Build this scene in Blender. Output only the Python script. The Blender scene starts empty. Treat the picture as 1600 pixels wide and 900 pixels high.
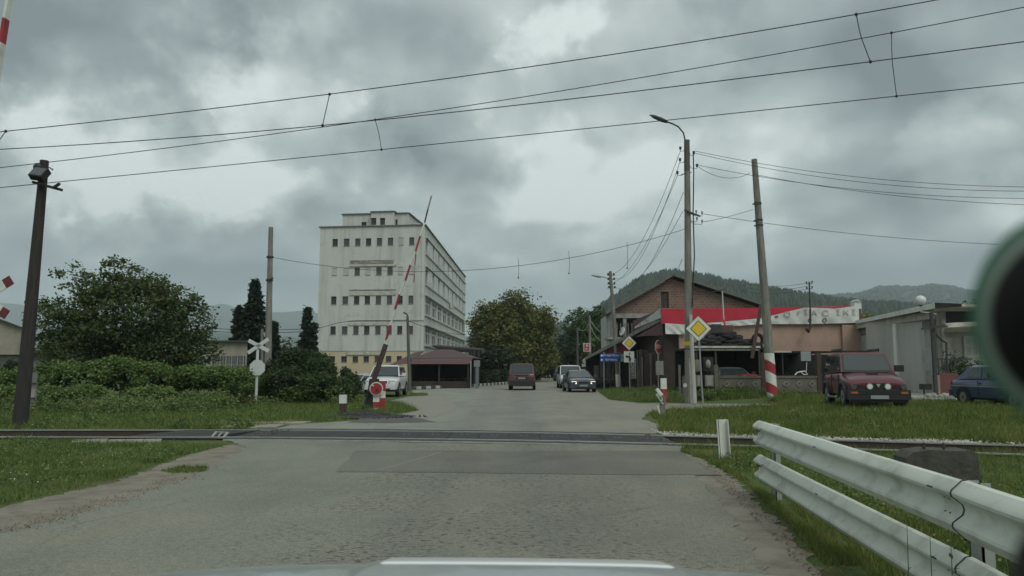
import bpy, bmesh, math, random
import numpy as np
from mathutils import Vector, Matrix
rnd = random.Random(7)
S = bpy.context.scene
COL = S.collection
rad = math.radians

# ------------------------------------------------------------------ camera
F = 1200.0
PITCH = math.atan(127 / F)
cd = bpy.data.cameras.new('camera'); cam = bpy.data.objects.new('camera', cd); COL.objects.link(cam)
CAM = Vector((0, 0, 1.5))
cam.location = CAM; cam.rotation_euler = (math.pi / 2 + PITCH, 0, 0)
cd.sensor_width = 36; cd.lens = 36 * F / 1600; cd.clip_start = 0.02; cd.clip_end = 30000
cd.dof.use_dof = True; cd.dof.focus_distance = 40; cd.dof.aperture_fstop = 7.0
S.camera = cam

# ------------------------------------------------------------------ world: overcast sky
SUN_EL, SUN_ROT = rad(52), rad(150)
w = bpy.data.worlds.new('World'); S.world = w; w.use_nodes = True
nt = w.node_tree; N = nt.nodes; L = nt.links
for n in list(N): N.remove(n)
out = N.new('ShaderNodeOutputWorld'); bg = N.new('ShaderNodeBackground'); L.new(bg.outputs[0], out.inputs[0])
sky = N.new('ShaderNodeTexSky'); sky.sky_type = 'NISHITA'; sky.sun_disc = False
sky.sun_elevation = SUN_EL; sky.sun_rotation = SUN_ROT
tc = N.new('ShaderNodeTexCoord'); sep = N.new('ShaderNodeSeparateXYZ'); L.new(tc.outputs['Generated'], sep.inputs[0])
def mth(op, a, b=None, c=None):
    n = N.new('ShaderNodeMath'); n.operation = op
    for i, x in enumerate((a, b, c)):
        if x is None: continue
        if isinstance(x, (int, float)): n.inputs[i].default_value = x
        else: L.new(x, n.inputs[i])
    return n.outputs[0]
zz = mth('ADD', mth('MAXIMUM', sep.outputs[2], 0.0), 0.30)
cx_, cy_ = mth('DIVIDE', sep.outputs[0], zz), mth('DIVIDE', sep.outputs[1], zz)
cmb = N.new('ShaderNodeCombineXYZ'); L.new(cx_, cmb.inputs[0]); L.new(cy_, cmb.inputs[1]); cmb.inputs[2].default_value = 3.7
def noise(sc, det, rough, dist=0.0, off=(0, 0, 0)):
    m = N.new('ShaderNodeMapping'); m.inputs['Location'].default_value = off; L.new(cmb.outputs[0], m.inputs[0])
    n = N.new('ShaderNodeTexNoise'); n.inputs['Scale'].default_value = sc; n.inputs['Detail'].default_value = det
    n.inputs['Roughness'].default_value = rough; n.inputs['Distortion'].default_value = dist
    L.new(m.outputs[0], n.inputs['Vector']); return n.outputs['Fac']
SKY_OFF = (11.0, 5.5, 0)
big = noise(1.15, 3, 0.5, 0.3, SKY_OFF)
mid = noise(3.0, 6, 0.46, 0.15, (11.0, 5.5, 0))
mixv = mth('ADD', mth('MULTIPLY', big, 0.45), mth('ADD', mth('MULTIPLY', mid, 0.30), 0.125))
# cloud banks as they stand in the sky: (azimuth x, elevation y as view pixels of the photograph) -> direction, size, thinner (+) or thicker (-)
BANKS = [(60, 60, 300, -.085), (330, 40, 200, -.05), (235, 175, 180, .095), (430, 205, 150, .10), (100, 215, 110, .06), (300, 260, 110, .04), (150, 345, 60, .05), (455, 90, 110, .04), (560, 300, 90, -.045), (660, 215, 90, -.03),
         (868, 66, 70, .06), (1000, 90, 120, .03), (1290, 60, 150, -.05), (850, 275, 90, .035), (835, 335, 100, .035), (1010, 310, 100, .03), (1180, 330, 200, .02), (730, 330, 80, -.02), (1250, 235, 140, .03), (1470, 225, 60, .05),
         (1430, 330, 150, -.04), (300, 440, 160, -.05), (60, 250, 120, .035), (1200, 400, 200, -.03), (620, 60, 120, .0), (520, 380, 120, -.02), (1130, 250, 80, -.03), (720, 110, 60, -.03), (1560, 120, 100, .02), (980, 210, 90, -.03)]
dn = N.new('ShaderNodeTexNoise'); dn.inputs['Scale'].default_value = 6.5; dn.inputs['Detail'].default_value = 7; dn.inputs['Roughness'].default_value = 0.6; L.new(tc.outputs['Generated'], dn.inputs['Vector'])
dsub = N.new('ShaderNodeVectorMath'); dsub.operation = 'SUBTRACT'; L.new(dn.outputs['Color'], dsub.inputs[0]); dsub.inputs[1].default_value = (.5, .5, .5)
dsc_ = N.new('ShaderNodeVectorMath'); dsc_.operation = 'SCALE'; L.new(dsub.outputs[0], dsc_.inputs[0]); dsc_.inputs[3].default_value = 0.34
dad = N.new('ShaderNodeVectorMath'); dad.operation = 'ADD'; L.new(tc.outputs['Generated'], dad.inputs[0]); L.new(dsc_.outputs[0], dad.inputs[1])
dnm = N.new('ShaderNodeVectorMath'); dnm.operation = 'NORMALIZE'; L.new(dad.outputs[0], dnm.inputs[0])
_cc, _ss = math.cos(PITCH), math.sin(PITCH)
for bx_, by_, br_, ba_ in BANKS:
    u_, v_ = (bx_ - 800) / F, (450 - by_) / F
    dvec = Vector((u_, _cc - v_ * _ss, v_ * _cc + _ss)).normalized()
    dt = N.new('ShaderNodeVectorMath'); dt.operation = 'DOT_PRODUCT'; L.new(dnm.outputs[0], dt.inputs[0]); dt.inputs[1].default_value = dvec
    mr = N.new('ShaderNodeMapRange'); mr.interpolation_type = 'SMOOTHSTEP'; L.new(dt.outputs['Value'], mr.inputs[0])
    mr.inputs[1].default_value = math.cos(br_ * 1.25 / F); mr.inputs[2].default_value = 1.0; mr.inputs[3].default_value = 0.0; mr.inputs[4].default_value = ba_
    mixv = mth('ADD', mixv, mr.outputs[0])
fine = N.new('ShaderNodeTexNoise'); fine.inputs['Scale'].default_value = 9; fine.inputs['Detail'].default_value = 8; fine.inputs['Roughness'].default_value = 0.55; L.new(tc.outputs['Generated'], fine.inputs['Vector'])
mixv = mth('ADD', mixv, mth('MULTIPLY', mth('SUBTRACT', fine.outputs['Fac'], 0.5), 0.13))
cr = N.new('ShaderNodeValToRGB'); L.new(mixv, cr.inputs[0])
e = cr.color_ramp.elements
e[0].position = 0.40; e[0].color = (0.160, 0.188, 0.197, 1)
e[1].position = 0.585; e[1].color = (0.62, 0.685, 0.665, 1)
x = e.new(0.465); x.color = (0.262, 0.303, 0.312, 1)
x = e.new(0.525); x.color = (0.388, 0.440, 0.436, 1)
# far cloud near the horizon is more even and slightly bluer
hz = N.new('ShaderNodeMapRange'); L.new(sep.outputs[2], hz.inputs[0])
hz.inputs[1].default_value = -0.02; hz.inputs[2].default_value = 0.17; hz.inputs[3].default_value = 0.8; hz.inputs[4].default_value = 0.0
mx = N.new('ShaderNodeMix'); mx.data_type = 'RGBA'; L.new(hz.outputs[0], mx.inputs[0]); L.new(cr.outputs[0], mx.inputs[6])
mx.inputs[7].default_value = (0.25, 0.31, 0.325, 1)
ad = N.new('ShaderNodeMix'); ad.data_type = 'RGBA'; ad.blend_type = 'ADD'; ad.inputs[0].default_value = 0.02
sc0 = N.new('ShaderNodeMix'); sc0.data_type = 'RGBA'; sc0.inputs[0].default_value = 0.03
SKYK = 0.10                                   # background strength
br = N.new('ShaderNodeVectorMath'); br.operation = 'SCALE'; br.inputs[3].default_value = 1.30 / SKYK
L.new(mx.outputs[2], br.inputs[0])
L.new(br.outputs[0], sc0.inputs[6]); L.new(sky.outputs[0], sc0.inputs[7])
L.new(sc0.outputs[2], bg.inputs[0]); bg.inputs[1].default_value = SKYK
w.cycles.sampling_method = 'AUTOMATIC'

sd = bpy.data.lights.new('sun', 'SUN'); sd.energy = 1.3; sd.angle = rad(35); sd.color = (1.0, 0.98, 0.90)
sun = bpy.data.objects.new('sun', sd); COL.objects.link(sun)
_d = Vector((math.sin(SUN_ROT) * math.cos(SUN_EL), math.cos(SUN_ROT) * math.cos(SUN_EL), math.sin(SUN_EL)))
sun.rotation_euler = _d.to_track_quat('Z', 'Y').to_euler(); sun.location = (0, 0, 60)

vs = S.view_settings
S.display_settings.display_device = 'sRGB'
vs.view_transform = 'Standard'; vs.look = 'None'; vs.exposure = 0.0; vs.gamma = 1.0; vs.use_curve_mapping = False
S.cycles.max_bounces = 6; S.cycles.diffuse_bounces = 3; S.cycles.glossy_bounces = 3; S.cycles.transmission_bounces = 4
S.cycles.volume_bounces = 1; S.cycles.use_denoising = True

# ------------------------------------------------------------------ pixel helpers: a point of the photograph to a real place
_c, _s = math.cos(PITCH), math.sin(PITCH)
def ray(px, py):
    u, v = (px - 800) / F, (450 - py) / F
    return Vector((u, _c - v * _s, v * _c + _s))
def G(px, py, z=0.0):                 # on the level z
    d = ray(px, py); t = (z - CAM.z) / d.z
    p = CAM + d * t; return p
def V(px, py, Y):                     # at the depth Y
    d = ray(px, 560 if py == 0 else py); return CAM + d * (Y / d.y)     # py 0: only the sideways place is wanted
def XYZ(px, py, Y): p = V(px, py, Y); return (p.x, p.y, p.z)
def sm(t): t = max(0.0, min(1.0, t)); return t * t * (3 - 2 * t)
def hgt(x, y):                        # gentle rise of the verge on the right, below the parked cars
    lane = sm((y - 26.8) / 2.2) * (1 - sm((y - 34) / 2)) * (1 - sm((x - 11.0) / 2))
    return 0.26 * sm((x - 5.5) / 5) * sm((y - 18.5) / 4) * (1 - sm((y - 50) / 8)) * (1 - lane)

# ------------------------------------------------------------------ materials
def new_mat(name):
    m = bpy.data.materials.new(name); m.use_nodes = True
    return m, m.node_tree.nodes, m.node_tree.links, m.node_tree.nodes['Principled BSDF']
def ramp(n, l, fac, stops):
    r = n.new('ShaderNodeValToRGB'); l.new(fac, r.inputs[0]); el = r.color_ramp.elements
    while len(el) < len(stops): el.new(0.5)
    for i, (p, c) in enumerate(stops):
        el[i].position = p; el[i].color = (*c, 1) if len(c) == 3 else c
    return r.outputs[0]
def mapping(n, l, sc=(1, 1, 1), kind='Object', loc=(0, 0, 0)):
    t = n.new('ShaderNodeTexCoord'); m = n.new('ShaderNodeMapping'); m.inputs['Scale'].default_value = sc
    m.inputs['Location'].default_value = loc
    l.new(t.outputs[kind], m.inputs[0]); return m.outputs[0]
def tnoise(n, l, vec, sc, det=5, ro=0.55, di=0.0):
    x = n.new('ShaderNodeTexNoise'); x.inputs['Scale'].default_value = sc; x.inputs['Detail'].default_value = det
    x.inputs['Roughness'].default_value = ro; x.inputs['Distortion'].default_value = di
    l.new(vec, x.inputs['Vector']); return x.outputs['Fac']
def mixc(n, l, fac, a, b, mode='MIX'):
    m = n.new('ShaderNodeMix'); m.data_type = 'RGBA'; m.blend_type = mode
    for i, v in ((0, fac), (6, a), (7, b)):
        if isinstance(v, (int, float)): m.inputs[i].default_value = v
        elif isinstance(v, tuple): m.inputs[i].default_value = (*v, 1)
        else: l.new(v, m.inputs[i])
    return m.outputs[2]
def bumpn(n, l, b, h, st, di=0.02):
    u = n.new('ShaderNodeBump'); u.inputs['Strength'].default_value = st; u.inputs['Distance'].default_value = di
    l.new(h, u.inputs['Height']); l.new(u.outputs[0], b.inputs['Normal'])
MATS = {}
def mat(name, c1, c2=None, sc=4, rough=0.8, bump=0.0, bsc=30, metal=0.0, st=(1, 1, 1), coat=0.0, dirt=None, dsc=1.5, damt=0.6, spec=0.5):
    if name in MATS: return MATS[name]
    m, n, l, b = new_mat(name)
    c2 = c2 or tuple(x * 0.75 for x in c1)
    v = mapping(n, l, st)
    col = ramp(n, l, tnoise(n, l, v, sc), [(0.3, c1), (0.7, c2)])
    if dirt:
        f = ramp(n, l, tnoise(n, l, v, dsc, 8, 0.65), [(0.48, (0, 0, 0)), (0.72, (damt,) * 3)])
        col = mixc(n, l, f, col, dirt)
    l.new(col, b.inputs['Base Color']); b.inputs['Roughness'].default_value = rough; b.inputs['Metallic'].default_value = metal
    b.inputs['Coat Weight'].default_value = coat; b.inputs['Coat Roughness'].default_value = 0.08
    b.inputs['Specular IOR Level'].default_value = spec
    if bump: bumpn(n, l, b, tnoise(n, l, v, bsc, 4), bump)
    MATS[name] = m; return m
def leafmat(name, cols, rough=0.7, sc=0.7, trans=0.25):
    if name in MATS: return MATS[name]
    m, n, l, b = new_mat(name)
    g = n.new('ShaderNodeNewGeometry')
    isl = g.outputs['Random Per Island']
    v = mapping(n, l)
    big = tnoise(n, l, v, sc, 3)
    a = n.new('ShaderNodeMath'); a.operation = 'MULTIPLY_ADD'; l.new(isl, a.inputs[0]); a.inputs[1].default_value = 0.55
    a2 = n.new('ShaderNodeMath'); a2.operation = 'MULTIPLY_ADD'; l.new(big, a2.inputs[0]); a2.inputs[1].default_value = 1.1; a2.inputs[2].default_value = -0.32
    l.new(a2.outputs[0], a.inputs[2])
    k = len(cols)
    col = ramp(n, l, a.outputs[0], [(0.1 + 0.8 * i / (k - 1), c) for i, c in enumerate(cols)])
    l.new(col, b.inputs['Base Color']); b.inputs['Roughness'].default_value = rough; b.inputs['Specular IOR Level'].default_value = 0.25
    tr = n.new('ShaderNodeBsdfTranslucent'); l.new(col, tr.inputs[0])
    ms = n.new('ShaderNodeMixShader'); ms.inputs[0].default_value = trans
    l.new(b.outputs[0], ms.inputs[1]); l.new(tr.outputs[0], ms.inputs[2])
    l.new(ms.outputs[0], n['Material Output'].inputs[0])
    MATS[name] = m; return m

def asphalt(name, base, warm, pits=0.0, seed=0):
    m, n, l, b = new_mat(name)
    v = mapping(n, l, (1, 1, 1), 'Object', (seed, seed * 1.7, 0))
    large = tnoise(n, l, v, 0.45, 5, 0.6, 0.4)
    c = ramp(n, l, large, [(0.32, tuple(x * 0.84 for x in base)), (0.52, base), (0.70, warm)])
    stain = tnoise(n, l, mapping(n, l, (1.6, 0.22, 1), 'Object', (3, 1, 0)), 0.8, 6, 0.6)
    c = mixc(n, l, ramp(n, l, stain, [(0.5, (0, 0, 0)), (0.68, (0.35,) * 3)]), c, tuple(x * 0.62 for x in base))
    grain = tnoise(n, l, v, 55, 4, 0.75)
    c = mixc(n, l, 0.75, c, ramp(n, l, grain, [(0.34, (0.5,) * 3), (0.5, (1.0,) * 3), (0.66, (1.4,) * 3)]), 'MULTIPLY')
    gr2 = tnoise(n, l, v, 15, 6, 0.75)
    c = mixc(n, l, 0.6, c, ramp(n, l, gr2, [(0.36, (0.72,) * 3), (0.5, (1.0,) * 3), (0.66, (1.14,) * 3)]), 'MULTIPLY')
    hgt_ = grain
    if pits:
        sx_ = n.new('ShaderNodeSeparateXYZ'); l.new(mapping(n, l), sx_.inputs[0])
        wob = n.new('ShaderNodeMath'); wob.operation = 'MULTIPLY_ADD'; l.new(tnoise(n, l, v, 0.9, 3), wob.inputs[0]); wob.inputs[1].default_value = 2.4; l.new(sx_.outputs[0], wob.inputs[2])
        lane = ramp(n, l, wob.outputs[0], [(0.0, (.25,) * 3), (1.0, (.25,) * 3)]); rr_ = [q for q in n if q.type == 'VALTORGB'][-1].color_ramp
        mr_ = n.new('ShaderNodeMapRange'); l.new(wob.outputs[0], mr_.inputs[0]); mr_.inputs[1].default_value = -4.0; mr_.inputs[2].default_value = 4.0; l.new(mr_.outputs[0], [q for q in n if q.type == 'VALTORGB'][-1].inputs[0])
        rr_.elements[0].position = .34; rr_.elements[0].color = (.1, .1, .1, 1); rr_.elements[1].position = .47; rr_.elements[1].color = (1, 1, 1, 1); q_ = rr_.elements.new(.80); q_.color = (.8, .8, .8, 1); q_ = rr_.elements.new(.93); q_.color = (.15, .15, .15, 1)
        trk_ = n.new('ShaderNodeValToRGB'); l.new(mr_.outputs[0], trk_.inputs[0]); te = trk_.color_ramp.elements
        te[0].position = 0.0; te[0].color = (1.03, 1.06, 1.02, 1); te[1].position = 1.0; te[1].color = (1.05, 1.0, .92, 1)
        for p_, c_ in ((.42, (1.05, 1.07, 1.03)), (.52, (.96, .96, .96)), (.60, (1.05, 1.04, 1.0)), (.70, (.86, .86, .87)), (.80, (1.02, 1.0, .96))): q_ = te.new(p_); q_.color = (*c_, 1)
        c = mixc(n, l, 1.0, c, trk_.outputs[0], 'MULTIPLY')
        pm = mixc(n, l, 1.0, ramp(n, l, tnoise(n, l, v, 0.9, 3, 0.5), [(0.36, (.15,) * 3), (0.52, (1, 1, 1))]), lane, 'MULTIPLY')
        pt = ramp(n, l, tnoise(n, l, mapping(n, l, (0.8, 1.2, 1)), 17, 4, 0.6), [(0.54, (0, 0, 0)), (0.60, (1, 1, 1))])
        f = n.new('ShaderNodeMath'); f.operation = 'MULTIPLY'; l.new(pm, f.inputs[0]); l.new(pt, f.inputs[1])
        f2 = n.new('ShaderNodeMath'); f2.operation = 'MULTIPLY'; l.new(f.outputs[0], f2.inputs[0]); f2.inputs[1].default_value = pits
        c = mixc(n, l, f2.outputs[0], c, tuple(x * 0.28 for x in base))
    # fine cracks
    vo = n.new('ShaderNodeTexVoronoi'); vo.feature = 'DISTANCE_TO_EDGE'; vo.inputs['Scale'].default_value = 0.55
    wv = mixc(n, l, 0.25, v, tnoise(n, l, v, 2.5, 6, 0.7))
    l.new(wv, vo.inputs['Vector'])
    ck = ramp(n, l, vo.outputs['Distance'], [(0.0, (1, 1, 1)), (0.007, (0, 0, 0))])
    cm = ramp(n, l, tnoise(n, l, v, 0.33, 2), [(0.50, (0, 0, 0)), (0.6, (0.6,) * 3)])
    c = mixc(n, l, mixc(n, l, 1.0, ck, cm, 'MULTIPLY'), c, tuple(x * 0.35 for x in base))
    l.new(c, b.inputs['Base Color']); b.inputs['Roughness'].default_value = 0.82; b.inputs['Specular IOR Level'].default_value = 0.35
    bumpn(n, l, b, gr2, 0.35, 0.012)
    return m

# common materials
ASPH = asphalt('asphalt_old', (0.192, 0.197, 0.166), (0.232, 0.218, 0.170), 0.95)
ASPH2 = asphalt('asphalt_far', (0.218, 0.225, 0.197), (0.255, 0.25, 0.208), 0.25, 4)
PATCH = asphalt('asphalt_patch', (0.142, 0.147, 0.128), (0.172, 0.167, 0.138), 0.3, 9)
WORN = asphalt('asphalt_worn', (0.21, 0.225, 0.205), (0.24, 0.24, 0.20), 0.1, 13)
CONC = mat('concrete', (0.36, 0.36, 0.32), (0.24, 0.24, 0.21), 2.5, 0.9, 0.4, 40, dirt=(0.10, 0.10, 0.085))
POLEC = mat('pole_concrete', (0.27, 0.265, 0.225), (0.17, 0.168, 0.145), 3, 0.92, 0.5, 35, st=(3, 3, 0.5), dirt=(0.05, 0.05, 0.045), dsc=1.2)
POLED = mat('pole_concrete_dark', (0.13, 0.13, 0.115), (0.075, 0.078, 0.07), 3, 0.92, 0.5, 35, st=(3, 3, 0.4))
WOOD = mat('dark_wood', (0.045, 0.038, 0.032), (0.022, 0.02, 0.018), 6, 0.85, 0.6, 25, st=(4, 4, 0.3))
WOODB = mat('brown_wood', (0.10, 0.055, 0.04), (0.055, 0.032, 0.026), 5, 0.75, 0.4, 25, st=(3, 3, 0.4))
STEEL = mat('galvanised_steel', (0.36, 0.38, 0.37), (0.27, 0.285, 0.28), 5, 0.55, 0.1, 30, metal=0.4)
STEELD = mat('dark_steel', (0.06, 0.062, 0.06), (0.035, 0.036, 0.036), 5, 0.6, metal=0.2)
RUST = mat('rust', (0.085, 0.055, 0.042), (0.045, 0.032, 0.026), 9, 0.9, 0.5, 40)
BLACK = mat('black_plastic', (0.018, 0.018, 0.018), (0.011, 0.011, 0.011), 6, 0.55)
RUBBER = mat('tyre_rubber', (0.022, 0.022, 0.022), (0.014, 0.014, 0.014), 8, 0.85, 0.3, 30)
WHITE = mat('white_paint', (0.72, 0.74, 0.68), (0.60, 0.62, 0.56), 4, 0.6, dirt=(0.25, 0.25, 0.20), dsc=3, damt=0.5)
WHITEC = mat('white_clean', (0.75, 0.77, 0.75), (0.70, 0.72, 0.70), 3, 0.5)
RED = mat('red_paint', (0.38, 0.03, 0.04), (0.28, 0.025, 0.032), 4, 0.6, dirt=(0.12, 0.03, 0.03), dsc=4, damt=0.5)
REDB = mat('red_banner', (0.50, 0.02, 0.045), (0.42, 0.018, 0.04), 1.5, 0.7, 0.15, 4)
YEL = mat('sign_yellow', (0.72, 0.50, 0.03), (0.66, 0.46, 0.03), 3, 0.5)
BLUE = mat('sign_blue', (0.02, 0.07, 0.33), (0.02, 0.06, 0.28), 3, 0.45)
GREEN = mat('sign_green', (0.12, 0.36, 0.20), (0.10, 0.32, 0.18), 3, 0.45)
SIGNK = mat('sign_black', (0.015, 0.015, 0.015), (0.012, 0.012, 0.012), 3, 0.5)
INK = mat('faded_ink', (0.10, 0.11, 0.10), (0.2, 0.2, 0.19), 6, 0.8)
WIRE = mat('wire', (0.02, 0.022, 0.022), (0.012, 0.012, 0.012), 3, 0.6)
INSUL = mat('insulator', (0.04, 0.035, 0.03), (0.03, 0.028, 0.025), 3, 0.3)
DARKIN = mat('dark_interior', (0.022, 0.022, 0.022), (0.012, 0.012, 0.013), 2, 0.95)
PEACH = mat('peach_render', (0.44, 0.305, 0.24), (0.38, 0.265, 0.205), 1.2, 0.9, 0.2, 60, dirt=(0.26, 0.18, 0.13), dsc=0.9, damt=0.5)
MAROON = mat('maroon_sheet', (0.13, 0.05, 0.048), (0.10, 0.04, 0.04), 1.2, 0.6, dirt=(0.07, 0.04, 0.035), damt=0.5)
GREYSH = mat('grey_sheet_panel', (0.40, 0.42, 0.39), (0.33, 0.35, 0.325), 0.9, 0.75, 0.1, 8, dirt=(0.19, 0.19, 0.165), dsc=0.9, damt=0.7)
CREAMP = mat('cream_trim', (0.56, 0.55, 0.48), (0.45, 0.44, 0.38), 2, 0.8, dirt=(0.2, 0.2, 0.16), dsc=2)
BEIGE = mat('beige_render', (0.36, 0.33, 0.27), (0.28, 0.26, 0.21), 0.8, 0.9, dirt=(0.15, 0.14, 0.11), dsc=0.7)
def glass(name, c=(0.02, 0.028, 0.028), rough=0.06):
    m, n, l, b = new_mat(name); b.inputs['Base Color'].default_value = (*c, 1); b.inputs['Roughness'].default_value = rough
    b.inputs['Specular IOR Level'].default_value = 0.8; b.inputs['Coat Weight'].default_value = 0.3
    v = mapping(n, l); bumpn(n, l, b, tnoise(n, l, v, 1.3, 2), 0.08, 0.05); return m
CGLASS = glass('car_glass', (0.03, 0.042, 0.042), 0.05)
WGLASS = glass('window_glass', (0.05, 0.06, 0.058), 0.2)
WDARK = mat('dark_opening', (0.03, 0.032, 0.032), (0.06, 0.062, 0.06), 0.8, 0.7)
def paint(name, c, metal=0.25):
    return mat(name, c, tuple(x * 0.93 for x in c), 1.5, 0.35, coat=0.6, metal=metal, dirt=tuple(x * 0.6 + 0.03 for x in c), dsc=2.5, damt=0.25)
def emis(name, c, s):
    m, n, l, b = new_mat(name); b.inputs['Base Color'].default_value = (*c, 1)
    b.inputs['Emission Color'].default_value = (*c, 1); b.inputs['Emission Strength'].default_value = s; return m

# ------------------------------------------------------------------ object helpers
WOFF = {}
def tag(o, label=None, cat=None, group=None, kind=None):
    if label: o['label'] = label
    if cat: o['category'] = cat
    if group: o['group'] = group
    if kind: o['kind'] = kind
    return o
def thing(name, label, cat, loc=(0, 0, 0), rz=0.0, group=None, local=False):
    o = bpy.data.objects.new(name, None); COL.objects.link(o); o.location = loc; o.rotation_euler = (0, 0, rz)
    o.empty_display_size = 0.2
    tag(o, label, cat, group); WOFF[o.name] = Vector((0, 0, 0)) if local else Vector(loc)
    return o
class MB:
    def __init__(s): s.v = []; s.f = []
    def add(s, vs, fs):
        k = len(s.v); s.v += [tuple(v) for v in vs]; s.f += [tuple(i + k for i in f) for f in fs]; return s
    def box(s, x0, x1, y0, y1, z0, z1):
        return s.add([(x0, y0, z0), (x1, y0, z0), (x1, y1, z0), (x0, y1, z0), (x0, y0, z1), (x1, y0, z1), (x1, y1, z1), (x0, y1, z1)],
                     [(0, 3, 2, 1), (4, 5, 6, 7), (0, 1, 5, 4), (1, 2, 6, 5), (2, 3, 7, 6), (3, 0, 4, 7)])
    def beam(s, p, q, wd, ht, up=(0, 0, 1)):
        p, q = Vector(p), Vector(q); d = (q - p).normalized(); up = Vector(up)
        if abs(d.dot(up)) > 0.98: up = Vector((0, 1, 0))
        a = d.cross(up).normalized(); b = a.cross(d).normalized(); a *= wd / 2; b *= ht / 2
        return s.add([p - a - b, p + a - b, p + a + b, p - a + b, q - a - b, q + a - b, q + a + b, q - a + b],
                     [(0, 3, 2, 1), (4, 5, 6, 7), (0, 1, 5, 4), (1, 2, 6, 5), (2, 3, 7, 6), (3, 0, 4, 7)])
    def tube(s, pts, rs, seg=8, cap=True, wob=0.0):
        pts = [Vector(p) for p in pts]
        if isinstance(rs, (int, float)): rs = [rs] * len(pts)
        k = len(s.v); n = len(pts); prev = None
        for i, p in enumerate(pts):
            d = (pts[min(i + 1, n - 1)] - pts[max(i - 1, 0)]).normalized()
            if prev is None:
                a = d.cross(Vector((0, 0, 1)) if abs(d.z) < 0.9 else Vector((0, 1, 0))).normalized()
            else: a = (prev - d * prev.dot(d)).normalized()
            prev = a; b = d.cross(a)
            for j in range(seg):
                t = 2 * math.pi * j / seg; r = rs[i] * (1 + (wob * (rnd.random() - .5) if wob else 0))
                s.v.append(tuple(p + (a * math.cos(t) + b * math.sin(t)) * r))
        for i in range(n - 1):
            for j in range(seg):
                a, b = k + i * seg + j, k + i * seg + (j + 1) % seg
                s.f.append((a, b, b + seg, a + seg))
        if cap:
            s.f.append(tuple(k + j for j in range(seg))[::-1]); s.f.append(tuple(k + (n - 1) * seg + j for j in range(seg)))
        return s
    def prism(s, poly, ext):
        n = len(poly); ext = Vector(ext); a = [Vector(p) for p in poly]
        return s.add(a + [p + ext for p in a], [tuple(range(n))[::-1], tuple(range(n, 2 * n))] + [(i, (i + 1) % n, (i + 1) % n + n, i + n) for i in range(n)])
    def quad(s, *p): return s.add(p, [tuple(range(len(p)))])
    def disc(s, c, r, nrm, th, seg=24):
        c, nrm = Vector(c), Vector(nrm).normalized()
        return s.tube([c - nrm * th / 2, c + nrm * th / 2], r, seg)
    def sphere(s, c, r, seg=12, rings=8, sq=1.0):
        k = len(s.v); c = Vector(c)
        for i in range(1, rings):
            t = math.pi * i / rings
            for j in range(seg):
                p = 2 * math.pi * j / seg
                s.v.append((c.x + r * math.sin(t) * math.cos(p), c.y + r * math.sin(t) * math.sin(p), c.z + r * sq * math.cos(t)))
        s.v += [(c.x, c.y, c.z + r * sq), (c.x, c.y, c.z - r * sq)]
        for i in range(rings - 2):
            for j in range(seg):
                a, b = k + i * seg + j, k + i * seg + (j + 1) % seg
                s.f.append((a, a + seg, b + seg, b))
        T, B = len(s.v) - 2, len(s.v) - 1
        for j in range(seg):
            s.f.append((T, k + j, k + (j + 1) % seg)); m = k + (rings - 2) * seg
            s.f.append((B, m + (j + 1) % seg, m + j))
        return s
    def build(s, name, m, parent=None, at=None, smooth=False, ang=40, rawpar=False):
        off = Vector((0, 0, 0))
        if parent is not None: off = WOFF.get(parent.name, off)
        if at is not None: off = Vector(at)
        vs = [(v[0] - off.x, v[1] - off.y, v[2] - off.z) for v in s.v] if off.length else s.v
        me = bpy.data.meshes.new(name); me.from_pydata(vs, [], s.f); me.validate()
        bm = bmesh.new(); bm.from_mesh(me); bmesh.ops.recalc_face_normals(bm, faces=bm.faces); bm.to_mesh(me); bm.free()
        if smooth:
            me.polygons.foreach_set('use_smooth', [True] * len(me.polygons)); me.set_sharp_from_angle(angle=rad(ang))
        me.materials.append(m)
        o = bpy.data.objects.new(name, me); COL.objects.link(o)
        if parent is not None: o.parent = parent; WOFF[o.name] = off
        elif at is not None: o.location = at; WOFF[o.name] = Vector(at)
        return o
def npmesh(name, V_, F_, m, parent=None, k=4, off=None, smooth=False):
    V_ = np.asarray(V_, dtype=np.float32)
    if parent is not None: V_ = V_ - np.array(WOFF[parent.name], dtype=np.float32)
    if off is not None: V_ = V_ - np.array(off, dtype=np.float32)
    me = bpy.data.meshes.new(name); nf = len(F_)
    me.vertices.add(len(V_)); me.vertices.foreach_set('co', V_.ravel())
    me.loops.add(nf * k); me.loops.foreach_set('vertex_index', np.asarray(F_, dtype=np.int32).ravel())
    me.polygons.add(nf); me.polygons.foreach_set('loop_start', np.arange(0, nf * k, k, dtype=np.int32))
    me.polygons.foreach_set('loop_total', np.full(nf, k, dtype=np.int32))
    if smooth: me.polygons.foreach_set('use_smooth', np.ones(nf, dtype=bool))
    me.update(calc_edges=True); me.materials.append(m)
    o = bpy.data.objects.new(name, me); COL.objects.link(o)
    if parent is not None: o.parent = parent
    elif off is not None: o.location = off
    return o
def text(body, name, size, m, parent, mtx, ext=0.004, sx=1.0, align='CENTER'):
    cu = bpy.data.curves.new(name, 'FONT'); cu.body = body; cu.size = size; cu.extrude = ext
    cu.align_x = align; cu.align_y = 'CENTER'; cu.materials.append(m)
    o0 = bpy.data.objects.new(name, cu); COL.objects.link(o0); bpy.context.view_layer.update()
    me = bpy.data.meshes.new_from_object(o0.evaluated_get(bpy.context.evaluated_depsgraph_get()))
    bpy.data.objects.remove(o0); me.name = name; me.materials.clear(); me.materials.append(m)
    o = bpy.data.objects.new(name, me); COL.objects.link(o); o.parent = parent
    off = WOFF[parent.name]; o.matrix_local = Matrix.Translation(-off) @ mtx @ Matrix.Diagonal((sx, 1, 1, 1))
    return o
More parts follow.
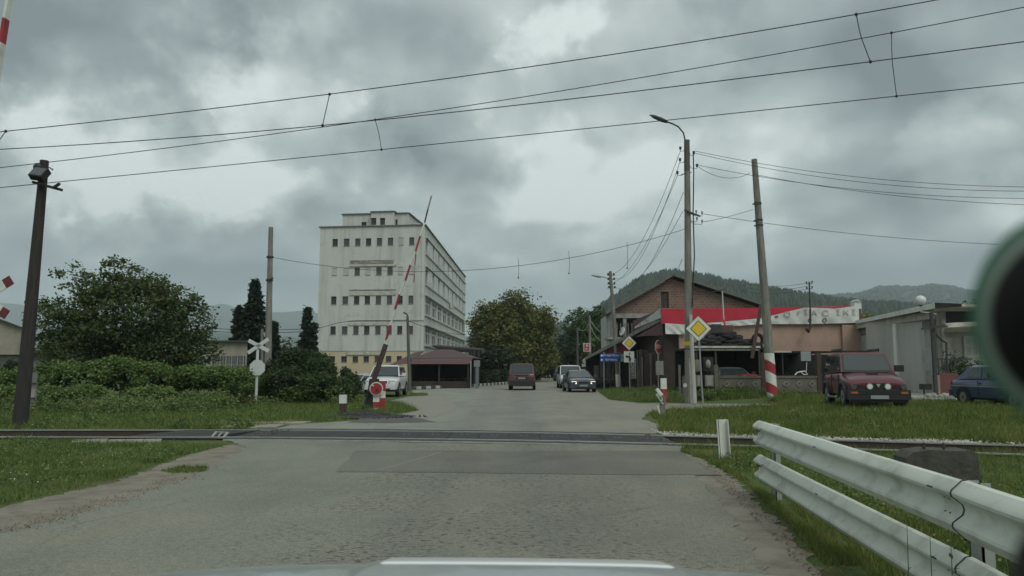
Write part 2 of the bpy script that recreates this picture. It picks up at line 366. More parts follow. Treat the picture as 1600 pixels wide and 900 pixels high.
FACE = Matrix.Rotation(math.pi / 2, 4, 'X')       # text standing upright, facing the camera side (-Y)
def sag(p, q, s, n=16):
    p, q = Vector(p), Vector(q)
    return [p.lerp(q, i / n) - Vector((0, 0, 4 * s * (i / n) * (1 - i / n))) for i in range(n + 1)]

# ------------------------------------------------------------------ foliage helpers
def leafcloud(name, m, parent, blobs, n, size, seed, clump=0.35, per=22, inner=0.45, flat=0.0, off=None, stuff=False, asp=0.6):
    r = np.random.RandomState(seed)
    B = np.array([b[:6] for b in blobs], float); wt = np.array([b[6] if len(b) > 6 else b[3] * b[4] * b[5] for b in blobs]); wt = wt / wt.sum()
    K = max(3, n // per); bi = r.choice(len(B), K, p=wt)
    d = r.normal(size=(K, 3)); d /= np.linalg.norm(d, axis=1)[:, None]
    rr = inner + (1 - inner) * r.rand(K) ** 0.6
    cen = B[bi, :3] + d * B[bi, 3:6] * rr[:, None]
    ci = r.randint(0, K, n)
    sc = (0.6 + 0.9 * r.rand(K))[ci]
    p = cen[ci] + np.clip(r.normal(size=(n, 3)), -2, 2) * clump * sc[:, None] * np.array([1, 1, 0.6])
    p[:, 2] = np.maximum(p[:, 2], 0.02)
    a = r.normal(size=(n, 3)); a[:, 2] *= 0.6; a /= np.linalg.norm(a, axis=1)[:, None]
    nn = d[ci] * 0.6 + r.normal(size=(n, 3)) * 0.7 + np.array([0, 0, 0.5]); b = np.cross(nn, a); b /= np.linalg.norm(b, axis=1)[:, None] + 1e-9
    s = size * (0.55 + 0.9 * r.rand(n))[:, None]
    V_ = np.stack([p - a * s, p + b * s * asp, p + a * s, p - b * s * asp], 1).reshape(-1, 3)
    F_ = np.arange(n * 4).reshape(-1, 4)
    o = npmesh(name, V_, F_, m, parent, 4, off)
    return o
def grow(name, label, cat, base, top, wd, m, n, size, seed, lobes=7, trunk=0.25, group=None, dep=None, low=0.25, clump=0.4, bark=None, tops=None, inner=0.4):
    """a broadleaf tree: trunk, limbs and a crown of leaf clumps on uneven lobes"""
    r = random.Random(seed); base = Vector(base); H = top - base.z; dep = dep or wd
    t = thing(name, label, cat, base, 0, group)
    tr = MB(); cz = base.z + H * (low + 0.25)
    tr.tube([base, base + Vector((r.uniform(-.1, .1), 0, H * low * .6)), base + Vector((r.uniform(-.2, .2), 0, H * (low + .25))), base + Vector((r.uniform(-.3, .3), 0, H * 0.8))],
            [trunk * 1.3, trunk, trunk * .7, trunk * .15], 8, wob=.2)
    bl = []
    for i in range(lobes):
        a = 2 * math.pi * i / lobes + r.uniform(-.4, .4); rr = r.uniform(0.35, 0.62)
        c = base + Vector((math.cos(a) * wd / 2 * rr, math.sin(a) * dep / 2 * rr, H * r.uniform(low + 0.15, 0.72)))
        s = r.uniform(0.24, 0.36)
        bl.append((c.x, c.y, c.z, wd * s, dep * s, H * s * 0.75))
        tr.tube([base + Vector((0, 0, H * (low * .7 + .1 * r.random()))), base.lerp(c, .6) + Vector((0, 0, H * .12)), c], [trunk * .5, trunk * .3, trunk * .08], 6, wob=.2)
    bl.append((base.x, base.y, base.z + H * 0.60, wd * .34, dep * .34, H * .30))
    bl.append((base.x + r.uniform(-.1, .1) * wd, base.y, base.z + H * 0.82, wd * .2, dep * .2, H * .18))
    for q in (tops or []): bl.append(q)
    tr.build('trunk', bark or BARK, t, smooth=True, ang=60)
    leafcloud('crown', m, t, bl, n, size, seed, clump, inner=inner)
    return t
BARK = mat('bark', (0.075, 0.062, 0.05), (0.04, 0.034, 0.028), 8, 0.95, 0.7, 20, st=(3, 3, .6))
LF_DK = leafmat('leaves_dark', [(0.022, 0.042, 0.018), (0.044, 0.075, 0.027), (0.077, 0.117, 0.040)])
LF_MD = leafmat('leaves_mid', [(0.032, 0.060, 0.021), (0.060, 0.110, 0.034), (0.115, 0.174, 0.052)])
LF_AU = leafmat('leaves_autumn', [(0.054, 0.081, 0.026), (0.097, 0.123, 0.036), (0.155, 0.165, 0.046), (0.223, 0.193, 0.055)], sc=0.3)
LF_CN = leafmat('needles', [(0.014, 0.027, 0.017), (0.026, 0.048, 0.026), (0.048, 0.073, 0.036)])
LF_BR = leafmat('bramble_leaves', [(0.041, 0.073, 0.023), (0.075, 0.135, 0.038), (0.142, 0.215, 0.060), (0.199, 0.238, 0.089)], sc=0.5)
LF_WL = leafmat('willow_leaves', [(0.06, 0.075, 0.035), (0.11, 0.13, 0.06), (0.16, 0.17, 0.09)])
LF_FAR = leafmat('distant_foliage', [(0.016, 0.032, 0.015), (0.028, 0.05, 0.02), (0.05, 0.075, 0.028)], sc=0.02)
GR_A = leafmat('grass_blades', [(0.059, 0.099, 0.022), (0.110, 0.162, 0.037), (0.174, 0.220, 0.054), (0.279, 0.243, 0.109)], sc=0.9, trans=0.35)
GR_B = leafmat('grass_blades_lush', [(0.056, 0.095, 0.022), (0.105, 0.167, 0.038), (0.174, 0.225, 0.068), (0.220, 0.225, 0.094)], sc=1.2, trans=0.35)

# ------------------------------------------------------------------ ground
def groundmat():
    m, n, l, b = new_mat('ground_soil_and_grass')
    v = mapping(n, l)
    g = ramp(n, l, tnoise(n, l, v, 0.6, 8, 0.65), [(0.3, (0.05, 0.085, 0.026)), (0.5, (0.085, 0.125, 0.04)), (0.7, (0.125, 0.135, 0.06))])
    d = ramp(n, l, tnoise(n, l, v, 9, 6, 0.7), [(0.35, (0.11, 0.088, 0.06)), (0.7, (0.19, 0.155, 0.11))])
    f = ramp(n, l, tnoise(n, l, v, 1.9, 8, 0.7), [(0.56, (0, 0, 0)), (0.66, (0.8,) * 3)])
    c = mixc(n, l, f, g, d)
    c = mixc(n, l, 0.6, c, ramp(n, l, tnoise(n, l, v, 45, 3), [(0.3, (0.5,) * 3), (0.7, (1.3,) * 3)]), 'MULTIPLY')
    l.new(c, b.inputs['Base Color']); b.inputs['Roughness'].default_value = 0.95; b.inputs['Specular IOR Level'].default_value = 0.15
    bumpn(n, l, b, tnoise(n, l, v, 12, 5), 0.8, 0.06); return m
def track_center(x):                       # y of the far rail's top at x
    P = [G(-400, 673.5), G(0, 672.5), G(300, 672.3), G(619, 673.6), G(1012, 680), G(1300, 688.3), G(1600, 697), G(2000, 708)]
    X = [p.x for p in P]; Y = [p.y for p in P]
    return float(np.interp(x, X, Y))
_tx = np.linspace(-45, 45, 91); _ty = np.array([track_center(v) for v in _tx])
_k = np.ones(7) / 7; _tys = np.convolve(np.pad(_ty, 3, mode='edge'), _k, 'valid')
def rail_far(x): return float(np.interp(x, _tx, _tys))
GAUGE = 1.98
def inrail(x, y): return y - rail_far(x)
CROSS = (-6.2, 3.35)                        # the paved crossing between these x
def gz(x, y):
    h = hgt(x, y) - 0.02
    d = inrail(x, y)
    if (x < -5.9 or x > 3.3): 
        t = sm((d + GAUGE + 0.35) / 0.25) * (1 - sm((d - 0.12) / 0.25))
        h -= 0.16 * t                       # trench of the track either side of the crossing
    return h
xs = np.concatenate([[-8500, -1500, -400, -150, -80], np.arange(-45, 45.01, 0.5), [80, 150, 400, 1500, 8500]])
ys = np.concatenate([[-60, -20], np.arange(-4, 12, 1.0), np.arange(12, 22, 0.25), np.arange(22, 62, 1.0), [80, 120, 200, 500, 1500, 4000, 7500]])
VV = np.array([(x, y, gz(x, y)) for y in ys for x in xs]); nx = len(xs)
FF = np.array([(j * nx + i, j * nx + i + 1, (j + 1) * nx + i + 1, (j + 1) * nx + i) for j in range(len(ys) - 1) for i in range(nx - 1)])
GMAT = groundmat()
tag(npmesh('ground', VV, FF, GMAT, smooth=True), kind='structure')

def rough_poly(pts, amp, step, seed, keep=()):
    r = random.Random(seed); o = []
    n = len(pts)
    for i in range(n):
        a, b = Vector(pts[i]), Vector(pts[(i + 1) % n]); k = max(1, int((b - a).length / step)) if i not in keep else 1
        nrm = Vector((-(b - a).y, (b - a).x, 0)).normalized()
        for j in range(k):
            p = a.lerp(b, j / k)
            if 0 < j and i not in keep: p += nrm * r.uniform(-amp, amp)
            o.append(p)
    return o
def sheet(name, pts, z, m, amp=0.0, step=0.4, seed=1, keep=(), kind='structure'):
    P = [Vector((p[0], p[1], z)) for p in pts]
    if amp: P = rough_poly(P, amp, step, seed, keep)
    b = MB(); b.add(P, [tuple(range(len(P)))])
    o = b.build(name, m)
    if o.data.polygons[0].normal.z < 0: o.data.flip_normals()
    if kind: tag(o, kind=kind)
    return o
DIRT = mat('dirt', (0.17, 0.155, 0.12), (0.245, 0.225, 0.18), 2.2, 0.95, 0.8, 25, dirt=(0.10, 0.075, 0.05), dsc=3, damt=0.7)
def g2(px, py): p = G(px, py); return (p.x, p.y)
# dirt shoulders either side of the near road
sheet('dirt_shoulder', [g2(-400, 1050), g2(-200, 850), (g2(0, 792)), g2(67, 777), g2(180, 752), g2(247, 727), g2(283, 713), g2(357, 694), g2(420, 690), g2(420, 760), g2(200, 850), g2(-100, 1050)], -0.012, DIRT, 0.06, 0.10, 3)
sheet('dirt_shoulder', [g2(980, 701), g2(1050, 702), g2(1095, 716), g2(1150, 748), g2(1190, 790), g2(1260, 860), g2(1340, 960), g2(1450, 1150), g2(900, 1150), g2(900, 760)], -0.011, DIRT, 0.055, 0.09, 4)
# near road
sheet('near_road', [g2(-420, 1200), g2(-180, 905), g2(0, 834), g2(83, 813), g2(187, 782), g2(277, 752), g2(333, 729), g2(385, 700), (CROSS[0] + 0.1, rail_far(-6) - GAUGE - 0.45), (CROSS[1], rail_far(3.3) - GAUGE - 0.45), g2(1056, 712), g2(1105, 760), g2(1160, 830), g2(1212, 920), g2(1400, 1300)], -0.004, ASPH, 0.05, 0.12, 5)
SCR = mat('scratch_pale', (.30, .30, .27), (.24, .24, .21), 8, .9)
for q0, q1 in (((592, 735), (640, 722)), ((640, 722), (672, 712)), ((672, 712), (690, 706))):
    a, b = Vector((*g2(*q0), .0032)), Vector((*g2(*q1), .0032)); tag(MB().beam(a, b, .022, .002).build('road_scratch', SCR), kind='structure')
sheet('asphalt_patch', [g2(525, 737), g2(556, 704), g2(1060, 704.5), g2(1128, 742), g2(930, 741), g2(742, 738.5)], 0.0, PATCH, 0.025, 0.3, 6)
# road beyond the crossing
fr = [(CROSS[0] + 0.1, rail_far(-6) + 0.6), g2(470, 662), g2(560, 657), g2(620, 648), g2(655, 641), g2(625, 630), g2(610, 626), g2(650, 617), g2(642, 609.5), g2(700, 606.5), g2(795, 600.5), g2(850, 590), g2(860, 584), g2(868, 584),
      g2(884, 590), g2(925, 603), g2(936, 613), g2(952, 624), g2(1002, 630), (9.8, 34.0), (11.3, 34.2), (11.3, 30), (10.5, 29.0), g2(1085, 641), g2(1040, 642), g2(1008, 648), g2(1003, 655), g2(1035, 664), (CROSS[1], rail_far(3.3) + 0.6)]
sheet('far_road', fr, -0.003, ASPH2, 0.06, 0.5, 8)
sheet('dusty_verge', [g2(560, 656), g2(625, 649), g2(655, 642), g2(628, 631), g2(655, 618), g2(690, 616), g2(720, 640), g2(660, 656)], 0.001, mat('dusty_asphalt', (0.25, 0.245, 0.205), (0.21, 0.21, 0.18), 2, 0.95, 0.5, 40), 0.1, 0.4, 11)
# gravelly yard beside the parked cars
yard = MB(); P = [(15.2, 30.5), (17.2, 29.6), (26, 32), (26, 44), (20, 48), (14.5, 44)]
yard.add([(x, y, 0.265) for x, y in P], [(0, 1, 2, 3, 4)])
tag(yard.build('concrete_yard', CONC), kind='structure')

# ------------------------------------------------------------------ railway
RAILM = mat('rail_top_steel', (0.66, 0.67, 0.66), (0.55, 0.55, 0.53), 6, 0.3, metal=0.8)
RAILS = mat('rail_side_rust', (0.07, 0.05, 0.04), (0.045, 0.035, 0.03), 8, 0.9, 0.3, 30)
for k, dy in enumerate((0.0, -GAUGE)):
    t = thing('rail', ['far steel rail with a bright worn top, running across the road', 'near steel rail, half sunk beside the dark crossing panels'][k], 'rail', (0, rail_far(0) + dy, 0))
    X = np.arange(-44, 44.1, 0.5)
    hd, wb = MB(), MB()
    for a, b in zip(X[:-1], X[1:]):
        pa, pb = Vector((a, rail_far(a) + dy, 0.0)), Vector((b, rail_far(b) + dy, 0.0))
        hd.beam(pa + Vector((0, 0, 0.008)), pb + Vector((0, 0, 0.008)), 0.07, 0.028)
        wb.beam(pa + Vector((0, 0, -0.075)), pb + Vector((0, 0, -0.075)), 0.028, 0.13)
        wb.beam(pa + Vector((0, 0, -0.145)), pb + Vector((0, 0, -0.145)), 0.14, 0.02)
    wb.build('rail_web', RAILS, t); hd.build('rail_head', RAILM, t)
SLP = mat('sleeper_wood', (0.06, 0.05, 0.042), (0.035, 0.03, 0.026), 6, 0.95, 0.5, 20)
sl = thing('track_bed', 'row of dark wooden sleepers under the rails beside the crossing', 'railway track', (0, rail_far(0) - 1, -0.17))
for x in np.arange(-24, 24, 0.72):
    if CROSS[0] - .2 < x < CROSS[1] + .2: continue
    y = rail_far(x); MB().box(x - .11, x + .11, y - GAUGE - .42, y + .42, -0.24, -0.156).build('sleeper', SLP, sl)
# crossing panels
PAN = mat('crossing_rubber', (0.038, 0.042, 0.041), (0.026, 0.029, 0.028), 3, 0.9, 0.3, 60, dirt=(0.065, 0.066, 0.06), dsc=1.4, damt=0.5)
PANH = mat('lifting_hole_plug', (0.28, 0.28, 0.26), (0.2, 0.2, 0.19), 8, 0.8)
lc = thing('level_crossing', 'dark rubber panel level crossing laid between the rails across the road', 'level crossing', (-1.4, rail_far(-1.4) - 1, 0))
def sl_panel(x0, x1, d0, d1, z):
    a, b = rail_far(x0), rail_far(x1); g = 0.006
    t = MB(); x0 += g; x1 -= g
    t.prism([(x0, a + d0, -0.1), (x1, b + d0, -0.1), (x1, b + d1, -0.1), (x0, a + d1, -0.1)], (0, 0, z + 0.1)); return t
NP = 14
for i in range(NP):
    x0 = CROSS[0] + (CROSS[1] - CROSS[0]) * i / NP; x1 = CROSS[0] + (CROSS[1] - CROSS[0]) * (i + 1) / NP
    s0 = 0.55 * max(0, (1 - i / 1.0)) 
    pn = sl_panel(x0, x1, -GAUGE + 0.12, -0.10, 0.008 + rnd.uniform(-.003, .003)).build('rubber_panel', PAN, lc)
    xm = (x0 + x1) / 2; ym = rail_far(xm) - GAUGE * 0.5
    if i >= 5:
        for q in (-.06, .06): MB().disc((xm + q, ym + .25, 0.0095), 0.028, (0, 0, 1), 0.006, 10).build('lifting_plug', PANH, pn)
    sl_panel(x0, x1, 0.05, 0.62, 0.004 + rnd.uniform(-.003, .003)).build('outer_panel', PAN, lc)
    sl_panel(x0, x1, -GAUGE - 0.40, -GAUGE - 0.055, 0.004 + rnd.uniform(-.003, .003)).build('outer_panel', PAN, lc)
ek = MB()
for i in range(NP):
    x0 = CROSS[0] + (CROSS[1] - CROSS[0]) * i / NP; x1 = CROSS[0] + (CROSS[1] - CROSS[0]) * (i + 1) / NP
    ek.beam((x0, rail_far(x0) - GAUGE - .43, -0.03), (x1, rail_far(x1) - GAUGE - .43, -0.03), 0.04, 0.075)
ek.build('edge_strip', mat('edge_concrete', (0.40, 0.40, 0.36), (0.28, 0.28, 0.25), 5, 0.9), lc)
# pedestrian crossing on the left
pc = thing('footpath_crossing', 'dark rubber footpath panel over the rails left of the road', 'path', (*g2(270, 680), 0))
for q in range(3):
    x0 = G(215, 680).x + q * 0.62; MB().prism([(x0 + .0, rail_far(x0) - GAUGE + .10, -.08), (x0 + .60, rail_far(x0) - GAUGE + .10, -.08), (x0 + 1.15, rail_far(x0) - .1, -.08), (x0 + .55, rail_far(x0) - .1, -.08)], (0, 0, .10)).build('path_panel', PAN, pc)
SLAB = mat('paving_slab', (0.31, 0.30, 0.255), (0.23, 0.22, 0.185), 3, 0.9, 0.4, 40, dirt=(0.16, 0.13, 0.09), dsc=2)
ps = thing('paving_slabs', 'broken pale paving slabs of a footpath behind the rails', 'paving', (*g2(400, 663), 0))
for i, (a, b) in enumerate([(345, 372), (374, 402), (404, 430), (432, 458)]):
    for j, (c, d) in enumerate([(668.5, 663.5), (663.2, 659.5)]):
        if (i, j) in ((3, 0),): continue
        z = rnd.uniform(-.01, .03); MB().prism([(*g2(a + j * 12, c), -.05), (*g2(b + j * 12, c), -.05), (*g2(b + 16 + j * 12, d), -.05), (*g2(a + 16 + j * 12, d), -.05)], (0, 0, .06 + z)).build('slab', SLAB, ps)
ps = thing('paving_slabs', 'pale concrete slabs edging the near rail beside the grass', 'paving', (*g2(180, 689), 0))
for i in range(5):
    a = 112 + i * 28; MB().prism([(*g2(a, 691.5), -.05), (*g2(a + 27, 691), -.05), (*g2(a + 29, 686.5), -.05), (*g2(a + 2, 687), -.05)], (0, 0, .055 + rnd.uniform(0, .015))).build('slab', SLAB, ps)
FRAMEGREY = mat('dirty_white', (.30, .31, .29), (.3, .3, .28), 8, .8)
t = thing('broken_frame', 'broken white metal frame lying beside the near rail', 'debris', (*g2(345, 680), 0))
fb = MB(); q = [Vector((*g2(331, 683.5), 0.0)), Vector((*g2(349, 684.5), 0.01)), Vector((*g2(356, 678), 0.03)), Vector((*g2(338, 677), 0.03))]
for i in range(4): fb.beam(q[i], q[(i + 1) % 4], 0.05, 0.03)
fb.beam(q[0].lerp(q[1], .5), q[3].lerp(q[2], .5), 0.03, 0.02); fb.build('frame', FRAMEGREY, t)
# ballast stones near the track on the right, and black asphalt rubble on the left
def stones(name, m, cen, n, spread, size, seed, label, zfun=gz, cat='stones'):
    r = np.random.RandomState(seed); P = []
    V_, F_ = [], []
    for i in range(n):
        x, y = cen(r); s = size * (0.5 + r.rand()); z = zfun(x, y) + s * .3
        base = np.array([(1, 0, 0), (-1, 0, 0), (0, 1, 0), (0, -1, 0), (0, 0, .7), (0, 0, -.7)]) * s * (0.7 + 0.6 * r.rand(6, 1))
        a = r.rand() * 6.28; R = np.array([[math.cos(a), -math.sin(a), 0], [math.sin(a), math.cos(a), 0], [0, 0, 1]])
        V_.append(base @ R.T + [x, y, z]); k = i * 6
        F_ += [(k + 4, k, k + 2), (k + 4, k + 2, k + 1), (k + 4, k + 1, k + 3), (k + 4, k + 3, k), (k + 5, k + 2, k), (k + 5, k + 1, k + 2), (k + 5, k + 3, k + 1), (k + 5, k, k + 3)]
    o = npmesh(name, np.concatenate(V_), F_, m, None, 3)
    return tag(o, label, cat, kind='stuff')
STN = leafmat('pale_ballast', [(0.20, 0.19, 0.165), (0.36, 0.35, 0.31), (0.52, 0.50, 0.45)], sc=1, trans=0)
def c1(r):
    x = [3.9, 5.6, 8.8, 6.6][r.randint(4)] + r.normal() * [.5, .7, 1.4, .5][r.randint(4)]; x = max(x, 3.5); return x, rail_far(x) + 0.30 + abs(r.normal()) * 0.5
stones('ballast', STN, c1, 2000, 0, 0.034, 3, 'pale ballast stones showing through the grass beside the far rail')
def c1b(r):
    x = r.choice([-1, 1]) * (r.rand() * 18 + 4.2) - 1.2; return x, rail_far(x) - GAUGE * r.rand() * 1.15 + .15
stones('ballast', leafmat('dark_ballast', [(0.04, 0.035, 0.03), (0.08, 0.07, 0.06), (0.13, 0.115, 0.10)], sc=1, trans=0), c1b, 3500, 0, 0.05, 5, 'dark dirty ballast stones lying between the rails')
RUB = leafmat('asphalt_rubble', [(0.018, 0.018, 0.018), (0.035, 0.034, 0.032), (0.08, 0.078, 0.07)], sc=1, trans=0)
pc0 = G(572, 651)
def c2(r):
    a, q = r.rand() * 6.28, abs(r.normal()) * 0.45; return pc0.x + math.cos(a) * q * 1.5, pc0.y + math.sin(a) * q * 0.95
def zc2(x, y):
    d = math.hypot((x - pc0.x) / 1.2, (y - pc0.y) / .8); return 0.16 * max(0, 1 - d)
stones('asphalt_rubble', RUB, c2, 1800, 0, 0.035, 6, 'heap of loose black asphalt crumbs at the roadside by the barrier', zc2, 'rubble')
mound = MB(); mv = []; 
for j in range(9):
    for i in range(24):
        a = 2 * math.pi * i / 24; q = j / 8; x = pc0.x + math.cos(a) * q * 1.5 * (1 + .15 * math.sin(3 * a)); y = pc0.y + math.sin(a) * q * .95
        mv.append((x, y, 0.14 * (1 - q) ** 1.0 + 0.003 + rnd.uniform(0, .012) * (q < 1)))
mf = [(j * 24 + i, j * 24 + (i + 1) % 24, (j + 1) * 24 + (i + 1) % 24, (j + 1) * 24 + i) for j in range(8) for i in range(24)]
mound.add(mv, mf); tag(mound.build('asphalt_heap', mat('heap_black', (0.03, 0.03, 0.029), (0.06, 0.058, 0.052), 12, 0.95, 0.9, 30), smooth=True, ang=80), kind='structure')
sheet('tar_spill', [g2(545, 660), g2(600, 661), g2(680, 659.5), g2(640, 650), g2(590, 646)], 0.0015, mat('tar', (0.075, 0.078, 0.075), (0.11, 0.11, 0.10), 4, 0.9, .5, 40), 0.06, 0.2, 9)
stones('gravel', leafmat('brown_gravel', [(0.10, 0.08, 0.06), (0.20, 0.16, 0.12), (0.30, 0.26, 0.2)], sc=2, trans=0),
       lambda r: (lambda p: (p.x + r.normal() * .12, p.y + r.normal() * .10))(G(*[(0, 830), (83, 811), (187, 780), (277, 750), (333, 727)][r.randint(5)]).lerp(G(*[(40, 822), (83, 811), (187, 780), (277, 750), (-90, 850)][r.randint(5)]), r.rand())), 700, 0, 0.007, 8, 'small brown gravel along the edge of the asphalt', lambda x, y: 0, 'gravel')

# ------------------------------------------------------------------ grass
def inpoly(P, xs, ys):
    c = np.zeros(len(xs), bool); n = len(P)
    for i in range(n):
        x1, y1 = P[i]; x2, y2 = P[(i + 1) % n]
        k = ((y1 > ys) != (y2 > ys)) & (xs < (x2 - x1) * (ys - y1) / (y2 - y1 + 1e-12) + x1); c ^= k
    return c
def grass(poly, n, h, wd, m, seed, label, patch=0.0, near=0.0, name='grass'):
    r = np.random.RandomState(seed); P = np.array(poly); lo, hi = P.min(0), P.max(0)
    x = lo[0] + (hi[0] - lo[0]) * r.rand(n * 4); y = lo[1] + (hi[1] - lo[1]) * r.rand(n * 4) ** (1 + near)
    ph = np.sin(x * 1.7 + seed) * np.sin(y * 2.3 + seed * 2) + 0.7 * np.sin(x * 4.1 + y * 1.3) * np.sin(y * 5.7 - x) + 0.6 * r.normal(size=len(x))
    k = inpoly(P, x, y) & (ph > -2 + patch * 2); x, y, ph = x[k][:n], y[k][:n], ph[k][:n]; n = len(x)
    z = np.array([gz(a, b) for a, b in zip(x, y)])
    a = r.rand(n) * 6.283; hh = h * (0.40 + 0.95 * r.rand(n) ** 1.5) * (1 + 0.4 * np.clip(ph, -1.5, 2)); ww = wd * (0.6 + 0.8 * r.rand(n))
    lx, ly = r.normal(size=n) * hh * .45, r.normal(size=n) * hh * .45
    p0 = np.stack([x - np.cos(a) * ww, y - np.sin(a) * ww, z - .01], 1); p1 = np.stack([x + np.cos(a) * ww, y + np.sin(a) * ww, z - .01], 1)
    p2 = np.stack([x + lx, y + ly, z + np.maximum(hh, .01)], 1)
    V_ = np.stack([p0, p1, p2], 1).reshape(-1, 3)
    return tag(npmesh(name, V_, np.arange(n * 3).reshape(-1, 3), m, None, 3), label, 'grass', kind='stuff')
trk = lambda x, d: (x, rail_far(x) + d)
grass([g2(-60, 800), g2(0, 788), g2(67, 773), g2(180, 747), g2(247, 724), g2(283, 712), g2(357, 694), g2(300, 693), trk(-9.5, -2.5), trk(-12, -2.3), trk(-17, -2.3), (-17, 9)], 90000, 0.065, 0.008, GR_B, 2, 'short lush grass with clover on the near left verge', -.1)
grass([trk(-30, .25), trk(-12, .25), trk(-7, .3), g2(400, 666), g2(455, 661), g2(540, 656), g2(600, 647), g2(655, 641), g2(630, 630), g2(575, 625), g2(550, 622), (-12, 33), (-30, 33)], 110000, 0.13, 0.012, GR_B, 3, 'long green grass between the far rail and the brambles', -.1)
grass([trk(-30, -2.3), trk(-30, -.1), trk(-11.0, -.2), trk(-12.0, -2.3)], 12000, 0.09, 0.010, GR_A, 4, 'weedy grass growing between the rails on the left')
grass([g2(640, 619.5), g2(668, 618), g2(668, 615), g2(640, 615)], 2500, 0.07, 0.02, GR_A, 14, 'thin grass tuft strip behind the white car wheels')
grass([trk(4.4, .8), trk(3.6, 1.6), g2(1030, 657), g2(1010, 648), g2(1045, 641), g2(1090, 640), (10.5, 28.8), (12.5, 31), (15, 31), (17, 29.4), (26, 31), (26, 18), trk(26, .45), trk(12, .8)], 170000, 0.15, 0.012, GR_A, 5, 'long rough grass on the raised verge before the parked cars', -.15)
grass([trk(3.4, .5), trk(4.4, .8), trk(12, .8), trk(26, .5), trk(26, .2), trk(3.4, .2)], 8000, 0.10, 0.010, GR_A, 6, 'sparse weeds among the ballast along the far rail', .2)
grass([trk(3.5, -.5), trk(8, -.35), trk(20, -.3), trk(20, -2.6), trk(3.3, -2.6)], 32000, 0.12, 0.009, GR_A, 7, 'weedy grass growing between the rails on the right', 0)
grass([trk(3.3, -2.4), trk(20, -2.4), (20, 2), (3.0, 1.5), (2.35, 2.5), (2.75, 5), (3.3, 8.5), g2(1160, 738), g2(1100, 712), g2(1062, 702)], 120000, 0.10, 0.007, GR_A, 8, 'grass behind and under the white guardrail', -.05, .2)
grass([g2(1062, 703), g2(1102, 717), g2(1160, 750), g2(1215, 800), g2(1290, 880), g2(1360, 880), g2(1235, 800), g2(1160, 742), g2(1095, 708)], 16000, 0.05, 0.006, GR_A, 9, 'sparse short grass along the edge of the right dirt shoulder', .25)
grass([g2(937, 614), g2(953, 624.5), g2(1002, 628.5), (9.3, 34.8), (11, 40), (9.5, 50), g2(1020, 611), g2(960, 607)], 34000, 0.16, 0.02, GR_B, 10, 'green grass island around the road signs and lamp posts', 0)
grass([(9.5, 35.0), (14, 36.3), (14, 37), (10, 40)], 9000, 0.22, 0.02, GR_B, 12, 'tall weeds at the foot of the concrete fence', 0)
grass([(11.2, 30.2), (15.2, 30.4), (14.8, 37.5), (11.2, 37)], 9000, 0.16, 0.014, GR_A, 15, 'grass between the side lane and the concrete yard')
grass([(2.25, 2.0), (2.45, 4.2), (2.85, 7.5), (3.3, 9.6), (4.2, 9.6), (4.0, 2.0)], 26000, 0.09, 0.006, GR_A, 16, 'grass directly below the guardrail beams')
grass([g2(250, 735), g2(280, 728), g2(325, 728), g2(322, 736), g2(270, 739)], 2500, 0.04, 0.007, GR_A, 13, 'small round grass tuft alone on the dirt shoulder')
# fallen brown leaves along the right dirt shoulder, clover flowers on the left verge
def litter(poly, n, s, m, seed, label, name, cat, zo=0.01, out=0.0):
    r = np.random.RandomState(seed); P = np.array(poly); lo, hi = P.min(0), P.max(0)
    x = lo[0] + (hi[0] - lo[0]) * r.rand(n * 4); y = lo[1] + (hi[1] - lo[1]) * r.rand(n * 4); k = inpoly(P, x, y); x, y = x[k][:n], y[k][:n]; n = len(x)
    z = np.array([max(gz(a, b), -.012) for a, b in zip(x, y)]) + zo + r.rand(n) * .01; a = r.rand(n) * 6.28; ss = s * (.5 + r.rand(n))
    u = np.stack([np.cos(a), np.sin(a), r.normal(size=n) * .3], 1) * ss[:, None]; v = np.stack([-np.sin(a), np.cos(a), r.normal(size=n) * .3], 1) * ss[:, None] * .6
    p = np.stack([x, y, z], 1); V_ = np.stack([p - u, p + v, p + u, p - v], 1).reshape(-1, 3)
    return tag(npmesh(name, V_, np.arange(n * 4).reshape(-1, 4), m, None, 4), label, cat, kind='stuff')
LIT = leafmat('dead_leaves', [(0.07, 0.04, 0.022), (0.15, 0.085, 0.045), (0.26, 0.17, 0.09)], sc=2, trans=0.1)
litter([g2(1085, 716), g2(1150, 742), g2(1215, 790), g2(1290, 850), g2(1380, 930), g2(1290, 930), g2(1200, 830), g2(1120, 752)], 1500, 0.011, LIT, 3, 'small brown fallen leaves scattered along the right shoulder', 'fallen_leaves', 'leaves', 0.008)
litter([g2(0, 795), g2(180, 755), g2(250, 730), g2(255, 722), g2(170, 742), g2(0, 780)], 700, 0.009, LIT, 5, 'brown dead leaves at the edge of the left grass', 'fallen_leaves', 'leaves', 0.012)
litter([g2(0, 780), g2(180, 740), g2(300, 705), g2(200, 700), g2(0, 725)], 260, 0.008, WHITEC, 4, 'tiny white clover flowers dotted in the left grass', 'clover_flowers', 'flowers', 0.06)

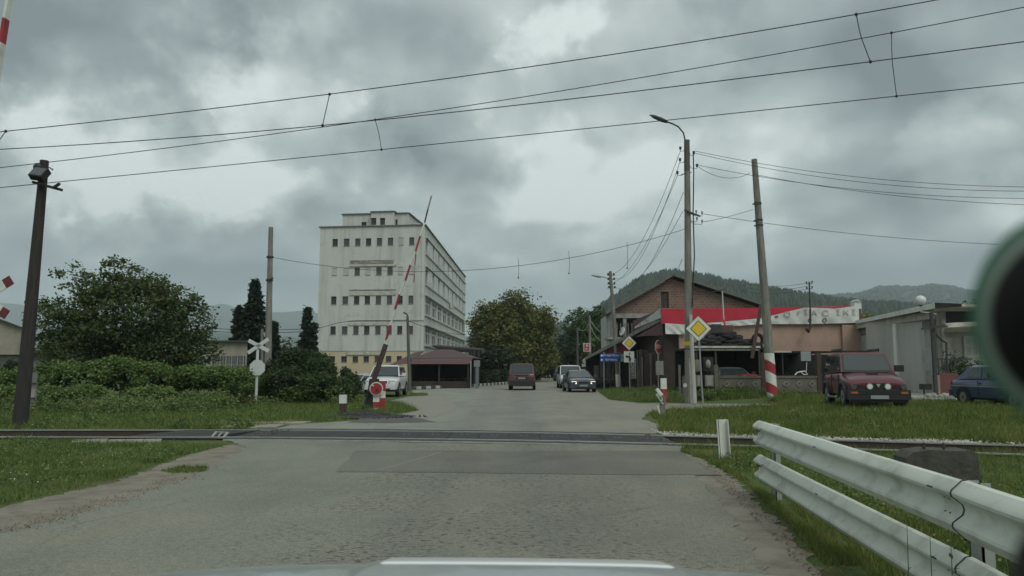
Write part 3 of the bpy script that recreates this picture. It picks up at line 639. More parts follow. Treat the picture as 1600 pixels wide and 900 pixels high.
# ------------------------------------------------------------------ walls with real openings
class Wall:
    """a wall from point A to point B (seen with its outside on the right-hand normal N), heights z0..z1"""
    def __init__(s, A, B, N=None):
        s.A = Vector((A[0], A[1], 0)); s.B = Vector((B[0], B[1], 0)); s.W = (s.B - s.A).length
        s.U = (s.B - s.A).normalized(); s.N = Vector((s.U.y, -s.U.x, 0)) if N is None else Vector(N)
    def P(s, u, z, n=0.0): return s.A + s.U * u + Vector((0, 0, z)) + s.N * n
    def px(s, px):                       # distance along the wall seen at pixel column px
        d = ray(px, 577); d2 = Vector((d.x, d.y, 0)); c = Vector((CAM.x, CAM.y, 0))
        m = s.A - c; den = d2.x * s.U.y - d2.y * s.U.x
        t = (m.x * s.U.y - m.y * s.U.x) / den; p = c + d2 * t; return (p - s.A).dot(s.U)
    def pz(s, px, py):                   # height seen at that pixel on the wall
        u = s.px(px); p = s.P(u, 0); d = ray(px, py); return CAM.z + d.z * ((p - Vector((0, 0, 0))).dot(Vector((0, 1, 0))) / d.y)
    def face(s, mb, z0, z1, holes=(), depth=0.18, u0=0.0, u1=None, n=0.0, th=0.25):
        u1 = s.W if u1 is None else u1
        us = sorted({u0, u1, *[h[0] for h in holes], *[h[1] for h in holes]}); zs = sorted({z0, z1, *[h[2] for h in holes], *[h[3] for h in holes]})
        for a, b in zip(us[:-1], us[1:]):
            for c, d in zip(zs[:-1], zs[1:]):
                if any(h[0] - 1e-5 <= a and b <= h[1] + 1e-5 and h[2] - 1e-5 <= c and d <= h[3] + 1e-5 for h in holes): continue
                mb.quad(s.P(a, c, n), s.P(b, c, n), s.P(b, d, n), s.P(a, d, n))
        for h in holes:
            a, b, c, d = h[:4]
            for q in (((a, c), (b, c)), ((b, c), (b, d)), ((b, d), (a, d)), ((a, d), (a, c))):
                mb.quad(s.P(*q[0], n), s.P(*q[1], n), s.P(*q[1], n - depth), s.P(*q[0], n - depth))
        return mb
    def slab(s, mb, u0, u1, z0, z1, n0, n1):       # a box standing on the wall
        p = [s.P(u, z, n) for n in (n0, n1) for z in (z0, z1) for u in (u0, u1)]
        return mb.add(p, [(0, 1, 3, 2), (4, 6, 7, 5), (0, 4, 5, 1), (2, 3, 7, 6), (0, 2, 6, 4), (1, 5, 7, 3)])
def window(W, par, h, depth=0.16, gm=None, fm=None, nx=1, nz=1, fw=0.05, split=None):
    a, b, c, d = h
    o = W.slab(MB(), a, b, c, d, -depth - 0.02, -depth).build('window', gm or WGLASS, par)
    f = MB()
    for i in range(nx + 1):
        u = a + (b - a) * i / nx; u = min(max(u, a + fw / 2), b - fw / 2); W.slab(f, u - fw / 2, u + fw / 2, c, d, -depth + .003, -depth + .05)
    zl = [c + (d - c) * i / nz for i in range(nz + 1)] if split is None else [c, c + (d - c) * split, d]
    for z in zl:
        z = min(max(z, c + fw / 2), d - fw / 2); W.slab(f, a + .001, b - .001, z - fw / 2, z + fw / 2, -depth + .005, -depth + .047)
    f.build('window_frame', fm or FRAMEG, o); return o
FRAMEG = mat('frame_grey', (0.30, 0.31, 0.29), (0.22, 0.22, 0.2), 5, 0.7)
FRAMEW = mat('frame_white', (0.58, 0.60, 0.57), (0.48, 0.5, 0.47), 5, 0.7)
FRAMED = mat('frame_dark', (0.10, 0.10, 0.09), (0.07, 0.07, 0.065), 5, 0.7)

def plaster(name, c, streak, damp, yellow=None):
    m, n, l, b = new_mat(name)
    v = mapping(n, l)
    base = ramp(n, l, tnoise(n, l, v, 0.35, 5, 0.6), [(0.3, c), (0.7, tuple(x * 0.88 for x in c))])
    sv = mapping(n, l, (1.0, 1.0, 0.09))
    f = ramp(n, l, tnoise(n, l, sv, 1.1, 8, 0.65), [(0.47, (0, 0, 0)), (0.70, (0.62,) * 3)])
    base = mixc(n, l, f, base, streak)
    f2 = ramp(n, l, tnoise(n, l, mapping(n, l, (1, 1, 1.6), 'Object', (7, 2, 1)), 0.55, 9, 0.7), [(0.58, (0, 0, 0)), (0.72, (0.6,) * 3)])
    base = mixc(n, l, f2, base, damp)
    l.new(base, b.inputs['Base Color']); b.inputs['Roughness'].default_value = 0.92; b.inputs['Specular IOR Level'].default_value = 0.2
    bumpn(n, l, b, tnoise(n, l, v, 14, 4), 0.2, 0.02); return m
PLW = plaster('stained_white_plaster', (0.60, 0.62, 0.58), (0.31, 0.31, 0.285), (0.30, 0.305, 0.28))
PLY = plaster('stained_yellow_plaster', (0.60, 0.50, 0.33), (0.52, 0.50, 0.43), (0.40, 0.30, 0.18))
PLG = plaster('grey_plaster', (0.50, 0.50, 0.46), (0.28, 0.27, 0.24), (0.34, 0.33, 0.3))
GRIME = mat('peeled_grime', (0.40, 0.39, 0.35), (0.10, 0.095, 0.085), 1.3, 0.95, 0.5, 10, st=(1.2, 1.2, 3))

# ------------------------------------------------------------------ the white office block
HB = 19.0
C0, L0, B0 = G(664, 352, HB), G(500.5, 355.5, HB), G(727, 433, HB)
ob = thing('office_block', 'tall stained white office block with five rows of small square windows', 'building', (L0.x, L0.y, 0))
WF = Wall(L0, C0); WS = Wall(C0, B0)
if WF.N.y > 0: WF.N = -WF.N
if WS.N.x < 0: WS.N = -WS.N
cols = [(514.5, 523), (532.5, 541.5), (550.5, 559), (567.5, 576), (585, 593.5), (602.5, 611), (619.5, 627.5), (636.5, 644.5)]
rows = [(372, 383.5, 17.4), (417.5, 429.5, 0), (462.5, 475, 0), (509.5, 522, 0), (556.5, 565.5, 0)]
holes_u, holes_l, wins = [], [], []
for ri, (ya, yb, _) in enumerate(rows):
    zt, zb = WF.pz(580, ya), WF.pz(580, yb)
    for ci, (xa, xb) in enumerate(cols):
        h = (WF.px(xa), WF.px(xb), zb, zt); (holes_l if ri == 4 else holes_u).append(h); wins.append((ri, ci, h))
ZP = WF.pz(580, 548)
wall = MB(); WF.face(wall, ZP, HB, holes_u); wall.build('wall', PLW, ob)
wall = MB(); WF.face(wall, -0.3, ZP, holes_l); wall.build('plinth_wall', PLY, ob)
bricked = {(0, 6), (1, 0), (1, 1), (1, 3), (1, 6), (1, 7)}
for ri, ci, h in wins:
    if (ri, ci) in bricked:
        o = WF.slab(MB(), h[0], h[1], h[2], h[3], -0.10, -0.05).build('boarded_window', PLG, ob)
        WF.slab(MB(), h[0] + .02, h[1] - .02, h[2] - .05, h[2] + .02, -0.03, 0.04).build('sill', GRIME, o)
    else:
        dk = (ri, ci) in {(2, 0), (2, 2)}
        o = window(WF, ob, h, 0.15, WDARK if dk else [WGLASS, WDARK][(ri * 3 + ci) % 3 == 0], FRAMED, 1 if dk else 2, 1, 0.035)
        WF.slab(MB(), h[0] - .03, h[1] + .03, h[2] - .07, h[2] - .01, -0.05, 0.05).build('sill', GRIME, o)
def band(xa, ya, xb, yb, n0, n1, name, m): 
    return WF.slab(MB(), WF.px(xa), WF.px(xb), WF.pz(580, yb), WF.pz(580, ya), n0, n1).build(name, m, ob)
band(543, 406.5, 612, 412.8, 0.003, 0.03, 'peeling_strip', GRIME); band(543, 413, 617, 416, 0.003, 0.14, 'ledge', CREAMP)
band(543, 452, 617, 453.6, 0.003, 0.08, 'ledge', GRIME); band(543, 456, 617, 461.3, 0.003, 0.10, 'ledge', CREAMP)
band(543, 500, 662, 501.4, 0.003, 0.08, 'ledge', PLG); band(543, 504.4, 604, 508.2, 0.003, 0.1, 'ledge', CREAMP)
band(499, 547.4, 662, 548.6, 0.003, 0.05, 'ledge', PLG); band(541, 549.5, 596, 554.5, 0.003, 0.12, 'ledge', CREAMP)
band(655.5, 356, 657, 592, 0.003, 0.03, 'corner_seam', PLG)
# the long side
bw = WS.W / 9.2; U0 = 1.1
side_rows = []
for (ya, yb) in ((381, 402), (424, 448), (467.5, 494), (512.5, 540)):
    side_rows.append((WS.pz(669.5, yb), WS.pz(669.5, ya)))
holes = []; sw = []
for ri, (z0, z1) in enumerate(side_rows):
    for k in range(9):
        u = U0 + k * bw
        if ri < 2: h = (u + (0.0 if k else 0), u + bw * (0.22 if ri == 0 else 0.30), z0 + .02, z1 - .08); 
        else: h = (u + .12, u + bw - .12, z0, z1)
        holes.append(h); sw.append((ri, k, h))
wall = MB(); WS.face(wall, -0.3, HB, holes, 0.25); wall.build('wall', PLW, ob)
for ri, k, h in sw:
    if ri < 2: window(WS, ob, h, 0.22, WDARK, FRAMED, 1, 1, .08)
    else: window(WS, ob, h, 0.22, WGLASS if (k + ri) % 3 else glass('pane_green', (0.09, 0.12, 0.11), 0.25), FRAMEW, 3, 1, 0.20, split=0.68)
PANW = mat('white_infill_panel', (0.74, 0.76, 0.74), (0.55, 0.57, 0.55), 1.2, 0.6, dirt=(0.3, 0.3, 0.27), dsc=.6)
for ri in range(2):
    z0, z1 = side_rows[ri]
    for k in range(9):
        u = U0 + k * bw; a = u + bw * (0.23 if ri == 0 else 0.31) + .05
        if a < WS.W - .3: WS.slab(MB(), a, min(u + bw - .05, WS.W - .1), z0, z1, 0.005, 0.07).build('infill_panel', PANW, ob)
for ri, (z0, z1) in enumerate(side_rows):
    WS.slab(MB(), 0.7, WS.W - .15, z1 + .12, z1 + .30, 0.003, 0.22).build('ledge', PLW, ob)
    WS.slab(MB(), 0.7, WS.W - .15, z0 - .22, z0 - .04, 0.003, 0.12).build('ledge', PLG, ob)
for u0, z in ((WS.W * .5, 12.6), (WS.W * .28, 5.9), (WS.W * .93, 11.5)):
    WS.slab(MB(), u0, u0 + 1.2, z - 1.6, z - 0.9, 0.13, 0.6).build('air_conditioner', CREAMP, ob)
bk = MB(); D0 = L0 + (B0 - C0)
for a, b in ((B0, D0), (D0, L0)): bk.quad((a.x, a.y, -.3), (b.x, b.y, -.3), (b.x, b.y, HB), (a.x, a.y, HB))
bk.build('rear_wall', PLG, ob)
rf = MB(); rf.quad((L0.x, L0.y, HB - .6), (C0.x, C0.y, HB - .6), (B0.x, B0.y, HB - .6), (D0.x, D0.y, HB - .6)); rf.build('roof', STEELD, ob)
cp = MB()
for a, b in ((L0, C0), (C0, B0), (B0, D0), (D0, L0)):
    d = (b - a).normalized() * .1; cp.beam(Vector((a.x, a.y, HB + .05)) - d, Vector((b.x, b.y, HB + .05)) + d, 0.34, 0.12)
cp.build('parapet_cap', mat('dark_coping', (0.12, 0.12, 0.11), (0.2, 0.2, 0.18), 3, 0.9), ob)
def pent(xa, xb, ytop, setback, dep, name):
    a, b = WF.P(WF.px(xa), 0, -setback), WF.P(WF.px(xb), 0, -setback); W2 = Wall(a, b)
    if W2.N.y > 0: W2.N = -W2.N
    y = a.y; zt = V(xa, ytop, y).z; return W2, zt, dep
pts = []
for xa, xb, yt, sb, dp, wn in ((519, 569, 335.6, 2.5, 8, [(560, 568, 347, 354)]), (569, 606, 331.6, 1.6, 9, [(575, 583.5, 340.5, 351.5), (589.5, 597.5, 340.5, 351.5)]), (606, 627, 333.8, 2.3, 8, [(608.5, 617.5, 343, 352)])):
    W2, zt, dp = pent(xa, xb, yt, sb, dp, '')
    hs = []
    for q in wn:
        u0, u1 = W2.px(q[0]), W2.px(q[1]); hs.append((u0, u1, max(W2.pz(q[0], q[3]), HB - .5), W2.pz(q[0], q[2])))
    m = MB(); W2.face(m, HB - .6, zt, hs, .15)
    a, b = W2.P(0, 0), W2.P(W2.W, 0); N2 = -W2.N * dp
    for p, q in ((b, b + N2), (b + N2, a + N2), (a + N2, a)): m.quad((p.x, p.y, HB - .6), (q.x, q.y, HB - .6), (q.x, q.y, zt), (p.x, p.y, zt))
    m.quad(*[(p.x, p.y, zt) for p in (a, b, b + N2, a + N2)])
    pt = m.build('penthouse', PLW, ob)
    c = MB()
    for p, q in ((a, b), (b, b + N2), (b + N2, a + N2), (a + N2, a)): c.beam((p.x, p.y, zt + .05), (q.x, q.y, zt + .05), .35, .12)
    c.build('coping', MATS['dark_coping'], pt)
    for h in hs:
        o = W2.slab(MB(), h[0], h[1], h[2], h[3], -.17, -.15).build('window', WDARK, pt)
p = V(650, 352, C0.y + 3); ch = MB(); ch.box(p.x - .45, p.x + .45, p.y - .3, p.y + .3, HB - .6, HB + .45); ch.build('chimney', PLW, ob)
MB().box(p.x - .62, p.x + .62, p.y - .45, p.y + .45, HB + .62, HB + .74).build('chimney_cap', CREAMP, ob)
p = V(632, 352, C0.y + 4); MB().sphere((p.x, p.y, HB - .3), .9, 14, 8, .5).build('roof_dome', PLG, ob, smooth=True)

# ------------------------------------------------------------------ roofed terrace restaurant beside it
ROOF = mat('dark_red_roof', (0.088, 0.046, 0.046), (0.068, 0.038, 0.038), 1.5, 0.7, 0.3, 14, st=(1, 1, 3), dirt=(0.07, 0.045, 0.04), damt=.4)
RY = 63.0
def R3(px, py, Y=RY): return V(px, py, Y)
rs = thing('terrace_restaurant', 'open dark terrace restaurant with a maroon hipped roof and awning', 'restaurant', (R3(690, 600).x, RY, 0))
def roofslab(pts, th, name, m, par):
    b = MB(); P = [Vector(p) for p in pts]; b.prism(P, (0, 0, th)); return b.build(name, m, par)
eL, eR = R3(640, 560), R3(738, 559); tL, tR = V(684, 546, RY + 4), V(706, 546, RY + 4)
bL, bR = Vector((eL.x, RY + 9, eL.z)), Vector((eR.x + .6, RY + 9, eR.z))
hm = MB(); hm.quad(eL, eR, tR, tL); hm.quad(eR, bR, tR); hm.quad(bR, bL, tL, tR); hm.quad(bL, eL, tL)
hm.quad(eL, bL, bR, eR); hm.build('roof', ROOF, rs)
a0, a1 = R3(620, 567.5, RY - 1.4), R3(734, 567.5, RY - 1.4); b0, b1 = R3(640, 561.5, RY), R3(739, 560.5, RY)
aw = MB(); aw.prism([a0, a1, b1, b0], (0, 0, .06)); aw.build('awning', ROOF, rs)
MB().beam(a0, a1, .04, .14).build('awning_edge', mat('maroon_edge', (0.24, 0.10, 0.11), (0.2, 0.09, 0.09), 3, .7), rs)
l0, l1 = R3(606, 573, RY - 1), R3(654, 556, RY + 3); MB().prism([R3(608, 572, RY - 1), R3(642, 565, RY - 1), R3(662, 550, RY + 4), R3(648, 552, RY + 4)], (0, 0, .08)).build('side_roof', ROOF, rs)
for xx in (645, 688, 733): MB().box(R3(xx, 600).x - .07, R3(xx, 600).x + .07, RY - 1.2, RY - 1.06, 0, a0.z + .05).build('post', WOOD, rs)
x0, x1 = R3(643, 600).x, R3(736, 600).x
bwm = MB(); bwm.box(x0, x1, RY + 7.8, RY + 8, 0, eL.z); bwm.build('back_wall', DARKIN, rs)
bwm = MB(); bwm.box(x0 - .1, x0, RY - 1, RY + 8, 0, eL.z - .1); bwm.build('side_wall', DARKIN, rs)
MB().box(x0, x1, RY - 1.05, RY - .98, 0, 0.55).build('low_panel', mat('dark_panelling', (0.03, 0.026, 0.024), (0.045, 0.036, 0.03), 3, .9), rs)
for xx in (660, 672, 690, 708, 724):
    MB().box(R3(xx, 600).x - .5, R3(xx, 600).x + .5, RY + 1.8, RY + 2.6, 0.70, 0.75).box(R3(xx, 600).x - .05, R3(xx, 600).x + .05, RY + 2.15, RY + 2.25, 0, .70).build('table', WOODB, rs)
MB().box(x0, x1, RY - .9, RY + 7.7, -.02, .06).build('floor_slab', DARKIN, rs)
# black shelter roof joining the block
sh = thing('shelter', 'black flat shelter roof between the terrace and the white block', 'shelter', (*g2(712, 600), 0))
MB().prism([V(673, 540, 72), V(752, 546.5, 70), V(754, 552, 70), V(690, 549, 71.5)], (0, 7, 0.3)).build('roof', mat('black_felt', (.022, .022, .022), (.035, .035, .034), 2, .9), sh)
for xx in (741, 748): 
    p = V(xx, 600, 69.8); MB().box(p.x - .06, p.x + .06, p.y - .06, p.y + .06, 0, V(xx, 548, 69.8).z).build('post', STEELD, sh)
p = V(735.5, 600, 62); q = thing('terrace_post', 'thin white steel post at the right end of the terrace', 'post', (p.x, p.y, 0)); MB().tube([(p.x, p.y, 0), (p.x, p.y, V(735, 564, 62).z)], .04).build('pole', FRAMEW, q)
for i, xx in enumerate((731.5, 737.5, 741.5)):
    p = G(xx, 600.5); q = thing('menu_board', ['slim dull standing board left of the white pair under the awning end', 'white standing menu board, wider of the two at the terrace corner', 'narrow white standing board at the outer corner of the terrace'][i], 'board', (p.x, p.y, 0))
    wv = (.10, .16, .10)[i]; MB().box(p.x - wv, p.x + wv, p.y, p.y + .05, .35, 1.25).build('panel', [POLEC, WHITEC, WHITEC][i], q); MB().box(p.x - .03, p.x + .03, p.y + .051, p.y + .08, 0, 1.2).build('leg', STEELD, q)
p = V(745, 600, 61); q = thing('utility_cabinet', 'pale grey utility cabinet on a thick leg beside the terrace', 'cabinet', (p.x, p.y, 0))
MB().box(p.x - .24, p.x + .24, p.y, p.y + .3, V(745, 573, 61).z, V(745, 563, 61).z).build('box', mat('cabinet_grey', (.22, .23, .23), (.17, .18, .18), 3, .7, dirt=(.1, .1, .1)), q); MB().box(p.x - .11, p.x + .14, p.y + .03, p.y + .25, 0, V(745, 573, 61).z).build('leg', mat('bluish_grey', (.15, .17, .18), None, 3, .7), q)
p = G(647, 604); q = thing('notice_board', 'small white framed notice on a post by the parked white car', 'notice', (p.x, p.y, 0)); MB().box(p.x - .14, p.x + .14, p.y, p.y + .04, V(647, 591, p.y).z, V(647, 580, p.y).z).build('panel', WHITEC, q); MB().box(p.x - .09, p.x + .09, p.y - .006, p.y - .001, V(647, 589.5, p.y).z, V(647, 582, p.y).z).build('print', INK, q); MB().box(p.x - .03, p.x + .03, p.y + .041, p.y + .09, 0, V(647, 589, p.y).z).build('leg', STEELD, q)
# black and white painted kerb
KW = mat('kerb_white', (.55, .55, .5), (.4, .4, .36), 3, .9, dirt=(.2, .2, .17)); KB = mat('kerb_black', (.045, .045, .042), (.08, .08, .07), 3, .9)
kb = thing('painted_kerb', 'kerb of alternate black and white blocks in front of the terrace', 'kerb', (*g2(700, 606), 0))
ks = [g2(641, 608.8), g2(700, 606), g2(745, 603.6), g2(796, 599.5), g2(826, 594.5)]
seg = []; 
for a, b in zip(ks[:-1], ks[1:]):
    a, b = Vector((*a, 0)), Vector((*b, 0)); n = max(1, round((b - a).length / .72)); seg += [(a.lerp(b, i / n), a.lerp(b, (i + .97) / n)) for i in range(n)]
for i, (a, b) in enumerate(seg): MB().beam(a + Vector((0, 0, .1)), b + Vector((0, 0, .1)), .2, .22).build('kerb_block', KW if (i // 1) % 2 else KB, kb)

# ------------------------------------------------------------------ left background buildings
def gbox(name, label, cat, x0, x1, y0, y1, h, m, par=None):
    t = thing(name, label, cat, ((x0 + x1) / 2, y0, 0)); MB().prism([(x0, y0, -.2), (x1, y0, -.2), (x1, y0, h), (x0, y0, h)], ((x1 / y0) * (y1 - y0), y1 - y0, 0)).build('wall', m, t); return t
WY = 62
wh = thing('warehouse', 'beige gabled warehouse behind the pole at the far left', 'warehouse', (V(10, 580, WY).x, WY, 0))
xa, xb = V(-90, 560, WY).x, V(31, 560, WY).x; ze = V(31, 514, WY).z; zr = V(-30, 489, WY).z; xm = V(-35, 489, WY).x; zd = V(31, 554, WY).z
MB().prism([(xa, WY, zd), (xb, WY, zd), (xb, WY, ze), (xm, WY, zr), (xa, WY, ze)], (-9.5, 14, 0)).build('wall', BEIGE, wh)
MB().prism([(xa + .1, WY + .2, -.2), (xb - .1, WY + .2, -.2), (xb - .1, WY + .2, zd), (xa + .1, WY + .2, zd)], (-9.4, 13.6, 0)).build('ground_floor_wall', mat('dark_grey_wall', (.10, .11, .10), (.07, .075, .07), 1, .9), wh)
b = MB(); b.prism([(xb + .3, WY - .3, ze - .05), (xm, WY - .3, zr + .1), (xm, WY - .3, zr + .25), (xb + .3, WY - .3, ze + .1)], (-9.9, 14.6, 0)); b.prism([(xa - .3, WY - .3, ze - .05), (xm, WY - .3, zr + .1), (xm, WY - .3, zr + .25), (xa - .3, WY - .3, ze + .1)], (-9.9, 14.6, 0)); b.build('roof', STEELD, wh)
MB().tube([(xb + .15, WY - .15, ze), (xb + .15, WY - .15, .2)], .06).build('downpipe', FRAMEG, wh)
MB().box(xa, xb, WY - .35, WY - .02, V(0, 584, WY).z, V(0, 579, WY).z).build('awning', FRAMEW, wh)
t = thing('low_shed', 'long low white shed with a dark flat roof behind the big tree', 'shed', (V(80, 580, 66).x, 66, 0))
x0, x1 = V(48, 560, 66).x, V(125, 560, 66).x; MB().prism([(x0, 66, -.2), (x1, 66, -.2), (x1, 66, V(80, 552, 66).z), (x0, 66, V(80, 552, 66).z)], (-3.6, 6, 0)).build('wall', mat('pale_wall', (.42, .44, .41), (.34, .35, .33), .8, .9, dirt=(.2, .2, .18)), t)
MB().prism([(x0 - .6, 65.3, V(80, 552, 66).z + .002), (x1 + .4, 65.3, V(80, 552, 66).z + .002), (x1 + .4, 65.3, V(80, 547.5, 66).z), (x0 - .6, 65.3, V(80, 547.5, 66).z)], (-4.4, 7.5, 0)).build('roof', STEELD, t)
t = gbox('workshop', 'flat roofed beige workshop with a band of barred windows', 'workshop', V(322, 560, 58).x, V(386, 560, 58).x, 58, 68, V(360, 535, 58).z, BEIGE)
Wk = Wall((V(322, 560, 58).x, 58), (V(386, 560, 58).x, 58)); Wk.N = Vector((0, -1, 0))
for i in range(6):
    a = Wk.px(331 + i * 9); b_ = Wk.px(331 + i * 9 + 8.2)
    o = Wk.slab(MB(), a, b_, V(0, 583, 58).z, V(0, 556, 58).z, 0.02, 0.04).build('window', WGLASS, t); f = MB()
    for q in (0, .5, 1): Wk.slab(f, a + (b_ - a) * q - .04, a + (b_ - a) * q + .04, V(0, 583, 58).z, V(0, 556, 58).z, .05, .09)
    Wk.slab(f, a, b_, V(0, 571, 58).z, V(0, 569.5, 58).z, .05, .095); f.build('window_frame', FRAMEG, o)
MB().prism([(Wk.A.x - .2, 57.7, V(0, 535, 58).z + .002), (Wk.B.x + .2, 57.7, V(0, 535, 58).z + .002), (Wk.B.x + .2, 57.7, V(0, 533, 58).z + .05), (Wk.A.x - .2, 57.7, V(0, 533, 58).z + .05)], (-3.6, 10, 0)).build('roof', STEELD, t)

# ------------------------------------------------------------------ brick house
def brickmat():
    m, n, l, b = new_mat('brickwork')
    v = mapping(n, l, (1, 1, 1)); t = n.new('ShaderNodeTexBrick'); 
    mp = n.new('ShaderNodeMapping'); mp.inputs['Rotation'].default_value = (math.pi / 2, 0, 0); l.new(v, mp.inputs[0]); l.new(mp.outputs[0], t.inputs['Vector'])
    t.inputs['Scale'].default_value = 1.0; t.inputs['Brick Width'].default_value = 0.46; t.inputs['Row Height'].default_value = 0.24; t.inputs['Mortar Size'].default_value = 0.028
    t.inputs['Color1'].default_value = (0.225, 0.125, 0.092, 1); t.inputs['Color2'].default_value = (0.155, 0.088, 0.066, 1); t.inputs['Mortar'].default_value = (0.22, 0.20, 0.175, 1)
    c = mixc(n, l, ramp(n, l, tnoise(n, l, v, 0.9, 7, .65), [(.45, (0, 0, 0)), (.7, (.6,) * 3)]), t.outputs['Color'], (0.27, 0.18, 0.135))
    c = mixc(n, l, ramp(n, l, tnoise(n, l, mapping(n, l, (1, 1, 1), 'Object', (5, 5, 5)), 0.6, 7, .7), [(.5, (0, 0, 0)), (.7, (.5,) * 3)]), c, (0.12, 0.07, 0.055))
    l.new(c, b.inputs['Base Color']); b.inputs['Roughness'].default_value = .95; bumpn(n, l, b, t.outputs['Fac'], -.6, .02); return m
BRICK = brickmat()
BY = 72.0
bh = thing('brick_house', 'unplastered red brick house with a wide gable above the shop', 'house', (V(1050, 600, BY).x, BY, 0))
def B3(px, py, Y=BY): p = V(px, py, Y); return (p.x, p.y, p.z)
xl, xr, xap = B3(955, 0)[0], B3(1190, 0)[0], B3(1050, 0)[0]
za, zl, zr, zb = B3(0, 435)[2], B3(0, 487)[2], B3(0, 481)[2], B3(0, 490)[2]
xa, xb_, z0w, z1w = B3(1034.5, 0)[0], B3(1047, 0)[0], B3(0, 481.5)[2], B3(0, 456)[2]
g = MB()  # gable with a window opening, as columns of quads
def top(x): return zl + (za - zl) * (x - xl) / (xap - xl) if x < xap else za + (zr - za) * (x - xap) / (xr - xap)
for a, c in ((xl, xa), (xb_, xap), (xap, xr)): g.quad((a, BY, zb), (c, BY, zb), (c, BY, top(c)), (a, BY, top(a)))
g.quad((xa, BY, zb), (xb_, BY, zb), (xb_, BY, z0w), (xa, BY, z0w)); g.quad((xa, BY, z1w), (xb_, BY, z1w), (xb_, BY, top(xb_)), (xa, BY, top(xa)))
for q in (((xa, z0w), (xa, z1w)), ((xb_, z0w), (xb_, z1w)), ((xa, z0w), (xb_, z0w)), ((xa, z1w), (xb_, z1w))): g.quad((q[0][0], BY, q[0][1]), (q[1][0], BY, q[1][1]), (q[1][0], BY + .25, q[1][1]), (q[0][0], BY + .25, q[0][1]))
g.build('gable_wall', BRICK, bh)
MB().prism([(xl, BY + 3.2, zb), (xr, BY + 3.2, zb), (xr, BY + 3.2, top(xr) - .02), (xap, BY + 3.2, top(xap) - .02), (xl, BY + 3.2, top(xl) - .02)], (0, .2, 0)).build('rear_gable', BRICK, bh)
MB().prism([(xl, BY + .3, zb), (xl, BY + 3.19, zb), (xl, BY + 3.19, top(xl) - .02), (xl, BY + .3, top(xl) - .02)], (.2, 0, 0)).build('side_wall', BRICK, bh)
o = MB().box(xa, xb_, BY + .2, BY + .22, z0w, z1w).build('window', WDARK, bh); f = MB()
for x in (xa + .04, (xa + xb_) / 2, xb_ - .04): f.box(x - .04, x + .04, BY + .13, BY + .19, z0w, z1w)
f.box(xa, xb_, BY + .135, BY + .185, z0w + .9, z0w + 1.0); f.build('window_frame', WOODB, o)
MB().box(xl - .1, xr, BY - .12, BY + .3, B3(0, 497)[2], zb - .003).build('concrete_beam', CONC, bh)
MB().box(xl, xr, BY + 2.5, BY + 2.7, -.2, zb).build('wall', mat('dark_plaster', (.09, .085, .075), (.06, .058, .05), 1, .95), bh)
MB().box(B3(1060, 0)[0], xr, BY + .02, BY + 2.4, 0, B3(0, 497)[2] - .003).build('wall', PLG, bh)
MB().box(xl, xl + .3, BY + .3, BY + 8, -.2, zb).build('side_wall', PLG, bh)
for xx in (958, 977, 1000, 1030): MB().box(B3(xx, 0)[0] - .15, B3(xx, 0)[0] + .15, BY - .05, BY + .25, 0, B3(0, 497)[2] - .003).build('pillar', CONC, bh)
MB().box(xl - .3, B3(1035, 0)[0], BY - .3, BY + 2.4, B3(0, 527)[2] - .2, B3(0, 527)[2]).build('balcony', CONC, bh)
f = MB()
for k in range(9): x = xl + .2 + k * .35; f.box(x - .04, x + .04, BY - .25, BY - .19, B3(0, 527)[2], B3(0, 505)[2])
f.build('balcony_railing', mat('weathered_boards', (.20, .19, .165), (.13, .12, .105), 3, .9, st=(4, 4, .4)), bh)['kind'] = 'stuff'
rb = MB(); e1 = B3(945, 491); ap = B3(1050, 431.5); e2 = (xr + 1.2, BY, B3(0, 478)[2] - .35)
for a, c in ((e1, ap), (ap, e2)):
    rb.prism([(a[0], BY - .6, a[2]), (c[0], BY - .6, c[2]), (c[0], BY - .6, c[2] + .16), (a[0], BY - .6, a[2] + .16)], (0, 4.2, 0))
rb.build('roof', mat('old_roof_tiles', (.10, .075, .06), (.06, .055, .05), 2, .9, .5, 12), bh)
vb = MB()
for a, c in ((e1, ap), (ap, e2)): vb.beam((a[0], BY - .66, a[2] + .1), (c[0], BY - .66, c[2] + .1), .05, .26)
vb.build('verge_board', mat('pale_verge', (.17, .165, .15), (.11, .11, .10), 3, .9), bh)
MB().disc(B3(972, 517.5, BY - .35), .42, (-1, -.42, .3), .05, 20).build('satellite_dish', WHITEC, bh)

# ------------------------------------------------------------------ the shop with the red and white banners
SY = 50.0
def S3(px, py, Y=SY): p = V(px, py, Y); return Vector(p)
xs0, xs1 = S3(1038, 0).x, S3(1347, 0).x
z_bt, z_bb = S3(0, 479.5).z, S3(0, 507).z
shp = thing('tyre_shop', 'low peach rendered tyre shop under red and white banners', 'shop', ((xs0 + xs1) / 2, SY, 0))
MB().box(S3(1062, 0).x, xs1, SY, SY + 12, -.1, z_bb + .05).build('wall', PEACH, shp)
MB().box(S3(1316, 0).x, xs1 - .05, SY - .22, SY - .002, -.1, z_bb - .05).build('pilaster', PEACH, shp)
MB().box(xs0 - .05, xs1 + .1, SY - .02, SY + 12.1, z_bb + .052, z_bt - .12).build('parapet', MAROON, shp)
MB().box(xs0, S3(1062, 0).x - .002, SY + .3, SY + 12, -.1, z_bb + .05).build('entrance_wall', mat('brown_cladding', (.06, .045, .038), (.04, .03, .026), 2, .9), shp)
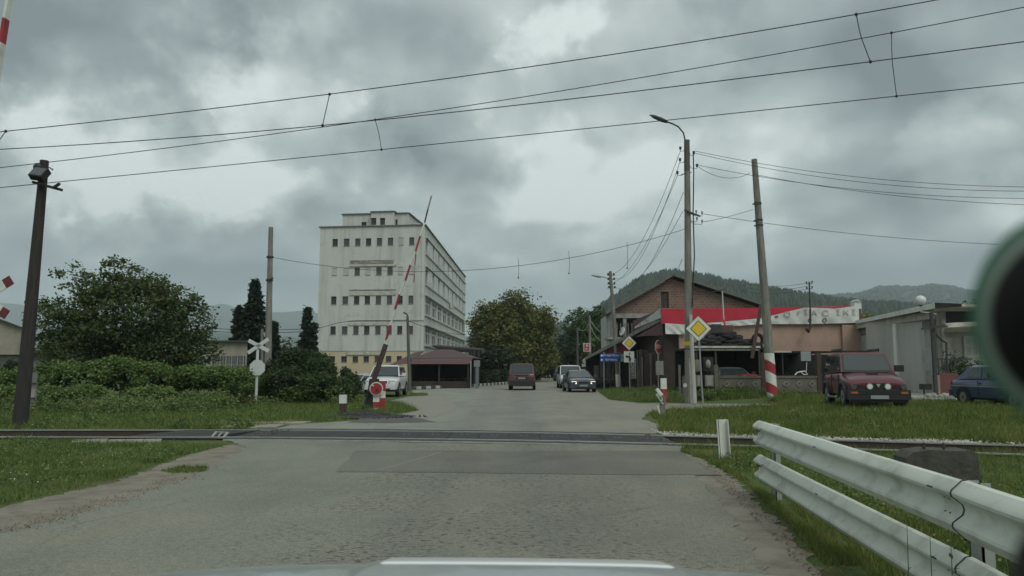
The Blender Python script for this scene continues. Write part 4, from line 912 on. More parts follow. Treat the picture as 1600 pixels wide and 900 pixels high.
# slatted brown wall to the left of the peach corner
for i in range(13):
    px = 1003 + i * 4.4; a = S3(px, 552 + (i < 3) * 6, 50.4 + (1062 - px) * .05); x = a.x
    MB().box(x - .045, x + .045, a.y - .05, a.y, -.05, a.z).build('wall_slat', [POLEC, WOODB, WOODB][i % 3], shp)
bwl = MB(); p0, p1 = S3(1000, 0, 53.9), S3(1062, 0, 50.7); bwl.prism([(p0.x, p0.y, -.1), (p1.x, p1.y, -.1), (p1.x, p1.y, S3(0, 548, 50.7).z), (p0.x, p0.y, S3(0, 552, 53.9).z)], (0, .12, 0)); bwl.build('timber_wall', WOODB, shp)
MB().box(S3(1024, 0, 50).x, S3(1036, 0, 50).x, 49.9, 49.95, S3(0, 586, 50).z, S3(0, 564, 50).z).build('notice_panel', mat('grey_notice', (.25, .25, .23), (.19, .19, .17), 3, .8), shp)
# banners: pleated cloth sheets hung on the parapet
def cloth(xsn, topf, botf, y, m, name, par, amp=.05, nz=5, freq=1.0, nxs=60):
    vs = []; fs = []
    for j in range(nz + 1):
        for i in range(nxs + 1):
            px = xsn[0] + (xsn[1] - xsn[0]) * i / nxs; t = j / nz
            zt, zb_ = S3(px, topf(px), y).z, S3(px, botf(px), y).z; z = zb_ + (zt - zb_) * t
            x = S3(px, 500, y).x; yy = y - .03 - amp * (0.5 + .5 * math.sin(freq * (px * .35 + 6 * t + 2 * math.sin(px * .07)))) * (1.1 - t)
            vs.append((x, yy, z))
    for j in range(nz):
        for i in range(nxs): k = j * (nxs + 1) + i; fs.append((k, k + 1, k + nxs + 2, k + nxs + 1))
    k0 = len(vs); vs2 = [(x, yy + .012, z) for x, yy, z in vs]; fs2 = [tuple(i + k0 for i in f[::-1]) for f in fs]
    b = MB(); b.add(vs + vs2, fs + fs2)
    ring = [i for i in range(nxs + 1)] + [j * (nxs + 1) + nxs for j in range(1, nz + 1)] + [nz * (nxs + 1) + i for i in range(nxs - 1, -1, -1)] + [j * (nxs + 1) for j in range(nz - 1, 0, -1)]
    b.f += [(ring[i], ring[(i + 1) % len(ring)], ring[(i + 1) % len(ring)] + k0, ring[i] + k0) for i in range(len(ring))]
    return b.build(name, m, par, smooth=True, ang=70)
ip = lambda xs_, ys_: (lambda px: float(np.interp(px, xs_, ys_)))
INKF = mat('very_faded_ink', (0.26, 0.28, 0.26), (0.42, 0.44, 0.41), 5, 0.8)
BANW = mat('white_banner', (0.62, 0.64, 0.59), (0.52, 0.54, 0.50), 1.3, .8, .3, 5, dirt=(.33, .34, .31), dsc=1.6, damt=.5)
rbn = thing('red_banner', 'long plain red banner stretched along the shop roof edge', 'banner', (S3(1180, 0).x, SY - .1, z_bb))
cloth((1033, 1340), ip([1033, 1180, 1340], [482.5, 481, 478.2]), ip([1033, 1070, 1105, 1190, 1255, 1340], [506, 507.5, 504.5, 496, 483, 481.5]), SY - .08, REDB, 'banner_cloth', rbn, .03, 4, .5)
wbn = thing('white_banner', 'crumpled white banner with faded black letters, hung under the red one', 'banner', (S3(1270, 0).x, SY - .2, z_bb))
cloth((1104, 1342), ip([1104, 1190, 1258, 1276, 1305, 1342], [505, 497, 480.5, 481, 482.5, 477.5]), ip([1104, 1125, 1190, 1260, 1342], [506, 511, 506.5, 506.5, 504.5]), SY - .17, BANW, 'banner_cloth', wbn, .06, 6, .8, 90)
for ch_, px, py, s in (('▬', 1214, 494.5, .5), ('О', 1230, 490.5, .85), ('Г', 1249, 489, .6), ('І', 1259, 487.5, .85), ('А', 1272, 489, .85), ('С', 1290, 489, .9), ('І', 1310, 487.5, .9), ('К', 1322, 488, .8), ('І', 1334, 487, .9), ('○', 1263, 500.5, .35), ('○', 1286, 500.5, .42)):
    if ch_ == '▬': MB().box(S3(1211, 0).x, S3(1216, 0).x, SY - .27, SY - .25, S3(0, 496.5).z, S3(0, 493.5).z).build('lettering', INK, wbn); continue
    if ch_ == '○':
        c = S3(px, py); rg = MB()
        for k in range(14):
            a, b2 = 2 * math.pi * k / 14, 2 * math.pi * (k + 1) / 14; r_ = s * .3
            rg.beam((c.x + math.cos(a) * r_, SY - .26, c.z + math.sin(a) * r_), (c.x + math.cos(b2) * r_, SY - .26, c.z + math.sin(b2) * r_), .03, .05, up=(0, 1, 0))
        rg.build('printed_ring', INK, wbn); continue
    p = S3(px, py + 1.0, SY - .262); text(ch_, 'lettering', s * .56, INKF, wbn, Matrix.Translation(p) @ FACE, .006, 1.35)
wb2 = thing('draped_cloth', 'white cloth hanging in folds under the red banner beside the streetlight pole', 'cloth', (S3(1055, 0).x, SY - .3, 3.8))
cloth((1039, 1072), ip([1039, 1072], [505, 507.3]), ip([1039, 1072], [522, 522.5]), SY - .16, BANW, 'cloth', wb2, .08, 6, 1.3, 40)
tri = thing('corner_banner', 'pointed white banner sloping down from the red banner over the porch', 'banner', (S3(1020, 0).x, SY, 3.5))
MB().prism([S3(1031.5, 482, 50), S3(1033, 496.5, 50), S3(992, 513, 56), S3(992, 510.5, 56)], (0, .04, 0)).build('banner_cloth', BANW, tri)
for k, (px, py) in enumerate(((1001, 505.3), (1006, 503.4), (1011.5, 501))):
    p = V(px, py, 50 + (1032 - px) * .15 - .12); text('ДІМ'[k], 'lettering', .32, INK, tri, Matrix.Translation(p) @ FACE @ Matrix.Rotation(rad(22), 4, 'Z'), .01)
# porch roof falling away to the left
pr = thing('porch', 'dark sloping porch roof with brown boarding left of the shop', 'porch', (8.5, 56, 0))
hi0, lo0 = S3(1036, 498, 50.3), S3(914, 561, 66); hi1 = Vector((hi0.x + 2, 66, hi0.z)); lo1 = Vector((lo0.x + 1.5, 80, lo0.z))
MB().prism([hi0, lo0, lo1, hi1], (0, 0, .12)).build('roof', STEELD, pr)
MB().beam(hi0 + Vector((0, -.08, .02)), lo0 + Vector((0, -.08, .02)), .06, .24).build('verge_board', POLEC, pr)
MB().prism([S3(1036, 501, 50.4), S3(1036, 524, 50.4), S3(1004, 525, 53.5), S3(983, 528, 56.8)], (0, .1, 0)).build('gable_boarding', MAROON, pr)
MB().prism([S3(936, 552, 63.3), S3(985, 530, 57.5), S3(985, 548, 57.5), S3(966, 556, 60.5)], (0, .1, 0)).build('red_fascia', RED, pr)
for px, Y in ((1003, 53.6), (986, 57), (960, 63)):
    q = S3(px, 600, Y); MB().box(q.x - .07, q.x + .07, q.y - .07, q.y + .07, 0, 2.9).build('post', WOODB, pr)
MB().prism([(lo0.x + .1, 66.3, -.05), (hi1.x - .1, 66.3, -.05), (hi1.x - .1, 66.3, hi1.z - .05), (lo0.x + .1, 66.3, lo0.z - .05)], (0, .15, 0)).build('back_wall', DARKIN, pr)
# screens and plastic chairs of the cafe under the porch
t = thing('tarpaulin_screen', 'grey brown tarpaulin screen behind the cafe tables', 'screen', (S3(945, 600, 65).x, 65, 0))
for k, (a, b_) in enumerate(((928, 936), (937, 946), (947, 955), (956, 966))): MB().box(S3(a, 0, 65).x, S3(b_, 0, 65).x - .03, 65, 65.06, .55, S3(0, (571, 565, 563, 564)[k], 65).z).build('screen_panel', mat('tarp', (.22, .21, .18), (.15, .145, .125), 1, .9, dirt=(.09, .085, .07)), t)
MB().box(S3(928, 0, 65).x, S3(966, 0, 65).x, 65.07, 65.13, -.05, .54).build('base_board', DARKIN, t)
DGREEN = mat('dark_chair_plastic', (.025, .03, .028), (.018, .02, .02), 3, .5)
def cafe_chair(x, y, rz, lab, c0=None):
    if c0 is None:
        t = thing('cafe_chair', lab, 'chair', (x, y, 0), rz, 'plastic cafe chairs on the pavement', local=True)
        MB().box(-.23, .23, -.23, .23, .42, .45).build('seat', DGREEN, t); MB().prism([(-.23, .21, .45), (.23, .21, .45), (.2, .3, .88), (-.2, .3, .88)], (0, .03, 0)).build('backrest', DGREEN, t)
        for a in (-1, 1):
            for b_ in (-1, 1): MB().beam((a * .2, b_ * .2, .42), (a * .24, b_ * .25, 0), .04, .04).build('leg', DGREEN, t)
            MB().beam((a * .25, -.2, .66), (a * .25, .24, .66), .04, .03).build('armrest', DGREEN, t)
        return t
    t = c0.copy(); COL.objects.link(t); t.location = (x, y, 0); t.rotation_euler = (0, 0, rz); t['label'] = lab
    for ch in c0.children: c = ch.copy(); COL.objects.link(c); c.parent = t
    return t
c0 = None
for px, Y, rz, lab in ((933, 58.8, 2.0, 'dark plastic chair nearest the black car, under the porch'), (941, 60.0, .3, 'dark plastic chair left of the cafe table'), (951, 60.4, -.4, 'dark plastic chair just right of the cafe table'), (959, 59.2, 1.2, 'dark plastic chair by the leaning lamp pole foot'), (944, 62.5, 3.0, 'dark plastic chair behind the cafe table')):
    p = S3(px, 600, Y); q = cafe_chair(p.x, p.y, rz, lab, c0); c0 = c0 or q
p = S3(946, 600, 61.2); t = thing('cafe_table', 'small pale round cafe table among dark chairs', 'table', (p.x, p.y, 0)); MB().disc((p.x, p.y, .73), .45, (0, 0, 1), .04).build('table_top', POLEC, t); MB().tube([(p.x, p.y, 0), (p.x, p.y, .7)], .04).build('leg', STEELD, t)
t = thing('greenish_kiosk_wall', 'weathered greenish timber and glass screen right of the white vertical sign', 'screen', (S3(997, 600, 55).x, 55, 0))
for k in range(5):
    a = S3(994.5 + k * 4.2, 0, 55.5 - .1 * k).x; MB().box(a - .04, a + .04, 55, 55.08, 0, S3(0, 549, 55).z).build('upright', mat('greenish_wood', (.24, .25, .20), (.17, .18, .15), 3, .9, st=(4, 4, .5)), t)
    if k < 4: MB().box(a + .05, a + .14, 55.02, 55.06, 0, S3(0, 578, 55).z).build('board', MATS['greenish_wood'], t)
MB().box(S3(994, 0, 55).x, S3(1012, 0, 55).x, 54.94, 55.0, S3(0, 549, 55).z, S3(0, 547.5, 55).z).build('rail', POLEC, t)
MB().box(S3(994, 0, 55).x, S3(1012, 0, 55).x, 54.93, 54.99, S3(0, 567, 55).z, S3(0, 565.5, 55).z).build('rail', POLEC, t)
p = S3(989, 600, 56); t = thing('vertical_sign', 'tall narrow white sign with dark letters running downwards', 'sign', (p.x, p.y, 0))
x0, x1 = S3(985.5, 0, 56).x, S3(993.5, 0, 56).x; MB().box(x0, x1, 56, 56.06, S3(0, 592, 56).z, S3(0, 560, 56).z).build('panel', WHITE, t); MB().box(x0 + .05, x1 - .05, 56.07, 56.15, 0, S3(0, 592, 56).z + .2).build('post', WOOD, t)
text('ЛАСОЩЕ', 'lettering', .38, SIGNK, t, Matrix.Translation((p.x, 55.99, S3(0, 577, 56).z)) @ FACE @ Matrix.Rotation(rad(-90), 4, 'Z'), .004, .92)

# ------------------------------------------------------------------ tyre yard: fence, sheds, junk
FY = 37.0
def F3(px, py, Y=FY): return V(px, py, Y)
FCON = mat('fence_concrete', (.17, .16, .125), (.115, .11, .085), 2, .95, .5, 25, dirt=(.075, .075, .055), dsc=1.5, damt=.8)
fn = thing('concrete_fence', 'low decorative concrete panel fence in front of the tyre yard', 'fence', (F3(1190, 600).x, FY, .1))
px_ = [1062, 1086, 1119, 1193, 1280]
for i, px in enumerate(px_):
    p = F3(px, 600); pw = .10 if i > 1 else .05; MB().box(p.x - pw, p.x + pw, FY - pw, FY + pw, 0, F3(0, 551 if i > 2 else (570 if i < 4 else 560)).z).build('post', RUST if i >= 3 else FCON, fn)
for i in range(4):
    a, b_ = F3(px_[i], 0).x + .1, F3(px_[i + 1], 0).x - .1; ztop = F3(0, 587.5).z
    pn = MB().box(a, b_, FY - .035, FY + .035, 0.02, ztop).build('fence_panel', FCON, fn)
    MB().box(a, b_, FY - .07, FY - .036, ztop - .10, ztop + .01).build('rail_moulding', FCON, pn); MB().box(a, b_, FY - .06, FY - .036, .42, .50).build('rail_moulding', FCON, pn)
    n = max(1, int((b_ - a) / .55))
    for k in range(n):
        c = a + (b_ - a) * (k + .5) / n; zc = .80; m = MB(); s = .14
        for q in ((-s, 0, 0, s * .8), (0, s * .8, s, 0), (s, 0, 0, -s * .8), (0, -s * .8, -s, 0)): m.beam((c + q[0], FY - .055, zc + q[1]), (c + q[2], FY - .055, zc + q[3]), .035, .03, up=(0, 1, 0))
        m.build('lozenge', CONC, pn)
# gate with ornate boxes
t = thing('yard_gate_pillars', 'two stacked ornate concrete boxes by the yard entrance', 'gate post', (F3(1105, 600, 36.6).x, 36.6, .1))
for (xa, xb_, ya, yb, nm) in ((1101, 1114, 586, 604, 'lower_box'), (1100.5, 1114.5, 558, 580, 'upper_box'), (1087, 1095, 562, 580, 'notice_box'), (1087, 1094, 586, 604, 'side_box')):
    a, b_ = F3(xa, 0, 36.6).x, F3(xb_, 0, 36.6).x; c, d = F3(0, yb, 36.6).z, F3(0, ya, 36.6).z
    o = MB().box(a, b_, 36.6, 36.9, c, d).build(nm, mat('ornate_concrete', (.24, .23, .18), (.17, .165, .13), 3, .9, dirt=(.08, .08, .06)) if 'upper' not in nm else WOOD, t)
    if nm in ('lower_box', 'side_box'): MB().box(a + .05, b_ - .05, 36.57, 36.598, c + .05, d - .05).build('raised_field', CONC, o)
    if nm == 'upper_box': MB().sphere((a + .17, 36.58, (c + d) / 2), .12, 10, 8, 1.8).build('pale_oval', CONC, o)
MB().box(F3(1086, 0, 36.9).x, F3(1116, 0, 36.9).x, 36.95, 37.1, 0, F3(0, 582, 37).z).build('back_slab', WOOD, t)
# dark shed with tyres on its roof
shd = thing('tyre_shed', 'dark open shed with a flat roof edged by a pale strip', 'shed', (F3(1140, 600, 41).x, 41, .1))
X0, X1 = F3(1085, 0, 41).x, F3(1195, 0, 41).x; zt = F3(0, 542, 41).z
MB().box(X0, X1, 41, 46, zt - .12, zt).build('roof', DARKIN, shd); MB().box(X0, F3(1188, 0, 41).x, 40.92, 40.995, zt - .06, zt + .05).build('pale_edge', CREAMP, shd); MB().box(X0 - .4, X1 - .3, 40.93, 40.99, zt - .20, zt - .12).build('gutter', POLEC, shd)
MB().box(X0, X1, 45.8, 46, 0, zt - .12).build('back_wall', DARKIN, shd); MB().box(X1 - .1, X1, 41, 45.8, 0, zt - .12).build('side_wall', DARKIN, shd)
for px in (1088, 1118, 1186): q = F3(px, 0, 41.1); MB().box(q.x - .05, q.x + .05, 41.02, 41.12, 0, zt - .12).build('post', STEELD, shd)
MB().box(F3(1116, 0, 41).x, F3(1128, 0, 41).x, 42.5, 42.6, .1, 1.6).build('door', mat('blue_grey_door', (.06, .075, .075), (.05, .06, .06), 3, .8), shd)
shd2 = thing('open_shed', 'dark open lean-to shed with clutter behind the striped pole', 'shed', (F3(1240, 600, 42).x, 42, .1))
X0, X1 = F3(1188, 0, 42).x, F3(1300, 0, 42).x; zt2 = F3(0, 548.5, 42).z
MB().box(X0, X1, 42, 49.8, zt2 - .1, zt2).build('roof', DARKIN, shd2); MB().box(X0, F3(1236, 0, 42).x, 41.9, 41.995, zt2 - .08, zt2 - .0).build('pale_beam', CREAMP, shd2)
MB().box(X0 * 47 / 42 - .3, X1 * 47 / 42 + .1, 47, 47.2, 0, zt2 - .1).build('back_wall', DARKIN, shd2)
for px in (1191, 1222, 1258, 1275): q = F3(px, 0, 42.1); MB().box(q.x - .04, q.x + .04, 42.02, 42.1, 0, zt2 - .1).build('post', WOOD, shd2)
t = thing('hanging_board', 'pale blue grey corrugated board hanging in the open shed', 'board', (F3(1259, 560, 41.7).x, 41.7, 1.9))
for k in range(5):
    a = F3(1251.5 + k * 3.1, 0, 41.7).x; MB().box(a, a + .10, 41.68, 41.72 + .01 * (k % 2), F3(0, 564, 41.7).z, F3(0, 549, 41.7).z).build('board_strip', mat('pale_blue_board', (.30, .34, .34), (.24, .27, .27), 3, .8), t)
t = thing('white_scrap', 'bent white metal scrap lying on the fence top', 'scrap metal', (F3(1252, 583, 38).x, 38, .9))
sp = [F3(a, b_, 38) for a, b_ in ((1242, 586), (1246, 582), (1252, 580.5), (1258, 580), (1262, 585), (1256, 585.5), (1252, 582))]; MB().tube(sp, .03, 6).build('rod', WHITEC, t); MB().tube([F3(1260, 580, 38), F3(1260.5, 566, 38)], .02, 6).build('upright_rod', FRAMEW, t)
t = thing('work_bench', 'low table of tools in the shadow of the open shed', 'bench', (F3(1230, 600, 43).x, 43, 0)); MB().box(F3(1215, 0, 43).x, F3(1250, 0, 43).x, 43, 43.8, .85, .9).build('top', WOOD, t)
for px in (1216, 1249): MB().box(F3(px, 0, 43).x - .03, F3(px, 0, 43).x + .03, 43.1, 43.2, 0, .85).build('leg', WOOD, t)
for k in range(14):
    a = F3(1213 + rnd.random() * 34, 0, 43).x; MB().beam((a, 42.9, 1.0 + rnd.random() * .5), (a + rnd.uniform(-.6, .6), 43.2, .9 + rnd.random() * .8), .035, .035).build('tool', [STEELD, WOOD, POLED][k % 3], t)
# tyres: stacked on the shed roof
def tyre_mesh():
    m = MB(); R_, r_ = .31, .10; n1, n2 = 20, 8
    for i in range(n1):
        a = 2 * math.pi * i / n1
        for j in range(n2):
            b_ = 2 * math.pi * j / n2; rr = R_ - r_ * .2 + r_ * math.cos(b_); m.v.append((rr * math.cos(a), rr * math.sin(a), r_ * 1.05 * math.sin(b_) ))
    m.f = [(i * n2 + j, ((i + 1) % n1) * n2 + j, ((i + 1) % n1) * n2 + (j + 1) % n2, i * n2 + (j + 1) % n2) for i in range(n1) for j in range(n2)]
    return m
ty0 = None; lab = {}
spots = []
x0, x1 = F3(1090, 0, 42).x, F3(1178, 0, 42).x
for lay in range(4):
    n = 11 - lay * 2
    for k in range(n):
        for row in range(2): spots.append((x0 + lay * .42 + (x1 - x0 - lay * .85) * k / (n - 1) + rnd.uniform(-.06, .06), 41.6 + row * .75 + rnd.uniform(-.08, .08), zt + .11 + lay * .2 + rnd.uniform(0, .03), lay, row, k, n))
cnt = 0
for x, y, z, lay, row, k, n in spots:
    if lay >= 2 and k > n * .75: continue
    if ty0 is None: o = tyre_mesh().build('tyre', RUBBER, None, at=None, smooth=True); ty0 = o
    else: o = ty0.copy(); COL.objects.link(o)
    o.location = (x, y, z); o.rotation_euler = (rnd.uniform(-.25, .25), rnd.uniform(-.25, .25), rnd.random() * 3)
    tag(o, ['worn black tyre in the bottom layer of the heap on the dark shed roof', 'worn black tyre in the second layer of the heap on the dark shed roof', 'worn black tyre near the top of the heap on the dark shed roof', 'worn black tyre on the very top of the heap on the dark shed roof'][lay], 'tyre', 'tyres heaped on the shed roof')
for px, py, s, lb in ((1184, 531, 1, 'black tyre standing on edge beside the leaning rusty beam'),):
    o = ty0.copy(); COL.objects.link(o); o.location = F3(px, py, 41.3); o.rotation_euler = (math.pi / 2, 0, .3); tag(o, lb, 'tyre')
t = thing('rusty_tank', 'brown rusty metal tank standing behind the tyre heap', 'tank', (F3(1130, 520, 44).x, 44, 0)); MB().box(F3(1113, 0, 44).x, F3(1147, 0, 44).x, 44, 45.4, zt + .02, F3(0, 508, 44).z).build('tank_body', MAROON, t); MB().box(F3(1113, 0, 44).x, F3(1128, 0, 44).x, 43.9, 43.99, zt + .02, F3(0, 508, 44).z + .05).build('tank_door', STEELD, t)
t = thing('leaning_beam', 'long rusty steel beam leaning behind the striped concrete pole', 'beam', (F3(1179, 555, 40.5).x, 40.5, 1)); MB().beam(F3(1175, 560, 40.5), F3(1189, 476, 41.5), .14, .12).build('beam', RUST, t)
t = thing('mast', 'thin red and white antenna mast behind the diamond sign', 'mast', (S3(1128, 520, 48).x, 48, 0)); MB().tube([S3(1136, 524, 47), S3(1131, 500, 48)], .06, 6).build('lower_mast', RED, t); MB().tube([S3(1131, 500, 48), S3(1128.5, 455, 48)], .04, 6).build('upper_mast', FRAMEW, t)
MB().beam(S3(1108, 457, 48), S3(1134, 452, 48), .03, .03).build('aerial', STEELD, t)
for k in range(7): p = S3(1109 + k * 3.8, 457 - k * .75, 48); MB().beam(p + Vector((0, -.3, -.05)), p + Vector((0, .3, .05)), .02, .02).build('aerial_rod', STEELD, t)
t = thing('electric_mast', 'slim steel wire mast fixed to the peach wall through the white banner', 'mast', (S3(1265, 520, 49.5).x, 49.5, 0)); MB().tube([S3(1263, 520, 49.4), S3(1266, 512, 49.4), S3(1266, 484, 49.4)], .07, 6).build('lower_mast', RUST, t); MB().tube([S3(1266, 484, 49.4), S3(1264.5, 440, 49.4)], .055, 6).build('upper_mast', STEELD, t)
for y_ in (444, 452): MB().beam(S3(1260, y_, 49.4), S3(1269, y_ - 1, 49.4), .04, .04).build('crossarm', STEELD, t)
for px, py in ((1260, 443), (1269, 442), (1260.5, 451), (1269, 450)): MB().tube([S3(px, py, 49.4), S3(px, py - 3, 49.4)], .05, 6).build('insulator', INSUL, t)
MB().sphere(S3(1262, 515, 49.3), .16, 8, 6).build('bracket', RUST, t)

GREYSH2 = mat('grey_sheet_panel_worn', (0.35, 0.37, 0.34), (0.29, 0.30, 0.28), 0.9, 0.75, 0.1, 8, dirt=(0.15, 0.15, 0.13), dsc=1.1, damt=0.8)
# ------------------------------------------------------------------ grey garage and house at the right
GX0, GX1 = Vector((V(1345, 0, 50).x, 50, 0)), Vector((V(1466, 0, 40).x, 40, 0))
WG = Wall(GX0, GX1)
if WG.N.x > 0: WG.N = -WG.N
gr = thing('grey_garage', 'garage of pale grey sheet panels with a sloping white roof edge', 'garage', (GX0.x, 45, .2))
ztl, ztr = WG.pz(1346, 503), WG.pz(1464, 488)
b = MB(); b.quad(WG.P(0, 0), WG.P(WG.W, 0), WG.P(WG.W, ztr), WG.P(0, ztl)); b.quad(WG.P(0, 0, -.2), WG.P(WG.W, 0, -.2), WG.P(WG.W, ztr, -.2), WG.P(0, ztl, -.2)); b.build('wall', mat('dark_joint_wall', (.17, .17, .15), (.12, .12, .105), 1, .9), gr)
cu_ = [0, WG.px(1372), WG.px(1407), WG.px(1440), WG.W]
cu_ = [0.0, WG.W * .13, WG.W * .27, WG.px(1405), WG.px(1413), WG.px(1440), WG.W - .05]
zsp = [.15, WG.pz(1430, 578), WG.pz(1430, 546), WG.pz(1430, 515)]
for i in range(len(cu_) - 1):
    if i == 3: continue
    for j in range(3):
        WG.slab(MB(), cu_[i] + .08, cu_[i + 1] - .08, zsp[j] + .035, zsp[j + 1] - .03, .02 + rnd.uniform(0, .01), .06 + rnd.uniform(0, .02)).build('sheet_panel', [GREYSH, GREYSH2][(i + j) % 2], gr)
WG.slab(MB(), WG.px(1406), WG.px(1411), .1, WG.pz(1408, 506), .09, .30).build('white_pole', WHITEC, gr)
for i in range(len(cu_) - 1):
    if i != 3: MB().prism([WG.P(cu_[i] + .06, zsp[3] + .03, .02), WG.P(cu_[i + 1] - .06, zsp[3] + .03, .02), WG.P(cu_[i + 1] - .06, ztl - .5, .02), WG.P(cu_[i] + .06, ztl - .5, .02)], WG.N * .05).build('upper_panel', mat('dull_upper_panel', (.21, .21, .185), (.15, .15, .13), 1.2, .85, dirt=(.10, .10, .085), dsc=1.5), gr)
zc = [WG.pz(1346, 506), WG.pz(1498, 479)]
fa, fb_ = V(1337, 506.0, 49.6), V(1461, 481.5, 38.0)
MB().prism([fa, fb_, fb_ + Vector((0, 0, .28)), fa + Vector((0, 0, .22))], (.06, .06, 0)).build('roof_fascia', WHITE, gr)
MB().prism([fb_, V(1503, 479.5, 38.0), V(1503, 479.5, 38.0) + Vector((0, 0, .16)), fb_ + Vector((0, 0, .28))], (.02, .06, 0)).build('front_fascia', DARKIN, gr)
MB().prism([fa + Vector((.1, .1, .1)), fb_ + Vector((.1, .1, .12)), fb_ + Vector((6, .1, .0)), fa + Vector((6, .1, -.1))], (0, 0, .12)).build('roof', CREAMP, gr)
MB().prism([WG.P(.05, ztl - .45, .02), WG.P(WG.W, ztr - .35, .02), WG.P(WG.W, ztr + .02, .02), WG.P(.05, ztl + .0, .02)], WG.N * .25).build('under_beam', CREAMP, gr)
# front of the house: faces the camera from the garage corner to the right
hs = thing('house', 'pale house with a white framed window and canopy right of the garage', 'house', (V(1520, 600, 40).x, 40, .2))
H3 = lambda px, py, Y=40: V(px, py, Y)
WH = Wall((H3(1466, 0).x, 40), (H3(1640, 0).x, 40)); WH.N = Vector((0, -1, 0))
dr = (WH.px(1490), WH.px(1508), .26, WH.pz(1500, 525)); wn = (WH.px(1509.5), WH.px(1534), WH.pz(1515, 558), WH.pz(1515, 525))
b = MB(); WH.face(b, 0.1, WH.pz(1500, 481), [dr, wn], .2); b.build('wall', mat('pale_cream_wall', (.46, .46, .41), (.38, .38, .34), 1, .9, dirt=(.2, .2, .17)), hs)
o = window(WH, hs, wn, .12, WGLASS, FRAMEW, 2, 1, .12, split=.55); WH.slab(MB(), dr[0], dr[1], dr[2], dr[3], -.2, -.17).build('door', WDARK, hs)
WH.slab(MB(), WH.px(1474), WH.px(1478), .1, WH.pz(0 + 1476, 500), .02, .25).build('corner_pillar', CREAMP, hs); WH.slab(MB(), WH.px(1478), WH.px(1486), .1, WH.pz(1480, 528), .02, .25).build('corner_pillar', CREAMP, hs)
WH.slab(MB(), WH.px(1483), WH.px(1640), WH.pz(1500, 510), WH.pz(1500, 487), .02, .06).build('dark_panel', mat('dark_panel', (.06, .06, .058), (.04, .04, .04), 2, .8), hs)
WH.slab(MB(), WH.px(1455), WH.px(1640), WH.pz(1500, 487), WH.pz(1500, 482), -.1, .6).build('upper_cornice', CREAMP, hs)
WH.slab(MB(), WH.px(1455), WH.px(1640), WH.pz(1500, 482) + .002, WH.pz(1500, 479.5), -.1, .7).build('roof_edge', DARKIN, hs)
MB().prism([H3(1474, 520, 39.9), H3(1560, 518, 39.9), H3(1575, 507, 37.2), H3(1476, 512, 37.2)], (0, 0, .22)).build('canopy', CREAMP, hs)
MB().box(H3(1466, 0).x, H3(1640, 0).x, 40.1, 48, .1, WH.pz(1500, 481) - .1).build('rear_volume', PLG, hs)
t = thing('railing_wall', 'dark railing above a low maroon wall at the house entrance', 'railing', (H3(1480, 600, 36.5).x, 36.5, .25))
xa, xb_ = H3(1466, 0, 36.5).x, H3(1494, 0, 36.5).x; zr_ = H3(0, 583, 36.5).z; MB().box(xa, xb_, 36.5, 36.7, .2, zr_).build('low_wall', mat('maroon_wall', (.17, .06, .05), (.12, .05, .042), 2, .85, dirt=(.08, .05, .04)), t)
MB().box(H3(1458, 0, 36.5).x, xa - .005, 36.45, 36.75, .2, H3(0, 586, 36.5).z).build('pier', mat('peach_pier', (.30, .22, .16), (.22, .17, .13), 3, .9), t)
for k in range(6): x = xa + .06 + (xb_ - xa - .1) * k / 5; MB().box(x - .015, x + .015, 36.58, 36.61, zr_, H3(0, 561, 36.5).z).build('baluster', STEELD, t)
MB().box(xa, xb_ + .8, 36.57, 36.62, H3(0, 562, 36.5).z, H3(0, 560, 36.5).z).build('handrail', STEELD, t)
t = thing('planter_bush', 'dark shrub behind the railing by the house door', 'shrub', (H3(1505, 600, 37.5).x, 37.5, .25)); leafcloud('foliage', LF_DK, t, [(H3(1500, 0, 37.5).x, 37.5, 1.3, .9, .5, .75), (H3(1530, 0, 37.5).x, 38, 1.1, 1.0, .6, .9), (H3(1488, 0, 37.5).x, 37.3, 1.9, .4, .3, .5)], 2600, .06, 77, .15); MB().tube([H3(1502, 612, 37.5), H3(1502, 590, 37.5)], .05).build('stem', BARK, t)
t = thing('steel_post', 'dark steel porch post with a drainpipe elbow in front of the garage', 'post', (H3(1463, 600, 36.2).x, 36.2, .25)); p = H3(1463, 600, 36.2)
MB().box(p.x - .07, p.x + .07, 36.2, 36.34, .2, H3(0, 488, 36.2).z).build('post', STEELD, t); MB().beam(H3(1440, 514, 36.1), H3(1480, 510, 36.1), .1, .08).build('canopy_bar', STEELD, t); MB().beam(H3(1459, 511, 36.3), H3(1480, 507, 37.5), .12, .1).build('canopy_bar', STEELD, t)
MB().tube([H3(1463, 523, 36.15), H3(1472, 532, 36.3), H3(1478.5, 536, 36.5), H3(1480, 580, 36.6)], .05).build('downpipe', STEELD, t)
t = thing('globe_lamp', 'white globe lamp on a short bracket above the garage roof edge', 'lamp', (H3(1438, 478, 37).x, 37, 4)); MB().sphere(H3(1438.5, 469.5, 37), .245, 20, 14).build('globe', mat('globe_white', (.66, .68, .66), (.6, .62, .6), 2, .35), t, smooth=True, ang=80)
MB().tube([H3(1438.5, 477, 37), H3(1439, 487.5, 37), H3(1452, 488.5, 37.1), H3(1463, 491, 36.3)], .03).build('bracket', CREAMP, t); MB().disc(H3(1438.5, 477.5, 37), .09, (0, 0, 1), .05, 12).build('collar', STEELD, t)
t = thing('scrap_box', 'dark metal box on legs beside the garage wall', 'box', (H3(1451, 605, 38).x, 38, .26)); MB().box(H3(1442, 0, 38).x, H3(1460, 0, 38).x, 38, 38.5, H3(0, 609, 38).z, H3(0, 600, 38).z).build('box', STEELD, t)
for px in (1443, 1459): q = H3(px, 0, 38); MB().box(q.x - .03, q.x + .03, 38.1, 38.16, .25, H3(0, 609, 38).z).build('leg', STEELD, t)
